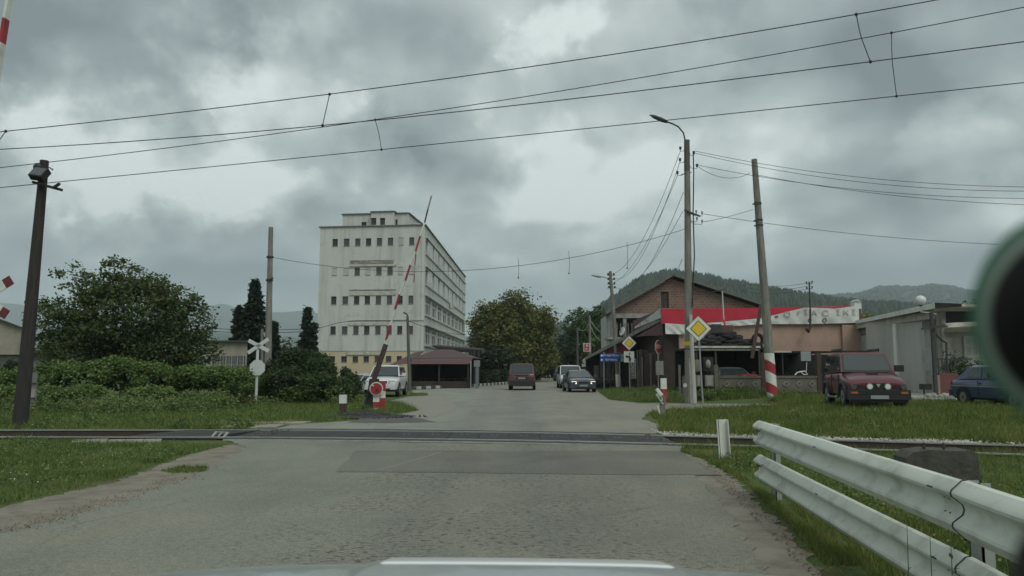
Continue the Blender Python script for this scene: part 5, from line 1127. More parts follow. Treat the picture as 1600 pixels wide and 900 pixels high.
t = thing('concrete_rubble', 'heap of broken concrete at the foot of the steel porch post', 'rubble', (H3(1460, 620, 34).x, 34, .26))
for k in range(9): p = H3(1448 + k * 4 + rnd.random() * 3, 0, 34 + rnd.random()); s = .08 + rnd.random() * .12; MB().sphere((p.x, p.y, .27 + s * .3), s, 6, 5, .7).build('stone', CONC, t)

# ------------------------------------------------------------------ poles, lamps, signs
def pole(name, label, cat, px0, py0, px1, py1, Y, r0, r1, m, seg=10, zb=-.1, group=None, part='pole'):
    a, b = V(px0, py0, Y), V(px1, py1, Y); k = (zb - a.z) / (b.z - a.z); base = a.lerp(b, k) if abs(b.z - a.z) > 1e-6 else a
    t = thing(name, label, cat, (base.x, base.y, base.z), 0, group)
    MB().tube([base, base.lerp(b, .5), b], [r0, (r0 + r1) / 2, r1], seg).build(part, m, t, smooth=True, ang=50)
    t['_top'] = tuple(b); return t, b
# tarred pole with floodlight
Y1 = 20.6
t, tp = pole('floodlight_pole', 'dark tarred timber pole with a floodlight on top, beside the rails', 'pole', 32, 660, 69.5, 251, Y1, .19, .11, WOOD)
fl = MB(); c = V(62, 272, Y1 - .25); R_ = Matrix.Rotation(rad(-35), 3, 'X') @ Matrix.Rotation(rad(12), 3, 'Y')
def obox(mb, c, s, R_=Matrix.Identity(3)):
    k = [Vector((x * s[0] / 2, y * s[1] / 2, z * s[2] / 2)) for z in (-1, 1) for x, y in ((-1, -1), (1, -1), (1, 1), (-1, 1))]
    return mb.add([Vector(c) + R_ @ p for p in k], [(0, 3, 2, 1), (4, 5, 6, 7), (0, 1, 5, 4), (1, 2, 6, 5), (2, 3, 7, 6), (3, 0, 4, 7)])
hd_ = obox(fl, c, (.40, .18, .34), R_).build('floodlight', BLACK, t); obox(MB(), c + R_ @ Vector((0, -.095, 0)), (.34, .01, .28), R_).build('floodlight_glass', CGLASS, hd_)
MB().sphere(V(60, 262, Y1 - .1), .13, 10, 7).build('lamp_housing', BLACK, t); MB().beam(V(51, 284.5, Y1 - .2), V(97, 297, Y1 - .2), .07, .07).build('crossarm', WOOD, t); MB().beam(V(84, 293, Y1 - .2), V(93, 287, Y1 - .3), .06, .06).build('crossarm_stub', WOOD, t)
MB().tube([V(73, 262, Y1 - .1), V(78, 262, Y1 - .1), V(82.5, 266, Y1 - .1), V(82.5, 263, Y1 - .1)], .015, 6).build('hook', WIRE, t)
MB().tube([V(71, 262, Y1 - .14), V(72, 300, Y1 - .2), V(66, 330, Y1 - .2)], .01, 5).build('cable', WIRE, t)
t = thing('cable_marker', 'short grey marker post with two boxes behind the tarred pole', 'marker', (V(51, 625, 27).x, 27, 0)); q = V(51, 625, 27); MB().box(q.x - .08, q.x + .08, 27, 27.1, 0, V(51, 598, 27).z).build('post', mat('grey_boards', (.22, .22, .2), (.15, .15, .135), 3, .9), t)
MB().box(q.x - .13, q.x + .13, 26.92, 26.99, V(51, 598, 27).z, V(51, 582, 27).z).build('upper_box', MATS['grey_boards'], t); MB().box(q.x - .1, q.x + .1, 26.92, 26.99, V(51, 621, 27).z, V(51, 608, 27).z).build('lower_box', CONC, t)
# concrete pole above the brambles
t, tp = pole('concrete_pole', 'bare concrete pole rising behind the white crossing sign', 'pole', 418, 590, 423.3, 355, 36, .19, .11, POLEC)
for y_ in (402, 438): MB().tube([V(422 if y_ < 420 else 421, y_ + 1, 36), V(422 if y_ < 420 else 421, y_ - 1.5, 36)], .17, 12).build('steel_band', RUST, t); 
MB().beam(V(419, 438, 35.8), V(427, 434, 35.8), .06, .06).build('bracket', RUST, t)
t, tp = pole('thin_post', 'thin weathered post close beside the bare concrete pole', 'post', 409, 600, 409.5, 514, 38, .08, .07, POLEC, 8)
# crossing sign seen from behind
p = G(399.5, 632.5); t = thing('crossing_sign', 'white crossing cross and octagonal plate seen from behind on a thick post', 'sign', (p.x, p.y, 0)); D = p.y
SB = mat('sign_back', (.58, .62, .60), (.50, .54, .52), 3, .5)
MB().tube([(p.x, p.y, 0), V(403, 536, D)], .065, 12).build('post', SB, t, smooth=True, ang=50)
for (a, b_) in (((388.5, 532), (420, 548.5)), ((387.5, 551.5), (419.5, 529.5))): 
    a, b_ = V(*a, D - .08), V(*b_, D - .08); MB().beam(a, b_, .03, .155, up=(0, 0, 1)).build('cross_arm', SB, t)
c = V(402, 574.5, D - .11); oc = [(c.x + .35 * math.cos(rad(22.5 + 45 * k)), c.y, c.z + .35 * math.sin(rad(22.5 + 45 * k))) for k in range(8)]; MB().prism(oc, (0, .02, 0)).build('octagonal_plate', SB, t)
REDD = mat('dull_red_paint', (.17, .028, .035), (.12, .022, .028), 6, .7)
# crossbuck at the left edge, near side
D = 12.0; c = V(-32, 468, D); t = thing('crossing_cross', 'red and white crossing cross at the very left edge of the picture', 'sign', (c.x, D, 0))
MB().tube([(c.x, D, 0), (c.x, D, c.z + .1)], .05, 10).build('post', STEEL, t, smooth=True)
for a, b_ in (((-82, 500), (18, 437)), ((-78, 437), (11, 492))):
    a, b_ = V(*a, D - .07), V(*b_, D - .07); n = 9
    for k in range(n): 
        q0, q1 = a.lerp(b_, k / n), a.lerp(b_, (k + 1) / n)
        if k == n - 1: MB().beam(q0, q1, .02, .15).build('red_end', REDD, t)
        else: MB().beam(q0, q1, .02, .15).build('arm_segment', REDD if k % 2 == 0 else WHITE, t)
# delineator stones and barrier
def delineator(px, py, ytop, wpx, label, depth=None, cols=None):
    p = G(px, py); Y = p.y; w_ = wpx / F * Y; t = thing('marker_stone', label, 'marker', (p.x, p.y, 0)); z = V(px, ytop, Y).z
    z1 = z * .35; MB().box(p.x - w_ / 2, p.x + w_ / 2, Y - w_ * .4, Y + w_ * .4, z1 + .25 * z, z).build('white_top', WHITE, t); MB().box(p.x - w_ * .47, p.x + w_ * .47, Y - w_ * .38, Y + w_ * .38, .1, z1 + .25 * z).build('painted_middle', cols or mat('dark_brown_paint', (.075, .045, .042), (.05, .035, .033), 6, .9), t); MB().box(p.x - w_ * .55, p.x + w_ * .55, Y - w_ * .42, Y + w_ * .42, -.05, .1).build('base', CONC, t); return t
delineator(535.5, 650, 617, 10.5, 'short white topped marker stone with a dark band, left of the barrier')
delineator(1037.5, 633, 591, 8.5, 'white and red marker stone standing behind the bent guardrail stub', cols=RED)
# white channel post by the near right rail
p = G(1130, 716); t = thing('channel_post', 'short white steel channel post beside the near rail on the right', 'post', (p.x, p.y, 0)); z = V(1130, 655.5, p.y).z; w_ = .098
MB().beam((p.x + .02, p.y, -.05), (p.x - .01, p.y, z), w_ * 1.7, .012, up=(0, 1, 0)).build('web', WHITE, t)
for s_ in (-1, 1): MB().beam((p.x + .02 + s_ * w_ * .85, p.y - .045, -.05), (p.x - .01 + s_ * w_ * .85, p.y - .045, z), .012, .10, up=(0, 1, 0)).build('flange', WHITE, t)
MB().beam((p.x - .01 - w_ * .85 + .03, p.y - .09, 0), (p.x - .04 - w_ * .85 + .03, p.y - .09, z), .045, .01, up=(0, 1, 0)).build('lip', WHITE, t)
# far barrier with raised boom
BD = G(587, 640).y; t = thing('barrier', 'raised red and white barrier boom with its drive on the left far side', 'barrier', (G(587, 640).x, BD, 0))
DKR = mat('dark_red_old', (.10, .028, .03), (.06, .02, .022), 4, .8)
MB().prism([V(571, 640, BD), V(587, 640, BD), V(590, 592, BD), V(577, 592, BD)], (0, .4, 0)).build('pedestal', STEELD, t)
for q in ((569, 636, 575, 612), (570.5, 628, 577, 606)): MB().beam(V(q[0], q[1], BD - .1), V(q[2], q[3], BD - .1), .07, .07).build('stay', STEELD, t)
a_, b2 = V(578, 612, BD - .05), V(603, 538, BD - .05); MB().beam(a_, b2, .15, .26, up=(0, 1, 0)).build('counterweight_arm', mat('dark_grey_arm', (.07, .06, .058), (.045, .035, .035), 5, .8), t)
MB().beam(V(579, 604, BD - .14), V(598, 545, BD - .14), .05, .12, up=(0, 1, 0)).build('arm_stripe', DKR, t)
c = V(588, 607.5, BD - .28); o = MB().disc(c, .25, (0, 1, 0), .03, 28).build('white_rim_disc', WHITE, t); MB().disc(c + Vector((0, -.02, 0)), .215, (0, 1, 0), .03, 28).build('red_disc', RED, o); MB().disc(c + Vector((.03, -.045, -.05)), .06, (0, 1, 0), .03, 12).build('hub', DKR, o); MB().beam(c + Vector((-.16, -.045, .15)), c + Vector((-.09, -.045, .10)), .03, .04).build('latch', WHITE, o)
for xa, xb_, ya, yb, m_ in ((584, 593.5, 641 - 28, 628, WHITE), (584, 593.5, 628, 637, RED), (584, 592, 637, 640, WHITE), (595.5, 602.5, 597, 611, RED), (595.5, 602.5, 611, 622, WHITE), (595.5, 602.5, 622, 640, RED)):
    k = BD - (.2 if xa < 590 else .1); MB().box(V(xa, 0, k).x, V(xb_, 0, k).x, k, k + .14, V(0, yb, k).z, V(0, ya, k).z - .003).build('striped_guard', m_, t)
bt = [((603.5, 537), (606, 530), WHITE), ((603, 532), (610, 508), RED), ((610, 508), (617.5, 483), WHITE), ((617.5, 483), (624, 460), RED), ((624, 460), (633.5, 437), WHITE), ((633.5, 438), (641, 414), RED), ((641, 414), (649.5, 392), WHITE), ((649.5, 392), (656.5, 369), RED), ((656.5, 369), (663.5, 348), WHITE), ((663.5, 348), (668.5, 327), DKR), ((668.5, 327), (674.3, 306), mat('grey_tip', (.30, .31, .30), (.2, .2, .2), 4, .7))]
for i, (a, b_, m_) in enumerate(bt): wv = .19 - .011 * i; MB().beam(V(*a, BD - .05), V(*b_, BD - .05), .05, wv * (1.35 if m_ is RED else .72), up=(0, 1, 0)).build('boom_section', m_, t)
for a, b_ in (((650, 398), (648, 414)), ((647.5, 429), (646.5, 441))): MB().beam(V(*a, BD - .05), V(*b_, BD - .05), .03, .065, up=(0, 1, 0)).build('hanging_slat', RED, t)
MB().tube([V(651, 388, BD - .05), V(649, 399, BD - .05), V(647.5, 429, BD - .05)], .008, 5).build('hanging_wire', WIRE, t)
# near barrier boom, only its upper part in view at the top left
t = thing('barrier', 'raised red and white boom crossing the top left corner of the picture', 'barrier', (V(-105, 740, 11).x, 11, 0)); D = 11
pts_ = [(-103, 738), (-84, 640), (-66, 520), (-44, 400), (-24, 290), (-10, 200), (2, 135), (5.5, 68), (14, 30), (20, -12), (27, -60)]
pts_ = [V(-103 + (738 - y) * .1585, y, D) for y in (738, 640, 540, 440, 340, 230, 140, 68, 30, -20, -80)]
for i in range(len(pts_) - 1): MB().beam(pts_[i], pts_[i + 1], .045, .15 - .006 * i, up=(0, 1, 0)).build('boom_section', RED if i in (1, 3, 5, 7, 9) else WHITE, t)
MB().box(pts_[0].x - .25, pts_[0].x + .25, 10.9, 11.3, -.05, 1.0).build('pedestal', STEELD, t)

# right side: lamp post, poles
LY = 34.5
t, tp = pole('streetlight_pole', 'tall concrete pole with a curved streetlight arm and many insulators', 'pole', 1077, 628, 1073.3, 220, LY, .20, .125, POLEC, 14)
for k, (ya, yb) in enumerate(((220, 330),)): MB().tube([V(1073.2, 219, LY), V(1073.6, 268, LY)], [.13, .141], 14).build('dark_top_sleeve', POLED, t, smooth=True, ang=50)
MB().tube([V(1070.5, 240, LY), V(1070.5, 219, LY), V(1068, 208, LY), V(1060, 198, LY), V(1050, 193, LY - .2), V(1041, 190, LY - .4)], .035, 8).build('lamp_arm', STEELD, t, smooth=True, ang=80)
a, b_ = V(1043, 190.8, LY - .35), V(1015, 179.5, LY - .6); MB().tube([a, a.lerp(b_, .15), a.lerp(b_, .35), a.lerp(b_, .75), b_], [.05, .085, .10, .085, .02], 10).build('lamp_head', STEELD, t, smooth=True, ang=80)
MB().tube([V(1083, 240, LY - .15), V(1084, 270, LY - .15), V(1083, 330, LY - .15), V(1085, 400, LY - .15), V(1083, 440, LY - .18), V(1082, 480, LY - .2)], .028, 6).build('cable', WIRE, t)
ins = [(1063, 232), (1062.5, 250), (1058.5, 270), (1084, 239), (1089, 259), (1088, 331), (1097, 333), (1089, 342), (1097, 346)]
for x, y in ins:
    s_ = .045 if x < 1088.5 and y < 300 or y < 300 else .035
    o = MB().tube([V(x, y - 2.5, LY - .1), V(x, y + 2, LY - .1)], [s_ * 1.4, s_], 8).build('insulator', INSUL if y < 300 else STEEL, t)
    MB().tube([V(x, y + 2, LY - .1), V(x, y + 4.5, LY - .1), V((x + 1073) / 2, y + 4, LY - .1), V(1070 if x < 1073 else 1078, y, LY - .1)], .012, 5).build('hook', STEELD, o)
MB().beam(V(1069, 328, LY - .2), V(1094, 338, LY - .2), .06, .07).build('bracket', STEELD, t); MB().beam(V(1081, 269, LY - .1), V(1064, 273, LY - .1), .03, .03).build('bracket', STEELD, t)
MB().tube([V(1076, 540, LY), V(1075.9, 534, LY)], .197, 14).build('yellow_band', YEL, t); MB().tube([V(1076, 546, LY), V(1076, 544.5, LY)], .20, 14).build('steel_band', STEELD, t)
ov = MB(); c = V(1070.5, 602, LY - .19)
ov.disc(c, .09, (0, 1, 0), .01, 14).build('painted_mark', WHITE, t)
t = thing('strut_pole', 'slim pale strut leaning against the streetlight pole', 'strut', (*g2(1085, 629), 0)); MB().tube([V(1085.5, 631, 33.6), V(1079, 492, 34.2)], [.10, .075], 8).build('strut', mat('pale_strut', (.46, .47, .43), (.36, .37, .33), 3, .8, st=(3, 3, .5), dirt=(.2, .2, .17)), t)
MB().tube([V(1081, 631, 33.7), V(1078, 560, 34.0)], .045, 8).build('cable_pipe', CREAMP, t)
PY = 35.6
t, tp = pole('striped_pole', 'leaning concrete pole with red and white spiral paint at its foot', 'pole', 1207, 622, 1178.5, 249, PY, .235, .135, POLEC, 16)
base, topv = V(1207, 622, PY), tp
# spiral bands: each band a ring cut on a slant
ax = (topv - base).normalized(); nn = Vector((0, 0, 1)).cross(ax); 
def slantband(y0, y1, sl, m_, name):
    mb = MB(); seg = 20
    for ring, yy in ((0, y0), (1, y1)):
        for j in range(seg):
            a = 2 * math.pi * j / seg
            ys_ = yy + sl * math.cos(a) ; ys_ = max(min(ys_, 621.5), 552)
            c = V(1178.5 + (ys_ - 249) * (1207 - 1178.5) / (622 - 249), ys_, PY); r_ = .135 + (.235 - .135) * (ys_ - 249) / 373 + .006
            mb.v.append((c.x + r_ * math.cos(a), c.y + r_ * math.sin(a), c.z))
    for j in range(seg): mb.f.append((j, (j + 1) % seg, (j + 1) % seg + seg, j + seg))
    return mb.build(name, m_, t, smooth=True, ang=60)
for i, (a, b_, m_) in enumerate(((545, 566, WHITE), (566, 583, RED), (583, 601, WHITE), (601, 617, RED), (617, 629, WHITE))): slantband(a, b_, 4.5, m_, 'painted_band')
for y_ in (318, 344, 352): 
    x_ = 1178.5 + (y_ - 249) * .0764; MB().tube([V(x_, y_ + 1.5, PY), V(x_, y_ - 1.5, PY)], .175, 14).build('steel_band', STEELD, t)
    MB().beam(V(x_ - 8, y_ + 1, PY - .15), V(x_ + 6, y_ - 1, PY - .15), .05, .06).build('bracket', STEELD, t)
# second streetlight down the road
t, tp = pole('leaning_lamp_pole', 'leaning lamp pole with a single arm above the blue direction sign', 'pole', 967.5, 607, 953.5, 424, 59, .20, .12, POLEC, 10)
MB().tube([V(955, 440, 59), V(950, 435, 59), V(943, 432.5, 59), V(938, 432, 59)], .05, 6).build('lamp_arm', STEEL, t); a, b_ = V(940, 432.4, 59), V(924, 430, 59); MB().tube([a, a.lerp(b_, .3), b_], [.06, .12, .05], 8).build('lamp_head', STEEL, t)
for y_ in (430, 437, 444, 450):
    for x_ in (950 + (y_ - 430) * .08, 959 + (y_ - 430) * .08): MB().tube([V(x_, y_, 59), V(x_, y_ - 3, 59)], .07, 6).build('insulator', INSUL, t)
    MB().beam(V(949, y_, 59), V(961, y_, 59), .05, .05).build('crossarm', STEELD, t)
MB().tube([V(966.9, 607, 58.9), V(965.5, 585, 58.9)], [.215, .205], 10).build('white_foot', WHITE, t)
# dark slim lamp pole left of the terrace
t, tp = pole('slim_lamp_pole', 'slim dark lamp pole in front of the white block', 'pole', 640, 604, 636.8, 494, 55, .13, .09, POLED, 8)
MB().tube([V(637, 500, 55), V(636.5, 492, 55), V(634, 489.5, 55), V(630, 488.6, 55)], .05, 6).build('lamp_arm', STEELD, t)
a, b_ = V(637, 540, 55), V(637, 500, 55)
far = [(902.5, 590, 902, 512, 105, 'first of two slim dark poles before the round green tree'), (906, 590, 905.5, 520, 112, 'second of two slim dark poles before the round green tree'), (922.5, 585, 921, 493, 95, 'pale pole that carries the small red sign'), (864.5, 582, 864, 556, 160, 'slim far pole in the dark trees at the end of the road')]
for a in far: pole('utility_pole', a[5], 'pole', a[0], a[1], a[2], a[3], a[4], .17, .13, POLEC if 'pale' in a[5] else POLED, 8)
# small signs down the road
p = V(917, 543, 94.5); t = thing('red_sign', 'small red upright sign with a pale frame on a pole', 'sign', (p.x, p.y, p.z - .6))
x0, x1, z0, z1 = V(911.5, 0, 94.5).x, V(923, 0, 94.5).x, V(0, 549.5, 94.5).z, V(0, 536, 94.5).z
MB().box(x0, x1, 94.5, 94.7, z0, z1).build('frame', mat('pink_frame', (.55, .42, .42), (.5, .38, .38), 3, .6), t); MB().box(x0 + .15, x1 - .2, 94.45, 94.498, z0 + .16, z1 - .14).build('red_face', RED, t)
MB().disc(((x0 + x1) / 2, 94.43, z0 + .72), .16, (0, 1, 0), .02, 12).build('emblem', mat('pink_mark', (.7, .4, .42), (.65, .36, .38), 3, .6), t); MB().box((x0 + x1) / 2 - .2, (x0 + x1) / 2 + .1, 94.43, 94.445, z0 + .26, z0 + .42).build('emblem_bar', MATS['pink_mark'], t)
p = G(914, 597); Y = 78; q = V(914.5, 564, Y); t = thing('round_sign', 'round pale road sign above a white plate behind the white van', 'sign', (q.x, Y, 0)); MB().tube([(q.x, Y + .05, 0), (q.x, Y + .05, q.z)], .04).build('post', STEELD, t); MB().disc(q, .27, (0, 1, 0), .04, 20).build('sign_face', WHITE, t); MB().box(q.x - .2, q.x + .2, Y - .05, Y - .022, q.z - .03, q.z + .03).build('bar', INK, t)
MB().box(V(909, 0, Y).x, V(920.5, 0, Y).x, Y - .02, Y + .02, V(0, 573, Y).z, V(0, 568.5, Y).z).build('plate', WHITE, t)
def rounded_diamond(c, r, y, th, cut=.06):
    pts = []
    for k in range(4):
        a = math.pi / 2 * k; d = Vector((math.cos(a), 0, math.sin(a))); n_ = Vector((-math.sin(a), 0, math.cos(a)))
        for s_ in (-1, 0, 1): pts.append(Vector((c.x, y, c.z)) + d * r * (1 - cut * (abs(s_))) + n_ * r * cut * s_ - d * (r * .015 if s_ == 0 else 0))
    return MB().prism(pts, (0, th, 0))
def priority_sign(px, py, hw, Y, foot, label, plate=None):
    c = V(px, py, Y); r = hw / F * Y; fx = V(foot[0], foot[1], Y); t = thing('priority_sign', label, 'sign', (fx.x, Y, 0))
    MB().tube([(fx.x, Y + .05, -.02), (c.x, Y + .05, c.z + r * .5)], .035 if Y < 40 else .045, 8).build('post', STEEL, t, smooth=True)
    o = rounded_diamond(c, r, Y, .02).build('black_border', SIGNK, t); rounded_diamond(c, r * .955, Y - .008, .006).build('white_field', WHITE, o); rounded_diamond(c, r * .63, Y - .016, .006, .02).build('inner_border', SIGNK, o); rounded_diamond(c, r * .56, Y - .024, .006, .02).build('yellow_field', YEL, o)
    return t, r
priority_sign(1091.3, 513.5, 20.8, 33.0, (1099, 633), 'large yellow and white priority diamond sign on a grey post beside the streetlight pole')
t, r = priority_sign(983, 536, 11.6, 53.2, (984.5, 607), 'small priority diamond sign above a white arrow plate')
x0, x1, z0, z1 = V(975, 0, 53.1).x, V(991, 0, 53.1).x, V(0, 566.3, 53.1).z, V(0, 549, 53.1).z; o = MB().box(x0, x1, 53.1, 53.13, z0, z1).build('arrow_plate', WHITE, t)
q = lambda px, py: V(px, py, 53.08); MB().tube([q(984.3, 564), q(984.3, 559.5), q(983.5, 557.3), q(977.5, 556.8)], .065, 6).build('thick_arrow', SIGNK, o); MB().beam(q(984, 550.5), q(984, 555), .05, .02).build('thin_stroke', SIGNK, o)
# blue direction sign
D = 58.0; t = thing('direction_sign', 'blue direction sign with white arrows and two lines of lettering', 'sign', (V(952, 600, D).x, D, 0))
for px in (943.5, 968.3): q = V(px, 0, D + .1); MB().tube([(q.x, q.y, 0), (q.x, q.y, V(px, 550, D).z)], .045, 8).build('post', STEEL, t)
for ya, yb, s_ in ((552.5, 558.7, 'Мездра Враца'), (559.2, 565.5, 'Ботевград')):
    x0, x1, z0, z1 = V(937.5, 0, D).x, V(969.5, 0, D).x, V(0, yb, D).z, V(0, ya, D).z
    o = MB().prism([(x0, D, z0), (x1, D, z0 + .04), (x1, D, z1 + .05), (x0, D, z1)], (0, .03, 0)).build('blue_board', BLUE, t)
    text(s_, 'lettering', .20, WHITEC, o, Matrix.Translation(((x0 + x1) / 2 + .1, D - .01, (z0 + z1) / 2 + .03)) @ FACE, .003, 1.0) if False else None
    WOFF[o.name] = WOFF[t.name]
    text(s_, 'lettering', .22, WHITEC, o, Matrix.Translation(((x0 + x1) / 2 + .08, D - .01, (z0 + z1) / 2 + .02)) @ FACE, .003, .8)
    zc_ = (z0 + z1) / 2; MB().prism([(x0 + .03, D - .012, zc_), (x0 + .15, D - .012, zc_ + .10), (x0 + .15, D - .012, zc_ + .03), (x0 + .24, D - .012, zc_ + .03), (x0 + .24, D - .012, zc_ - .03), (x0 + .15, D - .012, zc_ - .03), (x0 + .15, D - .012, zc_ - .10)], (0, .008, 0)).build('arrow', WHITEC, o)
for ya, yb in ((553, 558.6), (559.6, 565)): MB().box(V(969.8, 0, D).x, V(975, 0, D).x, D, D + .03, V(0, yb, D).z, V(0, ya, D).z).build('green_plate', mat('pale_green_plate', (.30, .48, .38), (.26, .42, .33), 3, .6), t)
# STOP sign
D = 50.5; c = V(1028.5, 542, D); t = thing('stop_sign', 'red octagonal STOP sign turned a little away from the road', 'sign', (V(1029, 612, D).x, D, 0))
MB().tube([(V(1029, 612, D).x, D + .06, 0), (c.x, D + .06, c.z + .3)], .04, 8).build('post', STEEL, t)
A_ = rad(-52); cx2, sx2 = math.cos(A_), math.sin(A_)
def octa(r_, off_, m_, nm, par): 
    p = [Vector((c.x + r_ * math.cos(rad(22.5 + 45 * k)) * cx2 + sx2 * -off_, D + r_ * math.cos(rad(22.5 + 45 * k)) * -sx2 * -1 * -1 + -off_, c.z + r_ * math.sin(rad(22.5 + 45 * k)))) for k in range(8)]
    return MB().prism(p, (0, .015, 0)).build(nm, m_, par)
o = octa(.47, 0, WHITE, 'white_border', t); octa(.425, .012, RED, 'red_face', o)
WOFF[o.name] = WOFF[t.name]
text('STOP', 'lettering', .36, WHITEC, o, Matrix.Translation((c.x + .035, D - .035, c.z)) @ Matrix.Rotation(rad(52), 4, 'Z') @ FACE, .003, .82)

# ------------------------------------------------------------------ overhead wires
def wire(label, pts, r=.009, m=WIRE, name='overhead_wire', cat='wire', group=None):
    p0 = pts[0]; o = MB().tube(pts, r, 5, cap=False).build(name, m, None, at=tuple(p0)); tag(o, label, cat, group); return o
def onplane(px, py, y0):      # a point over the tracks: the vertical plane that follows them
    d = ray(px, py); Y = y0
    for _ in range(12):
        x = d.x * (Y / d.y); Y = y0 + (rail_far(max(-30, min(30, x))) - rail_far(0))
    return CAM + d * (Y / d.y)
def wline(keys, y0, n=30):
    xs_ = np.array([k[0] for k in keys], float); ys_ = np.array([k[1] for k in keys], float); pf = np.polyfit(xs_, ys_, min(3, len(keys) - 1))
    X = np.linspace(keys[0][0], keys[-1][0], n); return [onplane(x, float(np.polyval(pf, x)), y0) for x in X], (lambda x: onplane(x, float(np.polyval(pf, x)), y0))
WA, fA = wline([(-200, 226), (0, 205), (515, 147), (950, 88), (1340, 20), (1470, -1), (1700, -45)], 13.3)
WB, fB = wline([(-200, 243), (0, 230.5), (504, 197), (620, 185.5), (1000, 142), (1360, 95), (1600, 65.5), (1750, 46)], 13.3)
WC, fC = wline([(-200, 284), (0, 259.5), (400, 213), (586, 188.5), (1000, 122), (1393, 50), (1600, 11), (1750, -18)], 16.6)
WD, fD = wline([(-200, 313), (0, 292.5), (600, 234), (1000, 192), (1400, 150), (1600, 129.5), (1750, 113)], 16.6)
oA = wire('topmost carrier wire of the overhead line, leaving the top of the picture', WA, .009)
oB = wire('contact wire that crosses the lower carrier wire above the white block', WB, .009)
oC = wire('second carrier wire, curving up to the right edge', WC, .0095)
oD = wire('lowest contact wire, running just above the floodlight pole bracket', WD, .0095)
def dropper(o, f1, x1, f2, x2, bend=0):
    a, b_ = f1(x1), f2(x2); m_ = a.lerp(b_, .5) + Vector((bend, 0, 0)); MB().tube([a, a.lerp(b_, .3) + Vector((bend * .8, 0, 0)), m_, b_], .008, 5).build('dropper', WIRE, o)
    MB().sphere(a, .03, 6, 5).build('clamp', INSUL, o); MB().sphere(b_, .03, 6, 5).build('clamp', INSUL, o)
dropper(oA, fA, 515, fB, 504); dropper(oA, fA, 1338, fB, 1360, -.03); dropper(oC, fC, 586, fD, 596, .02); dropper(oC, fC, 1393, fD, 1401, -.03); dropper(oA, fA, 9, fB, -12)
T1 = lambda x, y: V(x, y, LY - .1)
for i, (a, b_, s_, yf, lb) in enumerate((((1063, 236), (957, 428), 1.2, 59, 'outermost thin wire falling from the streetlight pole to the leaning lamp pole'), ((1062, 254), (959, 435), 1.6, 59, 'second thin wire falling towards the leaning lamp pole'), ((1059, 273), (960, 441), .9, 59, 'third thin wire falling towards the leaning lamp pole'), ((1068, 300), (962, 449), 1.5, 59, 'thin slack wire tied mid height on the streetlight pole'), ((1067, 330), (975, 447), .8, 70, 'lowest thin wire slanting away from the streetlight pole'), ((1066, 405), (1050, 436), .1, 71, 'short service wire dropping to the brick gable'))):
    wire(lb, sag(T1(*a), V(*b_, yf), s_), .012)
for a, b_, yf, s_, lb in (((1086, 236), (1700, 292), 30, .5, 'top wire from the streetlight pole to the right edge'), ((1085, 239), (1700, 297), 30, .6, 'second wire from the streetlight pole to the right edge'), ((1090, 258), (1700, 309), 30, .5, 'third wire passing the striped pole to the right'), ((1090, 260), (1173, 270), 38, .4, 'short slack wire looping to the striped pole'), ((1176, 272), (1700, 322), 30, .35, 'fourth wire leaving the striped pole to the right'), ((1098, 334), (1560, 382), 34, .2, 'lower wire passing both poles and ending at the right'), ((1098, 347), (1177, 327), 38, .05, 'short wire rising from the bracket to the striped pole')):
    wire(lb, sag(T1(*a), V(*b_, yf), s_), .011)
lw = sag(V(425, 402, 36), V(1073, 357, LY), 1.25, 40)
o = wire('long low wire sagging from the left concrete pole to the streetlight pole', lw, .011)
for px, y0_, y1_, lb in ((809.5, 403, 434, 'single cord dangling from the long low wire near the middle'), (888.5, 392, 427, 'faint cord dangling from the long low wire'), (979.5, 378, 419, 'straight cord dangling over the road, nearest the poles')):
    a, b_ = V(px, y0_, 35.5), V(px + .5, y1_, 35.5); q = MB().tube([a, a.lerp(b_, .5) + Vector((.03, 0, 0)), b_], .010, 5).build('dangling_cord', WIRE, None, at=tuple(a)); tag(q, lb, 'cord'); MB().sphere(b_, .04, 6, 5).build('knot', INSUL, q)
for a, b_, s_, lb in (((300, 510), (500, 512), .3, 'upper of two low wires left of the white block'), ((300, 515), (500, 516), .3, 'lower of two low wires left of the white block')): wire(lb, sag(V(*a, 75), V(*b_, 75), s_), .03)
wire('wire fixed across the lower storeys of the white block', [V(x, y, 84) for x, y in ((498, 513), (530, 504), (560, 500.5), (600, 501), (637, 500))], .03)
wire('wire from the slim lamp pole towards the right of the white block', sag(V(637, 501, 55), V(742, 522, 90), .4), .02)
wire('faint thin wires low in the gap between the trees', sag(V(722, 517, 100), V(900, 512, 100), .5), .02)
for k, (a, b_) in enumerate((((1168, 444), (1262, 442)), ((1170, 450), (1262, 447)), ((1172, 457), (1262, 451)))): wire(['top', 'middle', 'bottom'][k] + ' thin wire between the striped pole and the slim steel mast', sag(V(*a, 60), V(*b_, 49.5), .2), .012)
for k, (a, b_, s_) in enumerate((((921, 498), (960, 516), .9), ((921, 505), (960, 512), 1.8), ((903, 512), (922, 500), .8))): wire(['bright slack cable', 'deeper looping cable', 'short cable'][k] + ' hanging between poles before the round green tree', sag(V(*a, 95), V(*b_, 80 if k < 2 else 95), s_), .03, FRAMEG)

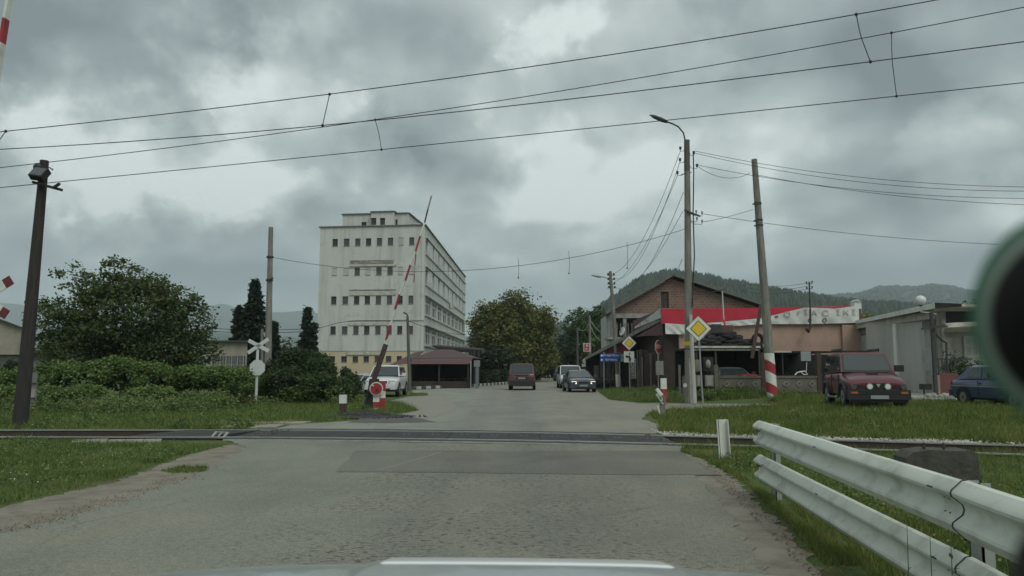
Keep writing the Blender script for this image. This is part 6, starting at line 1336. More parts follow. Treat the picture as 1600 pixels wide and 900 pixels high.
# ------------------------------------------------------------------ vehicles
LENS = mat('headlight_lens', (.45, .47, .46), (.3, .32, .32), 9, .12, coat=.8); CHROME = mat('chrome', (.6, .62, .62), (.5, .5, .5), 4, .2, metal=.9)
TAIL = mat('tail_light', (.25, .012, .012), (.2, .01, .01), 9, .25, coat=.6); AMBER = mat('indicator_amber', (.5, .13, .03), (.4, .1, .02), 9, .3); PLATE = mat('number_plate', (.30, .32, .33), (.24, .26, .27), 4, .6)
RIM = mat('wheel_rim', (.32, .33, .33), (.2, .2, .2), 6, .35, metal=.5); TRIMB = mat('dark_bumper_plastic', (.022, .022, .024), (.016, .016, .017), 4, .6)
HEADON = emis('lit_headlight', (1.0, .80, .48), 1.6)
def car(name, label, cat, loc, rz, s, pm, group=None):
    """s: dims. local axes: +Y is the front, X across, Z up"""
    Lh, Wh = s['L'] / 2, s['W'] / 2; t = thing(name, label, cat, loc, rz, group, local=True)
    st = s['st']                               # stations (y, ztop, halfwidth factor, zbottom)
    b = MB(); rings = []
    for y, zt, wf, zb in st:
        w_ = Wh * wf; zm = zb + (zt - zb) * .55
        ring = [(0, zb), (w_ * .86, zb), (w_ * .97, zb + .08), (w_, zm), (w_ * .985, zt - (zt - zb) * .16), (w_ * .91, zt - .02), (w_ * .55, zt + .015), (0, zt + .025)]
        full = [(x, y, z) for x, z in ring] + [(-x, y, z) for x, z in ring[-2:0:-1]]; rings.append(len(b.v)); b.v += full
    n = 14
    for i in range(len(st) - 1):
        for j in range(n): b.f.append((rings[i] + j, rings[i] + (j + 1) % n, rings[i + 1] + (j + 1) % n, rings[i + 1] + j))
    b.f.append(tuple(rings[0] + j for j in range(n))); b.f.append(tuple(rings[-1] + j for j in range(n))[::-1])
    b.build('body', pm, t, smooth=True, ang=35)
    # greenhouse
    yA, yB, yC, yD = s['gh']; zb_, zt = s['belt'], s['H']; wb_, wt = Wh * s.get('gb', .93), Wh * s.get('gt', .76); yM = (yB + yC) / 2
    zA = s.get('cowl', zb_); zD = s.get('rearbelt', zb_)
    P = {'fl': (-wb_, yA, zA), 'fr': (wb_, yA, zA), 'rl': (-wb_, yD, zD), 'rr': (wb_, yD, zD), 'tfl': (-wt, yB, zt - .05), 'tfr': (wt, yB, zt - .05), 'trl': (-wt, yC, zt - .05), 'trr': (wt, yC, zt - .05)}
    g = MB(); cr_ = .05
    rn = [[(-wb_, yA, zA), (-wt, yB, zt - .06), (-wt * .8, yB + -.06, zt - .01), (0, yB - .08, zt + .0), (wt * .8, yB - .06, zt - .01), (wt, yB, zt - .06), (wb_, yA, zA)],
          [(-wb_, yM, (zA + zD) / 2), (-wt * 1.02, yM, zt - .05), (-wt * .8, yM, zt + .015), (0, yM, zt + .03), (wt * .8, yM, zt + .015), (wt * 1.02, yM, zt - .05), (wb_, yM, (zA + zD) / 2)],
          [(-wb_, yD, zD), (-wt, yC, zt - .07), (-wt * .8, yC + .06, zt - .01), (0, yC + .08, zt), (wt * .8, yC + .06, zt - .01), (wt, yC, zt - .07), (wb_, yD, zD)]]
    for r_ in rn: g.v += r_
    for i in range(2):
        for j in range(6): g.f.append((i * 7 + j, i * 7 + j + 1, (i + 1) * 7 + j + 1, (i + 1) * 7 + j))
    g.f.append(tuple(range(7))); g.f.append(tuple(range(14, 21))[::-1]); g.f.append((0, 6, 20, 14))
    g.build('cabin', pm, t, smooth=True, ang=30)
    def pane(a, b_, c, d, u0, u1, v0, v1, nm='window', off=.012, m_=None):    # a,b bottom corners; d,c top corners
        a, b_, c, d = map(Vector, (a, b_, c, d)); f = lambda u, v: a.lerp(b_, u).lerp(d.lerp(c, u), v)
        nrm = (b_ - a).cross(d - a).normalized(); q = [f(u0, v0), f(u1, v0), f(u1, v1), f(u0, v1)]
        ctr = (a + b_ + c + d) / 4; 
        if nrm.dot(ctr - Vector((0, (yA + yD) / 2, (zA + zt) / 2))) < 0: nrm = -nrm
        return MB().prism([p + nrm * off for p in q], -nrm * .02).build(nm, m_ or CGLASS, t)
    pane(P['fl'], P['fr'], P['tfr'], P['tfl'], .035, .965, .0, .96, 'windscreen_seal', .010, BLACK)
    pane(P['fl'], P['fr'], P['tfr'], P['tfl'], .06, .94, .07, .925, 'windscreen', .018)
    pane(P['rl'], P['rr'], P['trr'], P['trl'], .075, .925, .08, .93, 'rear_window_seal', .010, BLACK)
    pane(P['rl'], P['rr'], P['trr'], P['trl'], .10, .90, .13, .89, 'rear_window', .018)
    for sx in (-1, 1):
        A_, D_, C_, B_ = (sx * wb_, yA, zA), (sx * wb_, yD, zD), (sx * wt, yC, zt - .05), (sx * wt, yB, zt - .05)
        for u0, u1 in s['sw']:
            pane(A_, D_, C_, B_, u0, u1, .08, .88, 'side_window', .022)
    # wheels and arches
    for yw in (s['wf'], s['wr']):
        for sx in (-1, 1):
            r = s['wrad']; x = sx * (Wh + .004)
            MB().disc((sx * (Wh - .03), yw, r + .03), r + .07, (1, 0, 0), .075, 24).build('wheel_arch', DARKIN, t) 
            w_ = MB().tube([(sx * (Wh - .20), yw, r), (sx * (Wh - .195), yw, r), (sx * (Wh - .02), yw, r), (sx * (Wh + .012), yw, r)], [r * .9, r, r, r * .93], 24).build('wheel', RUBBER, t, smooth=True, ang=50)
            MB().disc((sx * (Wh + .012), yw, r), r * .62, (1, 0, 0), .02, 20).build('rim', RIM, w_)
            MB().disc((sx * (Wh + .022), yw, r), r * .16, (1, 0, 0), .02, 10).build('hub_cap', STEELD, w_)
    # lamps, bumpers, plate, mirrors, grille
    yF = st[-1][0] if st[-1][0] > st[0][0] else st[0][0]; yR = min(st[0][0], st[-1][0])
    for sx in (-1, 1):
        for q in s.get('lamps', []):
            x, z, w_, h, kind, end = q; y = yF if end == 'f' else yR; sg = 1 if end == 'f' else -1
            m_ = {'h': LENS, 'on': HEADON, 't': TAIL, 'a': AMBER, 'k': BLACK}[kind]; nm = {'h': 'headlight', 'on': 'headlight', 't': 'tail_light', 'a': 'indicator', 'k': 'lamp_surround'}[kind]
            MB().prism([(sx * (x - w_ / 2), y + sg * .012, z - h / 2), (sx * (x + w_ / 2), y - sg * .03, z - h / 2), (sx * (x + w_ / 2), y - sg * .05, z + h / 2), (sx * (x - w_ / 2), y - sg * .004, z + h / 2)], (0, -sg * .05 if sg > 0 else .05, 0)).build(nm, m_, t)
        m_ = s.get('mirror', BLACK); mx_, my, mz = Wh + .14, yA - .28 - s.get('mback', 0), zA + .10
        k_ = s.get('ms', 1); o = MB().box(sx * mx_ - .11 * k_, sx * mx_ + .11 * k_, my - .05, my + .07, mz - .07 * k_, mz + .10 * k_).build('mirror', m_, t); MB().beam((sx * (Wh - .08), my, mz - .04), (sx * (mx_ - .05), my, mz - .02), .06, .05).build('mirror_arm', m_, o)
    if 'plate' in s:
        for (end, z) in s['plate']: y = (yF + .045) if end == 'f' else (yR - .045); MB().box(-.26, .26, y - .01, y + .01, z - .057, z + .057).build('number_plate', PLATE, t)
    for nm, bx, m_ in s.get('extra', []): MB().box(*bx).build(nm, m_, t)
    return t
def st_car(Lh, hood, cowl_y, belt, tail, ty, gc=.2):
    return [(-Lh, tail * .80, .90, gc + .12), (-Lh + .10, tail, .95, gc + .02), (ty, belt, .99, gc), (0, belt, 1, gc), (cowl_y, belt, 1, gc), (Lh - .55, hood + .05, .98, gc), (Lh - .14, hood, .93, gc + .02), (Lh, hood * .84, .86, gc + .10)]
# red off-roader parked on the right
RP = paint('dark_red_paint', (.125, .024, .034)); 
s4 = dict(ms=1.25, L=3.98, W=1.76, H=1.80, belt=1.08, cowl=1.15, rearbelt=1.08, gh=(.80, .22, -1.72, -1.92), gb=.94, gt=.80, sw=((.05, .33), (.37, .62), (.66, .95)), wf=1.22, wr=-1.23, wrad=.36,
  st=[(-1.99, .95, .94, .42), (-1.9, 1.06, .97, .36), (-1.2, 1.10, 1, .36), (.7, 1.13, 1, .36), (.9, 1.12, 1, .36), (1.4, 1.02, .99, .36), (1.82, .90, .95, .40), (1.93, .80, .92, .44)],
  lamps=[(.72, .70, .20, .17, 'k', 'f')],
  extra=[('bumper', (-.90, .90, 1.86, 2.06, .30, .60), TRIMB), ('bumper_lip', (-.84, .84, 1.84, 2.00, .22, .299), TRIMB), ('grille', (-.34, .34, 1.90, 1.955, .63, .80), BLACK), ('bonnet_scoop', (-.20, .14, .98, 1.24, 1.07, 1.125), RP), ('bonnet_scoop_mouth', (-.18, .12, 1.22, 1.255, 1.075, 1.115), BLACK),
         ('rear_bumper', (-.86, .86, -2.10, -1.95, .42, .68), TRIMB), ('number_plate', (-.26, .26, 2.062, 2.078, .33, .44), PLATE), ('lower_intake', (-.62, .62, 2.061, 2.07, .47, .575), BLACK), ('cowl_strip', (-.78, .78, .80, .90, 1.135, 1.158), BLACK)])
SX = V(1281, 0, 27.6).x
rzv = math.pi + rad(-11)
suv = car('red_off_roader', 'dark red off-road car with round fog lamps parked on the grass at the right', 'car', (11.72, 25.9, .26), rzv, s4, RP)
for sx in (-1, 1):
    MB().disc((sx * .72, 1.965, .70), .085, (0, 1, 0), .03, 18).build('headlight', mat('dark_headlight', (.10, .105, .10), (.05, .055, .055), 20, .15, coat=.8), suv); o = MB().disc((sx * .26, 2.0, .71), .098, (0, 1, 0), .05, 18).build('fog_lamp', CHROME, suv); MB().disc((sx * .26, 2.03, .71), .07, (0, 1, 0), .02, 16).build('fog_lamp_glass', WHITEC, o)
    MB().box(sx * .72 - .10, sx * .72 + .10, 2.055, 2.075, .49, .55).build('indicator', AMBER, suv)
    for yw in (1.22, -1.23):
        pts = [(sx * .89, yw + .46 * math.cos(a), .36 + .45 * math.sin(a)) for a in [math.pi * k / 10 for k in range(11)]]; MB().tube(pts, .055, 6).build('wheel_flare', TRIMB, suv)
    MB().tube([(sx * .93, -.75, .36), (sx * .95, -.6, .33), (sx * .95, .6, .33), (sx * .93, .75, .36)], .04, 8).build('side_step', CHROME, suv)
MB().prism([(-.07, 1.957, .79), (.07, 1.957, .79), (0, 1.957, .67)], (0, .02, 0)).build('grille_emblem', CHROME, suv)
for sx in (-1, 1):
    for y_ in (.62, -.42): MB().box(sx * .876 - .012, sx * .876 + .012, y_ - .008, y_ + .008, .45, 1.06).build('door_gap', BLACK, suv)
    MB().box(sx * .885 - .012, sx * .885 + .012, -.32, -.16, .90, .94).build('door_handle', BLACK, suv)
    for zc_ in (.66, .70, .74): MB().box(sx * .50 - .09, sx * .50 + .09, 1.925, 1.957, zc_ - .010, zc_ + .010).build('grille_slot', BLACK, suv)
for k in range(4): MB().box(-.62, .62, -.2 - k * .42, -.16 - k * .42, 1.84, 1.87).build('rack_crossbar', BLACK, suv)
for sx in (-1, 1): MB().tube([(sx * .60, -.1, 1.88), (sx * .60, -1.55, 1.88)], .025, 6).build('rack_rail', BLACK, suv); MB().tube([(sx * .60, -.1, 1.92), (sx * .60, -1.55, 1.92)], .02, 6).build('rack_rail', BLACK, suv)
for k in range(5):
    for sx in (-1, 1): MB().tube([(sx * .60, -.15 - k * .34, 1.80), (sx * .60, -.15 - k * .34, 1.92)], .015, 5).build('rack_stay', BLACK, suv)
for sx in (-1, 1): MB().beam((sx * .1 - .2, .80, 1.125), (sx * .1 + .35, .74, 1.155), .02, .02).build('wiper', BLACK, suv)
MB().box(.30, .42, .52, .53, 1.58, 1.66).build('window_sticker', WHITEC, suv) if False else None
# blue hatchback
BP = paint('blue_paint', (.035, .06, .13)); HB_ = 2.05
s5 = dict(L=4.1, W=1.69, H=1.40, belt=.92, cowl=.93, gh=(.75, .12, -1.15, -1.72), gb=.93, gt=.74, sw=((.09, .40), (.44, .80)), wf=1.25, wr=-1.25, wrad=.29, plate=[('f', .42)], mirror=BLACK, st=st_car(HB_, .78, .85, .92, .90, -1.7, .22),
  lamps=[(.58, .66, .34, .15, 'h', 'f'), (.78, .66, .08, .14, 'a', 'f'), (.68, .72, .24, .2, 't', 'r')], extra=[('bumper', (-.80, .80, 1.98, 2.12, .30, .52), BP), ('rear_bumper', (-.80, .80, -2.13, -1.98, .32, .54), BP)])
hb = car('blue_hatchback', 'dark blue hatchback parked at the right edge beyond the grass', 'car', (16.75, 26.0, .24), math.pi + rad(3), s5, BP)
for sx in (-1, 1): MB().box(sx * .848 - .008, sx * .848 + .008, -1.9, 1.9, .66, .70).build('side_moulding', mat('pale_moulding', (.25, .28, .32), (.2, .22, .26), 3, .4), hb); MB().box(sx * .85 - .012, sx * .85 + .012, -.42, -.26, .76, .80).build('door_handle', BLACK, hb); MB().box(sx * .846 - .006, sx * .846 + .006, -.45, -.44, .35, .9).build('door_gap', BLACK, hb)
# white off-roader on the left
WP = paint('white_car_paint', (.66, .68, .68), 0.0)
s1 = dict(L=4.45, W=1.86, H=1.73, belt=1.08, cowl=1.10, gh=(.95, .30, -1.70, -2.05), gb=.92, gt=.76, sw=((.08, .33), (.37, .64), (.68, .93)), wf=1.36, wr=-1.35, wrad=.36, plate=[('f', .55)], mirror=WP,
  st=[(-2.22, .9, .92, .42), (-2.1, 1.08, .96, .34), (-1.3, 1.08, 1, .32), (.9, 1.08, 1, .32), (1.2, 1.07, 1, .32), (1.7, 1.0, .98, .32), (2.08, .93, .94, .36), (2.22, .80, .86, .42)],
  lamps=[(.62, .80, .38, .17, 'h', 'f'), (.66, .50, .14, .10, 'h', 'f')], extra=[('grille', (-.36, .36, 2.19, 2.245, .74, .86), BLACK), ('bumper', (-.84, .84, 2.12, 2.30, .40, .66), WP), ('lower_grille', (-.55, .55, 2.26, 2.31, .40, .47), BLACK), ('skirt', (-.92, .92, -1.9, 2.0, .28, .36), TRIMB)])
ws = car('white_off_roader', 'white off-road car parked behind the barrier drive on the left', 'car', (-7.19, 44.5, 0), math.pi, s1, WP)
for sx in (-1, 1): MB().tube([(sx * .66, .1, 1.76), (sx * .66, -1.6, 1.76)], .025, 6).build('roof_rail', BLACK, ws)
# pale car door area behind it
SP = paint('silver_paint', (.42, .44, .44)); 
s0 = dict(L=3.9, W=1.6, H=1.30, belt=.86, gh=(.8, .2, -1.0, -1.5), sw=((.06, .44), (.48, .92)), wf=1.2, wr=-1.2, wrad=.28, st=st_car(1.95, .74, .8, .86, .8, -1.4), lamps=[(.55, .62, .3, .14, 'h', 'f')], extra=[])
car('silver_hatchback', 'small pale silver car half hidden by bushes behind the white off-roader', 'car', (-9.7, 48.6, -.1), math.pi + rad(-24), s0, SP)
# dark red minivan driving away
MP = paint('wine_red_paint', (.075, .026, .028)); 
s2 = dict(L=4.8, W=1.92, H=1.92, belt=1.16, cowl=1.14, gh=(1.55, .75, -2.15, -2.34), gb=.94, gt=.84, sw=((.05, .28), (.31, .62), (.65, .95)), wf=1.5, wr=-1.45, wrad=.33, plate=[('r', .86)], mirror=BLACK,
  st=[(-2.40, 1.0, .95, .38), (-2.33, 1.16, .97, .30), (-1.5, 1.16, 1, .26), (1.4, 1.16, 1, .26), (1.7, 1.10, 1, .26), (2.2, .95, .95, .3), (2.4, .78, .85, .4)],
  lamps=[(.83, .92, .15, .34, 't', 'r'), (.6, .7, .3, .16, 'h', 'f')], extra=[('rear_bumper', (-.94, .94, -2.50, -2.34, .32, .68), TRIMB), ('plate_recess', (-.42, .42, -2.425, -2.39, .78, .96), TRIMB), ('handle_strip', (-.5, .5, -2.43, -2.39, 1.05, 1.10), TRIMB)])
mv_ = car('red_minivan', 'wine red minivan driving away along the road, seen from behind', 'van', (V(817, 610, 56).x, 58.0, 0), rad(-2), s2, MP)
# black saloon with lights on
KP = paint('black_car_paint', (.062, .082, .105)); 
s3 = dict(L=4.7, W=1.83, H=1.42, belt=.90, cowl=.92, gh=(.95, .10, -1.10, -1.75), gb=.92, gt=.70, sw=((.08, .42), (.46, .82)), wf=1.38, wr=-1.35, wrad=.32, plate=[('f', .44)], mirror=KP, st=st_car(2.35, .80, 1.0, .92, .92, -1.6, .18),
  lamps=[(.62, .63, .30, .16, 'on', 'f'), (.70, .36, .2, .1, 'k', 'f')], extra=[('grille', (-.30, .30, 2.32, 2.36, .58, .70), BLACK), ('bumper', (-.80, .80, 2.28, 2.38, .26, .52), KP), ('lower_grille', (-.5, .5, 2.36, 2.395, .24, .36), BLACK)])
car('black_saloon', 'black saloon with glowing headlights coming towards the crossing', 'car', (V(908.5, 612, 51).x, 53.0, 0), math.pi + rad(3), s3, KP)
s6 = dict(L=4.3, W=1.83, H=1.82, belt=1.10, gh=(1.35, .55, -1.9, -2.08), gb=.94, gt=.84, sw=((.08, .4), (.45, .9)), wf=1.3, wr=-1.3, wrad=.32, st=[(-2.15, 1.0, .95, .36), (-2.08, 1.1, .97, .3), (1.2, 1.1, 1, .26), (1.6, 1.04, 1, .26), (2.0, .9, .94, .3), (2.15, .75, .86, .38)], mirror=BLACK,
  lamps=[(.6, .74, .3, .2, 'h', 'f')], extra=[('bumper', (-.85, .85, 2.08, 2.2, .3, .55), TRIMB)])
car('white_van', 'small white van following close behind the black saloon', 'van', (V(897, 612, 58).x, 62.5, 0), math.pi + rad(1), s6, WP)
s7 = dict(s3); s7 = dict(s7, lamps=[(.60, .62, .30, .13, 'h', 'f')], mirror=BLACK)
car('parked_saloon', 'dark parked car with a pale roof line beside the cafe, behind the black saloon', 'car', (V(921.5, 600, 68).x, 70, 0), math.pi, dict(s7, H=1.5), paint('dark_grey_paint', (.05, .055, .06)))
car('distant_car', 'tiny dark car far down the road left of the white van', 'car', (V(878, 596, 100).x, 102, 0), math.pi, dict(s7, H=1.8), paint('dark_green_paint', (.02, .03, .028)))

GP = paint('grey_blue_paint', (.13, .15, .155))
sc_ = car('scrap_car', 'dull grey scrap car with a red half bonnet behind the concrete fence', 'car', (V(1157, 600, 39.6).x, 41.2, .18), math.pi, dict(s7, L=4.0, gh=(.7, .1, -1.1, -1.7), wf=1.2, wr=-1.2, st=st_car(2.0, .92, .8, 1.0, .95, -1.5), belt=1.0, cowl=1.0, H=1.42, lamps=[(.6, .75, .28, .14, 'h', 'f')], extra=[('red_bonnet_half', (-.80, -.02, .95, 1.95, .955, 1.06), RED)]), GP)
# ------------------------------------------------------------------ guardrail in the foreground
GRW = mat('guardrail_paint', (.60, .64, .565), (.52, .56, .485), 1.6, .62, .05, 30, dirt=(.24, .25, .20), dsc=3.2, damt=.6)
WPROF = [(0.0, -.155), (.028, -.150), (.040, -.138), (.078, -.105), (.086, -.088), (.082, -.070), (.030, -.030), (.022, -.012), (.020, 0), (.022, .012), (.030, .030), (.082, .070), (.086, .088), (.078, .105), (.040, .138), (.028, .150), (0.0, .155)]
def wbeam(path, name, m_, par, k=1.0, th=.006):
    """path: list of (point, outward normal) ; extrudes the W section"""
    mb = MB(); n = len(WPROF)
    for p, nr in path:
        for d, z in WPROF: q = Vector(p) + Vector(nr) * d * k; mb.v.append((q.x, q.y, q.z + z * k))
        for d, z in WPROF: q = Vector(p) + Vector(nr) * (d * k - th); mb.v.append((q.x, q.y, q.z + z * k))
    for i in range(len(path) - 1):
        a, b_ = i * 2 * n, (i + 1) * 2 * n
        for j in range(n - 1):
            mb.f.append((a + j, b_ + j, b_ + j + 1, a + j + 1)); mb.f.append((a + n + j, a + n + j + 1, b_ + n + j + 1, b_ + n + j))
        for j in (0, n - 1): mb.f.append((a + j, a + n + j, b_ + n + j, b_ + j))
    for e in (0, (len(path) - 1) * 2 * n): 
        for j in range(n - 1): mb.f.append((e + j, e + j + 1, e + n + j + 1, e + n + j))
    return mb.build(name, m_, par, smooth=True, ang=32)
Ef, Jn = Vector((3.06, 9.62, 0)), Vector((2.55, 4.25, 0)); dv = (Jn - Ef).normalized(); nrm = Vector((dv.y, -dv.x, 0)); nrm = nrm if nrm.x < 0 else -nrm
gd = thing('guardrail', 'double white steel guardrail with a lapped joint in the right foreground', 'guardrail', (2.9, 8, 0))
for lvl, z in (('upper', .715), ('lower', .30)):
    A0, J0 = Ef + Vector((0, 0, z)), Jn + Vector((0, 0, z)); sh_ = Vector((0, 0, 0))
    if lvl == 'lower': A0 += nrm * -.0; 
    n_ = 10; path = [(A0.lerp(J0 + dv * .02, i / n_), nrm) for i in range(n_ + 1)]
    wbeam(path, 'beam', GRW, gd)
    E2 = J0 + dv * 2.9 + (-nrm) * .16; path = []
    for i in range(11): f_ = i / 10; p = (J0 - dv * .16).lerp(E2, f_) + nrm * .008 * (1 - f_) - nrm * (-.10 * math.sin(math.pi * f_) ); path.append((p + nrm * .0 + Vector((0, 0, .002)), nrm))
    wbeam(path, 'beam', GRW, gd, 1.035)
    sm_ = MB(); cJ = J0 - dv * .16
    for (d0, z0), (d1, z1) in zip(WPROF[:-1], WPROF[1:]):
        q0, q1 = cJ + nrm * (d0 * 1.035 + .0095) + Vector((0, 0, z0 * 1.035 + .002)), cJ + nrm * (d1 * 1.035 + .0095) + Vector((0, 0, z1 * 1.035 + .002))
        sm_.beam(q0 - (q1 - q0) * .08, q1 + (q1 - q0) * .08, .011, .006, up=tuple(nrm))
    sm_.build('joint_shade_strip', STEELD, gd)  # dark strip laid along the lap edge in place of its shadow
    # joint bolts
    for dd in (-.06, -.12, -.30, -.36):
        for zz_ in ((-.045, .045) if lvl == 'upper' else (-.04, .045)): 
            c = J0 + dv * dd + nrm * .042 + Vector((0, 0, zz_)); MB().disc(c, .009, nrm, .012, 8).build('bolt', POLED, gd)
    for dd in (.12, .2): 
        c = A0 + dv * dd + nrm * .05 + Vector((0, 0, .045)); MB().disc(c, .013, nrm, .03, 8).build('bolt', STEELD, gd)
    for dd, s_ in ((.5, 1), (2.6, 1), (-.45 + (J0 - A0).length, 1)):
        c = A0 + dv * dd + nrm * .0885 + Vector((0, 0, .088)); MB().beam(c - dv * .03, c + dv * .03, .008, .008).build('slot', SIGNK, gd)
def gpost(d_, zt=.86):
    c = Ef + dv * d_ - nrm * .06; o = MB()
    o.box(c.x + .0, c.x + .012, c.y - .06, c.y + .06, -.1, zt); o.box(c.x, c.x + .07, c.y - .06, c.y - .052, -.1, zt); o.box(c.x, c.x + .07, c.y + .052, c.y + .06, -.1, zt)
    o = o.build('post', mat('post_grey', (.33, .35, .32), (.26, .28, .26), 3, .7, dirt=(.15, .15, .12)), gd); 
    for z in (.715, .30): MB().box(c.x - .062, c.x - .001, c.y - .05, c.y + .05, z - .08, z + .08).build('spacer', STEEL, o)
for d_ in (.38, 5.15, 7.8): gpost(d_)
# small stub of guardrail across the track
p = G(1035, 650); D = p.y; gs = thing('guardrail_stub', 'short bent end of white guardrail across the tracks', 'guardrail', (p.x, D, 0))
MB().box(p.x - .02, p.x + .14, D + .2, D + .32, -.05, .62).build('post', POLEC, gs)
a, b_ = V(1027, 612, D + .9), V(1038, 622, D - .1); a2, b2_ = V(1026, 621, D + .9), V(1038, 633, D - .1)
for P0, P1, nm in ((V(1028, 613, D + 1.3), V(1036.5, 624, D - .1), 'beam'),):
    n_ = (P1 - P0).normalized(); nr = Vector((n_.y, -n_.x, 0)); nr = nr if nr.x < 0 else -nr; wbeam([(P0, nr), (P0.lerp(P1, .5), nr), (P1, nr)], nm, GRW, gs, .95)
MB().beam(V(1031, 648, D - .1), V(1027, 634, D - .1), .04, .2, up=(0, 1, 0)).build('lower_beam_scrap', WHITE, gs)
# concrete block
p0 = V(1411, 745, 10.6); p1 = V(1531, 749, 10.4); cb = thing('concrete_block', 'dark mossy concrete block with two rusty bolts behind the guardrail', 'concrete block', ((p0.x + p1.x) / 2, 10.5, 0))
zt = V(1470, 703, 10.5).z; bk_ = MB(); bk_.v = []; nxb = 10
prof = [(p0.x - .05, zt - .10), (p0.x + .06, zt - .02), (p0.x + .3, zt + .01), (p0.x + .6, zt - .005), (p1.x - .1, zt + .0), (p1.x - .01, zt - .03)]
poly = [(p0.x - .08, 10.4, -.05), *[(x, 10.4, z) for x, z in prof], (p1.x + .03, 10.4, -.05)]
bk_.prism(poly, (.06, .45, .0)); bk_.build('block', mat('dark_mossy_concrete', (.075, .075, .062), (.04, .042, .032), 4, .95, .9, 14, dirt=(.14, .14, .12), dsc=5, damt=.5), cb)
for x in (1443.5, 1474.5): q = V(x, 700, 10.55); MB().tube([(q.x, q.y, zt - .05), (q.x, q.y, zt + .09)], .014, 8).tube([(q.x, q.y, zt + .02), (q.x, q.y, zt + .05)], .026, 6).build('bolt', RUST, cb)
# weeds in front of the lower beam
WLV = leafmat('weed_leaves', [(.03, .055, .02), (.055, .09, .03), (.10, .13, .05)], sc=2)
for k, (px, py, ph, D, lb) in enumerate(((1414, 862, 60, 4.9, 'thin weed stem with few leaves, left of three before the lower beam'), (1450, 880, 62, 4.5, 'bare thin weed stem, middle of three before the lower beam'), (1482, 905, 100, 4.1, 'leafy green weed, right of three before the lower beam'))):
    b0 = V(px - 6, py + 30, D); b0.z = 0; tp_ = V(px + 3, py - ph * .7, D); t = thing('weed', lb, 'weed', tuple(b0)); md = b0.lerp(tp_, .5) + Vector((.02, 0, 0))
    MB().tube([b0, md, tp_], [.004, .003, .0015], 5).build('stem', LF_BR, t)
    for q in range(9 if k == 2 else 5):
        f_ = .3 + .7 * (q + .5) / (9 if k == 2 else 5); c = b0.lerp(tp_, f_) + Vector((.015, 0, 0)); a = rnd.random() * 6.28; L_ = (.05 if k == 2 else .03) * (1.2 - f_ * .5); d_ = Vector((math.cos(a), math.sin(a) * .6 - .3, .35)); d_ = d_.normalized(); s_ = d_.cross(Vector((0, 0, 1))).normalized() * L_ * .3
        MB().add([c, c + d_ * L_ * .5 + s_, c + d_ * L_, c + d_ * L_ * .5 - s_], [(0, 1, 2), (0, 2, 3)]).build('leaf', WLV, t)

# ------------------------------------------------------------------ trees and bushes
grow('walnut_tree', 'large dark broadleaf tree above the brambles at the left', 'tree', (V(198, 600, 36).x, 36, 0), 6.4, 8.2, LF_DK2 if 'LF_DK2' in globals() else LF_DK, 1, 1, 1) if False else None
LF_W = leafmat('walnut_leaves', [(0.027, 0.048, 0.020), (0.052, 0.088, 0.032), (0.092, 0.127, 0.043), (0.150, 0.160, 0.055)], sc=.5)
X_ = lambda px, Y: V(px, 500, Y).x
Z_ = lambda py, Y: V(800, py, Y).z
TY = 36
tp_ = [(X_(108, TY), TY, Z_(432, TY), .75, .8, .6), (X_(185, TY), TY, Z_(425, TY), .9, .9, .55), (X_(240, TY), TY, Z_(448, TY), 1.0, 1, .6), (X_(300, TY), TY, Z_(505, TY), .9, 1.2, 1.1), (X_(85, TY), TY, Z_(500, TY), .9, 1.2, 1.1), (X_(70, TY), TY, Z_(535, TY), .35, .8, .5), (X_(200, TY), TY, Z_(500, TY), 2.6, 2.0, 1.9), (X_(150, TY), TY, Z_(455, TY), 1.0, 1, .8), (X_(255, TY), TY, Z_(545, TY), 1.9, 1.6, 1.0), (X_(130, TY), TY, Z_(550, TY), 1.8, 1.6, 1.0), (X_(318, TY), TY, Z_(548, TY), .6, 1, .7), (X_(280, TY), TY, Z_(470, TY), .7, 1, .6)]
t = thing('walnut_tree', 'large dark broadleaf tree spreading above the brambles at the left', 'tree', (X_(200, TY), TY, 0))
b = MB(); b0 = Vector((X_(200, TY), TY, 0)); b.tube([b0, b0 + Vector((.1, 0, .8)), b0 + Vector((0, 0, 1.6))], [.3, .24, .2], 8, wob=.15)
for q in tp_: c = Vector(q[:3]); b.tube([b0 + Vector((0, 0, 1.4)), b0.lerp(c, .55) + Vector((0, 0, .9)), c], [.14, .08, .02], 6, wob=.2)
b.build('trunk', BARK, t, smooth=True, ang=60); leafcloud('crown', LF_W, t, tp_, 42000, .075, 11, .17, per=24, inner=.6)
# bramble mass: countable big bushes plus the undergrowth at their feet
def bush(label, blobs, n, size, seed, m=None, cl=.11, name='bramble_bush', cat='bush', group='bramble bushes left of the road'):
    x = sum(b_[0] for b_ in blobs) / len(blobs); y = sum(b_[1] for b_ in blobs) / len(blobs); t = thing(name, label, cat, (x, y, 0), 0, group)
    b = MB()
    for q in blobs: b.tube([(x, y, 0), (q[0], q[1], q[2])], [.04, .015], 5)
    b.build('stem', BARK, t); core = MB()
    r = random.Random(seed); lumps = []; blobs = [(q[0], q[1], q[2] * r.uniform(.75, 1.12), q[3] * r.uniform(.75, 1.1), q[4], q[5] * r.uniform(.75, 1.25)) for q in blobs]
    for q in blobs:
        lumps.append((*q[:3], q[3] * .85, q[4] * .85, q[5] * .85))
        for k_ in range(9):
            a, e_ = r.uniform(0, 6.28), r.uniform(.0, 1.35); k2 = r.uniform(.22, .42)
            lumps.append((q[0] + math.cos(a) * math.cos(e_) * q[3] * .8, q[1] + math.sin(a) * math.cos(e_) * q[4] * .8 - .1, q[2] + math.sin(e_) * q[5] * .8, q[3] * k2, q[4] * k2, max(.12, q[5] * k2 * 1.1), q[3] * q[4] * q[5] * .22))
    leafcloud('foliage', m or LF_BR, t, lumps, int(n * 1.35), size, seed, cl, per=16, inner=.72); return t
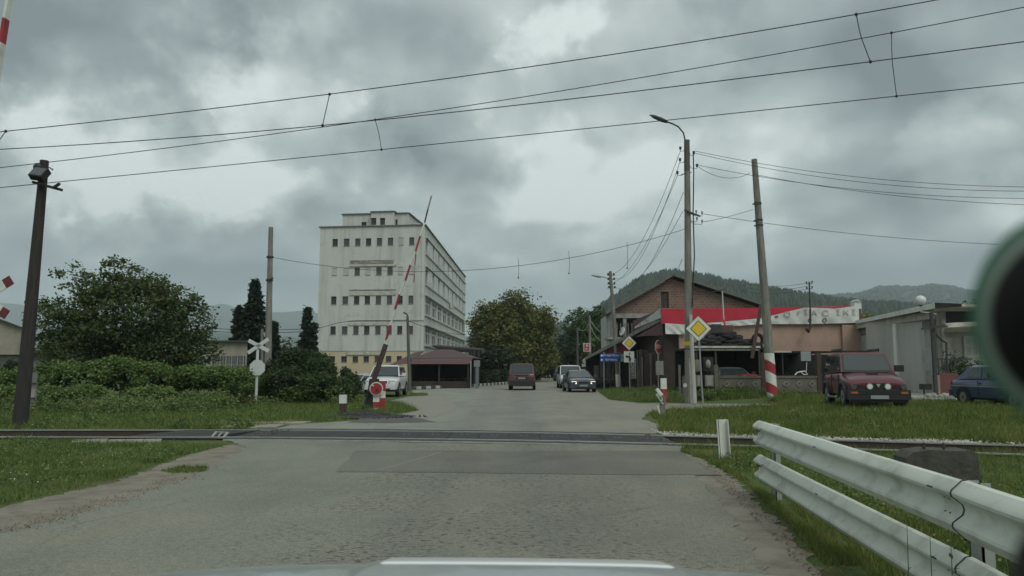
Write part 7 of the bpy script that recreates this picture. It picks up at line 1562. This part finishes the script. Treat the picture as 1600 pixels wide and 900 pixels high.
def bl(px, py, Y, wpx, hpx, d=1.2): z = V(px, py, Y).z; return (V(px, py, Y).x, Y, max(z, .1), wpx / F * Y, d, hpx / F * Y)
bush('low bramble bush at the far left, before the warehouse', [bl(-20, 600, 31, 50, 22), bl(30, 603, 31, 45, 22), bl(0, 620, 29, 50, 16, 1)], 13000, .055, 21)
bush('wide bramble thicket under the left side of the big tree', [bl(95, 592, 32, 40, 24), bl(140, 595, 31, 50, 26), bl(110, 618, 29.5, 60, 12, 1), bl(70, 605, 31, 30, 22, 1)], 20000, .055, 22)
bush('wide bramble thicket under the right side of the big tree', [bl(205, 592, 32, 50, 24), bl(255, 590, 32, 45, 24), bl(225, 618, 29.5, 65, 12, 1)], 20000, .055, 23)
bush('bramble thicket in front of the barred workshop', [bl(310, 594, 32, 45, 22), bl(355, 600, 32, 40, 18), bl(330, 622, 29.5, 60, 9, 1)], 16000, .055, 24)
bush('bramble bush directly behind the white crossing sign', [bl(400, 598, 36, 40, 22), bl(445, 604, 35, 40, 18), bl(372, 606, 34.5, 24, 14, 1)], 15000, .055, 25)
bush('tall rounded dark bush humped before the white block', [bl(475, 572, 36, 42, 26), bl(500, 585, 35, 30, 24), bl(440, 588, 36, 35, 22), bl(470, 600, 34, 60, 18)], 24000, .055, 26, leafmat('dark_bush_leaves', [(.022, .042, .016), (.045, .075, .028), (.085, .12, .045)], sc=.6))
bush('bright low bramble bush right of the rounded dark one', [bl(500, 606, 34.5, 34, 13, 1), bl(465, 611, 34, 36, 8, 1), bl(528, 611, 34, 18, 9, .8)], 12000, .055, 27)
bush('dark bush beside the pale silver car', [bl(545, 600, 36, 18, 18, .8), bl(530, 608, 34, 20, 14, .8), bl(540, 606, 35, 12, 14, .6)], 9000, .055, 28, LF_DK)
bush('small conical dark shrub against the yellow wall', [bl(541, 585, 48, 6, 9, .4)], 900, .07, 29, LF_DK, .1, 'shrub', 'shrub', None)
bush('dark upright shrub beside the warehouse corner', [bl(20, 575, 58, 9, 18, .6)], 2500, .08, 31, LF_DK, .15, 'shrub', 'shrub', None)
leafo = leafcloud('undergrowth', leafmat('weed_tangle', [(.05, .08, .025), (.10, .155, .045), (.17, .22, .075), (.24, .25, .12)], sc=1.0), None, [(X_(px, uy), uy + rnd.uniform(-2.0, 1.6), .12, rnd.uniform(.4, 1.1), rnd.uniform(.4, 1), rnd.uniform(.2, .55) * (1 if px < 350 else .6)) for px in range(-80, 555, 7) for uy in [28 if px < 345 else 34.5]], 42000, .04, 30, .14, per=14, inner=.2); tag(leafo, 'low tangled weeds at the front edge of the brambles', 'undergrowth', kind='stuff')
def tufts(name, label, cat, poly, n, per_, size, seed, m_):
    r = np.random.RandomState(seed); P = np.array(poly); lo, hi = P.min(0), P.max(0); B_ = []
    while len(B_) < n:
        x, y = lo[0] + (hi[0] - lo[0]) * r.rand(), lo[1] + (hi[1] - lo[1]) * r.rand()
        if inpoly(P, np.array([x]), np.array([y]))[0]: s_ = .10 + .22 * r.rand() ** 2; B_.append((x, y, gz(x, y) + s_ * .35, s_, s_, s_ * .7, s_))
    tag(leafcloud(name, m_, None, B_, n * per_, size, seed, .06, per=12, inner=.2), label, cat, kind='stuff')
tufts('weeds', 'broad leaved weeds dotted through the raised verge before the parked cars', 'weeds', [trk(5, 1.2), g2(1060, 650), (10.5, 28.0), (24, 29), (24, 18)], 150, 75, .030, 92, LF_BR)
tufts('weeds', 'broad leaved weeds along the left verge beyond the rails', 'weeds', [(-24, 19.6), (-7, 19.4), g2(500, 655), g2(600, 646), (-8, 29), (-24, 29)], 200, 75, .035, 93, LF_BR)
tufts('weeds', 'small broad leaved weeds in the near left verge', 'weeds', [g2(0, 780), g2(180, 742), g2(300, 705), trk(-11, -2.6), (-14, 12)], 120, 60, .018, 94, LF_BR)
tufts('weeds', 'weeds around the feet of the guardrail posts', 'weeds', [(3.2, 13), (7, 13), (7, 4), (2.9, 4), (3.3, 9)], 140, 60, .020, 95, LF_BR)
tufts('weeds', 'weeds in the island around the road signs', 'weeds', [g2(940, 615), g2(1000, 626), (9.2, 35), (9.5, 46), g2(1000, 612)], 60, 70, .05, 96, LF_BR)
# conifers
def conifer(name, label, px, ptop, pbase, Y, wpx, n, size, seed, lean=0, slim=False, group=None, zb=0):
    r = np.random.RandomState(seed); x = V(px, ptop, Y).x; zt = V(px, ptop, Y).z; R0 = wpx / 2 / F * Y; t = thing(name, label, 'tree', (x, Y, zb), 0, group)
    MB().tube([(x, Y, zb), (x, Y, zt * .7), (x, Y, zt - .1)], [.16, .09, .02], 7).build('trunk', BARK, t)
    nb = n // 75; V_ = []
    f = r.rand(nb) ** .8; zb_ = zb + .4 + f * (zt - zb - .5); ang = r.rand(nb) * 6.283; prof = (1 - f) ** (.85 if not slim else .55) * (1 + .06 * np.sin(f * 38 + ang * 2)); rr = R0 * prof * (.55 + .75 * r.rand(nb))
    k = r.randint(0, nb, n); u = r.rand(n) ** .75; p = np.stack([x + np.cos(ang[k]) * rr[k] * u, Y + np.sin(ang[k]) * rr[k] * u, zb_[k] - u * rr[k] * .34], 1) + r.normal(size=(n, 3)) * size * np.array([1, 1, .6]) * (1.1 - .6 * u)[:, None]
    a = np.stack([np.cos(ang[k]), np.sin(ang[k]), np.full(n, -.35)], 1) + r.normal(size=(n, 3)) * .5; a /= np.linalg.norm(a, axis=1)[:, None]; b_ = np.cross(a, r.normal(size=(n, 3)) * .5 + np.array([0, 0, 1])); b_ /= np.linalg.norm(b_, axis=1)[:, None]; s_ = size * (.6 + .8 * r.rand(n))[:, None]
    V_ = np.stack([p - a * s_, p + b_ * s_ * .45, p + a * s_, p - b_ * s_ * .45], 1).reshape(-1, 3); npmesh('crown', V_, np.arange(n * 4).reshape(-1, 4), LF_CN, t); return t
conifer('spruce_tree', 'tall dark conifer with a spiky top left of the bare concrete pole', 399, 437, 602, 60, 92, 20000, .16, 41)
conifer('spruce_tree', 'shorter dark conifer filling in left of the spiky one', 374, 478, 602, 60, 52, 9000, .16, 42)
conifer('spruce_tree', 'dark conifer half hidden right behind the bare concrete pole', 428, 503, 600, 58, 40, 7000, .15, 43)
conifer('cypress_tree', 'slim dark conifer against the left edge of the white block', 481, 480, 602, 70, 48, 12000, .16, 44)
conifer('cypress_tree', 'narrow secondary tip beside the slim dark conifer', 490, 505, 600, 71, 30, 5000, .16, 45)
for px, pt, Y, w_, lb, m_, sd_ in ((452, 534, 85, 34, 'rounded distant tree between the two dark conifers', LF_FAR, 51), (442, 548, 80, 26, 'small distant tree low beside the concrete pole', LF_FAR, 52)):
    grow('distant_tree', lb, 'tree', (X_(px, Y), Y, 0), Z_(pt, Y), w_ / F * Y * 1.2, m_, 4000, .18, sd_, 5, .12, None, None, .15, .3)
# centre trees
grow('plane_tree', 'big yellowing broadleaf tree beside the road behind the terrace', 'tree', (X_(806, 95), 95, 0), Z_(452, 95), 10.0, LF_AU, 42000, .17, 61, 9, .3, None, 9, .12, .42, tops=[(X_(810, 95), 95, Z_(470, 95), 1.9, 1.9, 1.5), (X_(775, 95), 94, Z_(490, 95), 2.0, 2, 1.8), (X_(840, 95), 94, Z_(500, 95), 1.9, 2, 1.9), (X_(765, 95), 93, Z_(545, 95), 1.9, 2, 2.2), (X_(848, 95), 93, Z_(545, 95), 1.6, 2, 2.2), (X_(800, 95), 92, Z_(555, 95), 2.8, 2, 2.2), (X_(785, 95), 94, Z_(464, 95), 1.1, 1, .9)])
grow('willow_tree', 'pale feathery tree peeping out left of the big yellowing tree', 'tree', (X_(752, 100), 100, 0), Z_(472, 100), 3.6, LF_WL, 7000, .14, 62, 6, .16, None, None, .2, .35)
DKT = leafmat('very_dark_leaves', [(.014, .024, .012), (.026, .042, .018), (.045, .062, .025)], sc=.3)  # very dark green leaves, tone varied at random
for k, (px, pt, Y, w_, lb, m_) in enumerate(((770, 545, 88, 60, 'low dark tree behind the terrace end', DKT), (835, 540, 105, 50, 'dark tree behind the minivan', DKT), (862, 535, 135, 50, 'dark tree closing the far end of the road on the left', DKT), (885, 520, 150, 45, 'dark tree closing the far end of the road in the middle', LF_FAR), (848, 520, 150, 50, 'dim tree further back behind the big yellowing tree', LF_FAR))):
    grow('roadside_tree', lb, 'tree', (X_(px, Y), Y, 0), Z_(pt, Y), w_ / F * Y, m_, 9000, .22, 63 + k, 7, .2, None, None, .05, .5)
grow('linden_tree', 'round dark green tree right of the road beyond the leaning lamp pole', 'tree', (X_(927, 112), 112, 0), Z_(476, 112), 7.2, LF_MD, 22000, .19, 71, 9, .25, None, 7, .1, .4)
grow('linden_tree', 'dark green tree behind the cafe porch', 'tree', (X_(955, 100), 100, 0), Z_(508, 100), 6.5, LF_DK, 12000, .19, 72, 7, .2, None, 6, .05, .4)
grow('linden_tree', 'dark tree behind the small red sign', 'tree', (X_(912, 122), 122, 0), Z_(530, 122), 6.0, DKT, 9000, .22, 73, 7, .2, None, 6, .05, .45)
bush('dark hedge between the terrace and the road', [bl(762, 592, 80, 14, 8, 1), bl(780, 591, 82, 14, 9, 1), bl(750, 592, 78, 10, 8, 1)], 5000, .12, 32, DKT, .25, 'hedge', 'hedge', None)
bush('weeds growing along the foot of the concrete fence', [bl(1120, 615, 36.3, 26, 7, .4), bl(1160, 613, 36.3, 24, 8, .4), bl(1100, 619, 35.6, 20, 5, .4)], 6000, .04, 33, LF_BR, .1, 'weed_patch', 'weeds', None)
bush('rusty green tuft of weeds at the foot of the striped pole', [bl(1225, 626, 35.5, 16, 5, .4), bl(1212, 628, 34, 10, 3, .3)], 2200, .035, 34, GR_A, .1, 'weed_patch', 'weeds', None)
bush('yellow green sapling between the white banner and the garage', [bl(1352, 500, 56, 7, 10, .5), bl(1356, 510, 56, 6, 8, .5)], 1600, .1, 35, leafmat('yellow_leaves', [(.10, .13, .03), (.20, .22, .05), (.28, .28, .08)]), .15, 'sapling', 'shrub', None)
grow('distant_tree', 'tree top showing above the house roof at the right', 'tree', (X_(1525, 60), 60, 0), Z_(468, 60), 4.5, LF_MD, 5000, .14, 74, 6, .15)
t = thing('field_hedge', 'distant hedge line closing the view left of the white block', 'hedge', (-60, 120, 0))
leafcloud('foliage', LF_FAR, t, [(x, 120 + rnd.uniform(-6, 6), 1.0, 4, 2, 2.2 + rnd.random() * 1.6) for x in range(-150, 0, 5)], 26000, .35, 90, .8)
t = thing('field_hedge', 'distant hedge line behind the shop and garage', 'hedge', (60, 130, 0))
leafcloud('foliage', LF_FAR, t, [(x, 130 + rnd.uniform(-6, 6), 1.5, 4, 2, 3.0 + rnd.random() * 2) for x in range(14, 190, 5)], 26000, .38, 91, .8)

# ------------------------------------------------------------------ hills
def hillmat(name, c1, c2, sc):
    return mat(name, c1, c2, sc, .95, .8, sc * 6)
def hill(name, prof, Y, dep, m_, seed, amp, nx_=160, ny=26, base=-2, back=250):
    r = np.random.RandomState(seed); xs_ = np.linspace(prof[0][0], prof[-1][0], nx_); pyv = np.interp(xs_, [p[0] for p in prof], [p[1] for p in prof])
    vs = []; cr_ = []
    for j in range(ny + 5):
        for i in range(nx_):
            tv = V(xs_[i], pyv[i], Y)
            if j <= ny: f = j / ny; y = Y - dep * (1 - f); hh = max(tv.z, 0) * (sm(f) * .5 + f * .5) 
            else: f = (j - ny) / 4; y = Y + back * f; hh = max(tv.z, 0) * (1 - sm(f))
            nz = (math.sin(xs_[i] * .043 + seed) * math.sin(y * .011 + seed) + .5 * math.sin(xs_[i] * .11 + y * .02)) * amp * (0.3 if j == ny else 1) * min(1, f * 3 if j <= ny else 1)
            vs.append((tv.x * (y / Y) if j <= ny else tv.x * (y / Y), y, base + hh + nz * .5 + r.uniform(-1, 1) * amp * .12))
    fs = [(j * nx_ + i, j * nx_ + i + 1, (j + 1) * nx_ + i + 1, (j + 1) * nx_ + i) for j in range(ny + 4) for i in range(nx_ - 1)]
    return tag(npmesh(name, vs, fs, m_, smooth=True), kind='structure'), np.array(vs).reshape(ny + 5, nx_, 3)
FORG = hillmat('forest_floor', (.018, .032, .014), (.032, .05, .022), .05)
h1, hv = hill('near_hill', [(895, 540), (925, 500), (955, 476), (1000, 445), (1040, 433), (1085, 437), (1130, 447), (1180, 456), (1230, 465), (1280, 473), (1340, 481), (1400, 484), (1470, 490), (1560, 500), (1700, 520)], 900, 420, FORG, 3, 5)
def forest(name, label, hv, n, hgt_, wd, seed, m_, j0=2):
    r = np.random.RandomState(seed); ny, nx_, _ = hv.shape; V_, F_ = [], []; j = r.randint(j0, ny - 4, n) ; k2 = int(n * .30); j[:k2] = ny - 5; fi = r.rand(n) * (nx_ - 1.01); i = fi.astype(int); f = (fi - i)[:, None]; jf = r.rand(n)[:, None] * (j < ny - 5)[:, None]
    p = hv[j, i] * (1 - f) + hv[j, i + 1] * f; p2 = hv[j + 1, i] * (1 - f) + hv[j + 1, i + 1] * f; p = p * (1 - jf) + p2 * jf
    H_ = hgt_ * (.55 + .75 * r.rand(n)); W_ = wd * (.6 + .8 * r.rand(n)); seg = 6; a = np.arange(seg) * 2 * math.pi / seg
    lv = [(0, .55), (.25, 1.0), (.6, .62), (.85, .25)]
    for lz, lr in lv:
        jit = .75 + .5 * r.rand(n, seg); V_.append(np.stack([p[:, :1] + np.cos(a)[None] * W_[:, None] / 2 * lr * jit, p[:, 1:2] + np.sin(a)[None] * W_[:, None] / 2 * lr * jit, np.repeat(p[:, 2:3] + H_[:, None] * lz, seg, 1)], 2))
    V_.append(np.repeat(np.stack([p[:, 0], p[:, 1], p[:, 2] + H_], 1)[:, None], seg, 1)); A = np.stack(V_, 1)  # n, 5, seg, 3
    base = np.arange(n) * 5 * seg
    for l_ in range(4):
        for s_ in range(seg): F_.append(np.stack([base + l_ * seg + s_, base + l_ * seg + (s_ + 1) % seg, base + (l_ + 1) * seg + (s_ + 1) % seg, base + (l_ + 1) * seg + s_], 1))
    return tag(npmesh(name, A.reshape(-1, 3), np.concatenate(F_), m_), label, 'forest', kind='stuff')
forest('forest', 'dark pine forest covering the near hill behind the shop', hv, 6500, 11, 7, 5, leafmat('hill_pines', [(.010, .022, .012), (.020, .038, .018), (.04, .06, .026)], sc=.012, trans=0))
FARG = hillmat('far_woods', (.026, .045, .022), (.05, .07, .034), .006)
h2, hv2 = hill('far_hill', [(1180, 500), (1270, 471), (1310, 466), (1340, 463), (1375, 454), (1400, 453), (1425, 455), (1460, 449), (1490, 453), (1520, 460), (1580, 465), (1700, 452), (1900, 470)], 2600, 1100, FARG, 7, 14)
forest('forest', 'hazy woods on the far hill behind the garage', hv2, 5000, 16, 20, 6, LF_FAR)
h3, hv3 = hill('end_hill', [(780, 560), (830, 530), (866, 522), (880, 514), (900, 518), (940, 530), (1000, 545)], 1100, 380, FORG, 9, 5)
forest('forest', 'small wooded hill closing the end of the road', hv3, 1500, 13, 10, 8, LF_FAR)
h4, hv4 = hill('far_mountain', [(-900, 500), (-500, 486), (-200, 468), (0, 473), (60, 480), (130, 484), (250, 480), (340, 478), (400, 485), (450, 487), (520, 492), (650, 508), (728, 524), (760, 528), (850, 545)], 4800, 1700, hillmat('mountain_woods', (.03, .048, .03), (.045, .06, .038), .002), 12, 30)
h5, hv5 = hill('low_hill', [(-500, 545), (-100, 538), (100, 530), (260, 528), (330, 518), (420, 524), (520, 535), (700, 545), (740, 533), (775, 540), (860, 560)], 2300, 700, FARG, 14, 10)
for px, py, Y, lb in ((1300, 479, 800, 'tiny white house high on the wooded hill above the banner'), (1367, 484, 1500, 'small white house on the far slope left of the globe lamp'), (1382, 482, 1520, 'second small pale house on the far slope')):
    p = V(px, py, Y); t = thing('hill_house', lb, 'house', (p.x, p.y, p.z - 6)); w_ = 3.5 if Y < 1000 else 6; MB().box(p.x - w_, p.x + w_, Y - 60, Y - 52, p.z - 14, p.z).build('wall', WHITEC, t); MB().prism([(p.x - w_ - .5, Y - 61, p.z), (p.x + w_ + .5, Y - 61, p.z), (p.x, Y - 61, p.z + 2.2)], (0, 10, 0)).build('roof', CREAMP, t)

# ------------------------------------------------------------------ the driver's own car: bonnet, and the phone holder at the right
BON = mat('bonnet_paint', (.30, .34, .33), (.27, .31, .30), 2, .35, coat=.5, dirt=(.2, .22, .21), damt=.3)
bn = thing('bonnet', 'pale grey car bonnet with a raised bright bulge at the bottom edge', 'car bonnet', (.03, 1.2, .9))
def bonz(x, y):
    z = 1.071 - .010 * ((x + .25) / .7) ** 2 - .03 * max(0, x - .3) - (.06 * max(0, (y - 1.55) / .45) ** 2.2)
    q = abs(x - .035); bulge = sm((.40 - q) / .07); z += .011 * bulge * sm((2.02 - y) / .12); return z
nx_, ny_ = 121, 60; vs = [(-.9 + 1.86 * i / (nx_ - 1), .75 + 1.32 * j / (ny_ - 1), 0) for j in range(ny_) for i in range(nx_)]
vs = [(x, y - .10 * max(0, (abs(x - .03) - .45)) ** 2 * 4 * (y > 1.5), bonz(x, y)) for x, y, _ in vs]
b = MB(); b.add(vs, [(j * nx_ + i, j * nx_ + i + 1, (j + 1) * nx_ + i + 1, (j + 1) * nx_ + i) for j in range(ny_ - 1) for i in range(nx_ - 1)])
k = len(b.v); b.v += [(vs[(ny_ - 1) * nx_ + i][0], vs[(ny_ - 1) * nx_ + i][1] + .06, vs[(ny_ - 1) * nx_ + i][2] - .14) for i in range(nx_)]
b.f += [((ny_ - 1) * nx_ + i, (ny_ - 1) * nx_ + i + 1, k + i + 1, k + i) for i in range(nx_ - 1)]
b.build('bonnet_panel', BON, bn, smooth=True, ang=50)
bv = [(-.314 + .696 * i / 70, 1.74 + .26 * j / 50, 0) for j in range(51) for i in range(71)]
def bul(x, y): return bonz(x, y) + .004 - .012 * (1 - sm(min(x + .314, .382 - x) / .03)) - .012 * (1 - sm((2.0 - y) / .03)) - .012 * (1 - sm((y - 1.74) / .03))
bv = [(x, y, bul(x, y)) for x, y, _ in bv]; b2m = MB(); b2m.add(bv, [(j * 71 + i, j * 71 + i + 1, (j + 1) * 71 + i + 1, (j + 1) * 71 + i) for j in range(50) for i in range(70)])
b2m.build('bonnet_bulge_sheen', mat('bulge_sky_sheen', (.74, .77, .77), (.70, .73, .73), 2, .3, coat=.6), bn, smooth=True, ang=70)  # white colour stands in for sky reflected along the bulge
HD = .155
ph = thing('phone_holder', 'blurred round black holder with a pale green rim close to the lens', 'holder', tuple(V(1680, 490, HD)))
cc = V(1702, 502, HD); vdir = (cc - CAM).normalized(); up_ = Vector((0, 0, 1)); rt = vdir.cross(up_).normalized(); up2 = rt.cross(vdir)
def ringpart(r0, r1, d0, d1, m_, nm, off=(0, 0)):
    c = cc + rt * off[0] + up2 * off[1]; mb = MB(); seg = 48; prof = [(r0, d0), (r1, d0), (r1, d1), (r0, d1)]
    for j in range(seg):
        a = 2 * math.pi * j / seg; e = rt * math.cos(a) + up2 * math.sin(a) * 1.12
        for r_, d_ in prof: mb.v.append(tuple(c + e * r_ * .86 * HD / F + vdir * d_))
    for j in range(seg):
        for k_ in range(4): mb.f.append((j * 4 + k_, j * 4 + (k_ + 1) % 4, ((j + 1) % seg) * 4 + (k_ + 1) % 4, ((j + 1) % seg) * 4 + k_))
    return mb.build(nm, m_, ph, smooth=True, ang=40)
HBLK = mat('holder_black', (.008, .008, .008), (.006, .006, .006), 5, .7, spec=.2)
mb = MB(); rs_ = [(0, -.010), (60, -.0095), (110, -.007), (140, -.003), (155, .0), (155, .006), (0, .008)]; seg = 48
for r_, d_ in rs_:
    for j in range(seg): a = 2 * math.pi * j / seg; mb.v.append(tuple(cc + (rt * math.cos(a) + up2 * math.sin(a) * 1.12) * max(r_, .5) * .86 * HD / F + vdir * d_))
for i in range(len(rs_) - 1):
    for j in range(seg): mb.f.append((i * seg + j, i * seg + (j + 1) % seg, (i + 1) * seg + (j + 1) % seg, (i + 1) * seg + j))
mb.build('cup', HBLK, ph, smooth=True, ang=70)
ringpart(154, 172, .001, .005, mat('rim_pale', (.30, .36, .31), (.27, .33, .29), 5, .6), 'pale_rim'); ringpart(172, 190, .002, .004, mat('rim_green', (.05, .17, .10), (.045, .15, .09), 5, .6), 'green_rim', (-0.0, .0005))
pa, pb, pc_ = V(1740, 560, HD + .004), V(1735, 760, HD), V(1690, 990, HD - .01); MB().tube([pa, pb, V(1668, 890, HD), pc_], [.010, .007, .009, .012], 14).build('arm', HBLK, ph, smooth=True, ang=70)

# ------------------------------------------------------------------ air
hz_ = MB().box(-9000, 9000, -70, 8000, -4, 560).build('haze', None if False else WIRE); hz_.data.materials.clear()
hm_ = bpy.data.materials.new('haze_air'); hm_.use_nodes = True; n = hm_.node_tree.nodes
for x in list(n):
    if x.type != 'OUTPUT_MATERIAL': n.remove(x)
pv = n.new('ShaderNodeVolumePrincipled'); pv.inputs['Color'].default_value = (.82, .93, 1.0, 1); pv.inputs['Density'].default_value = 0.00022; pv.inputs['Anisotropy'].default_value = 0.0
hm_.node_tree.links.new(pv.outputs[0], n['Material Output'].inputs['Volume']); hz_.data.materials.append(hm_); tag(hz_, 'thin grey blue air haze over the whole valley', 'haze', kind='stuff')
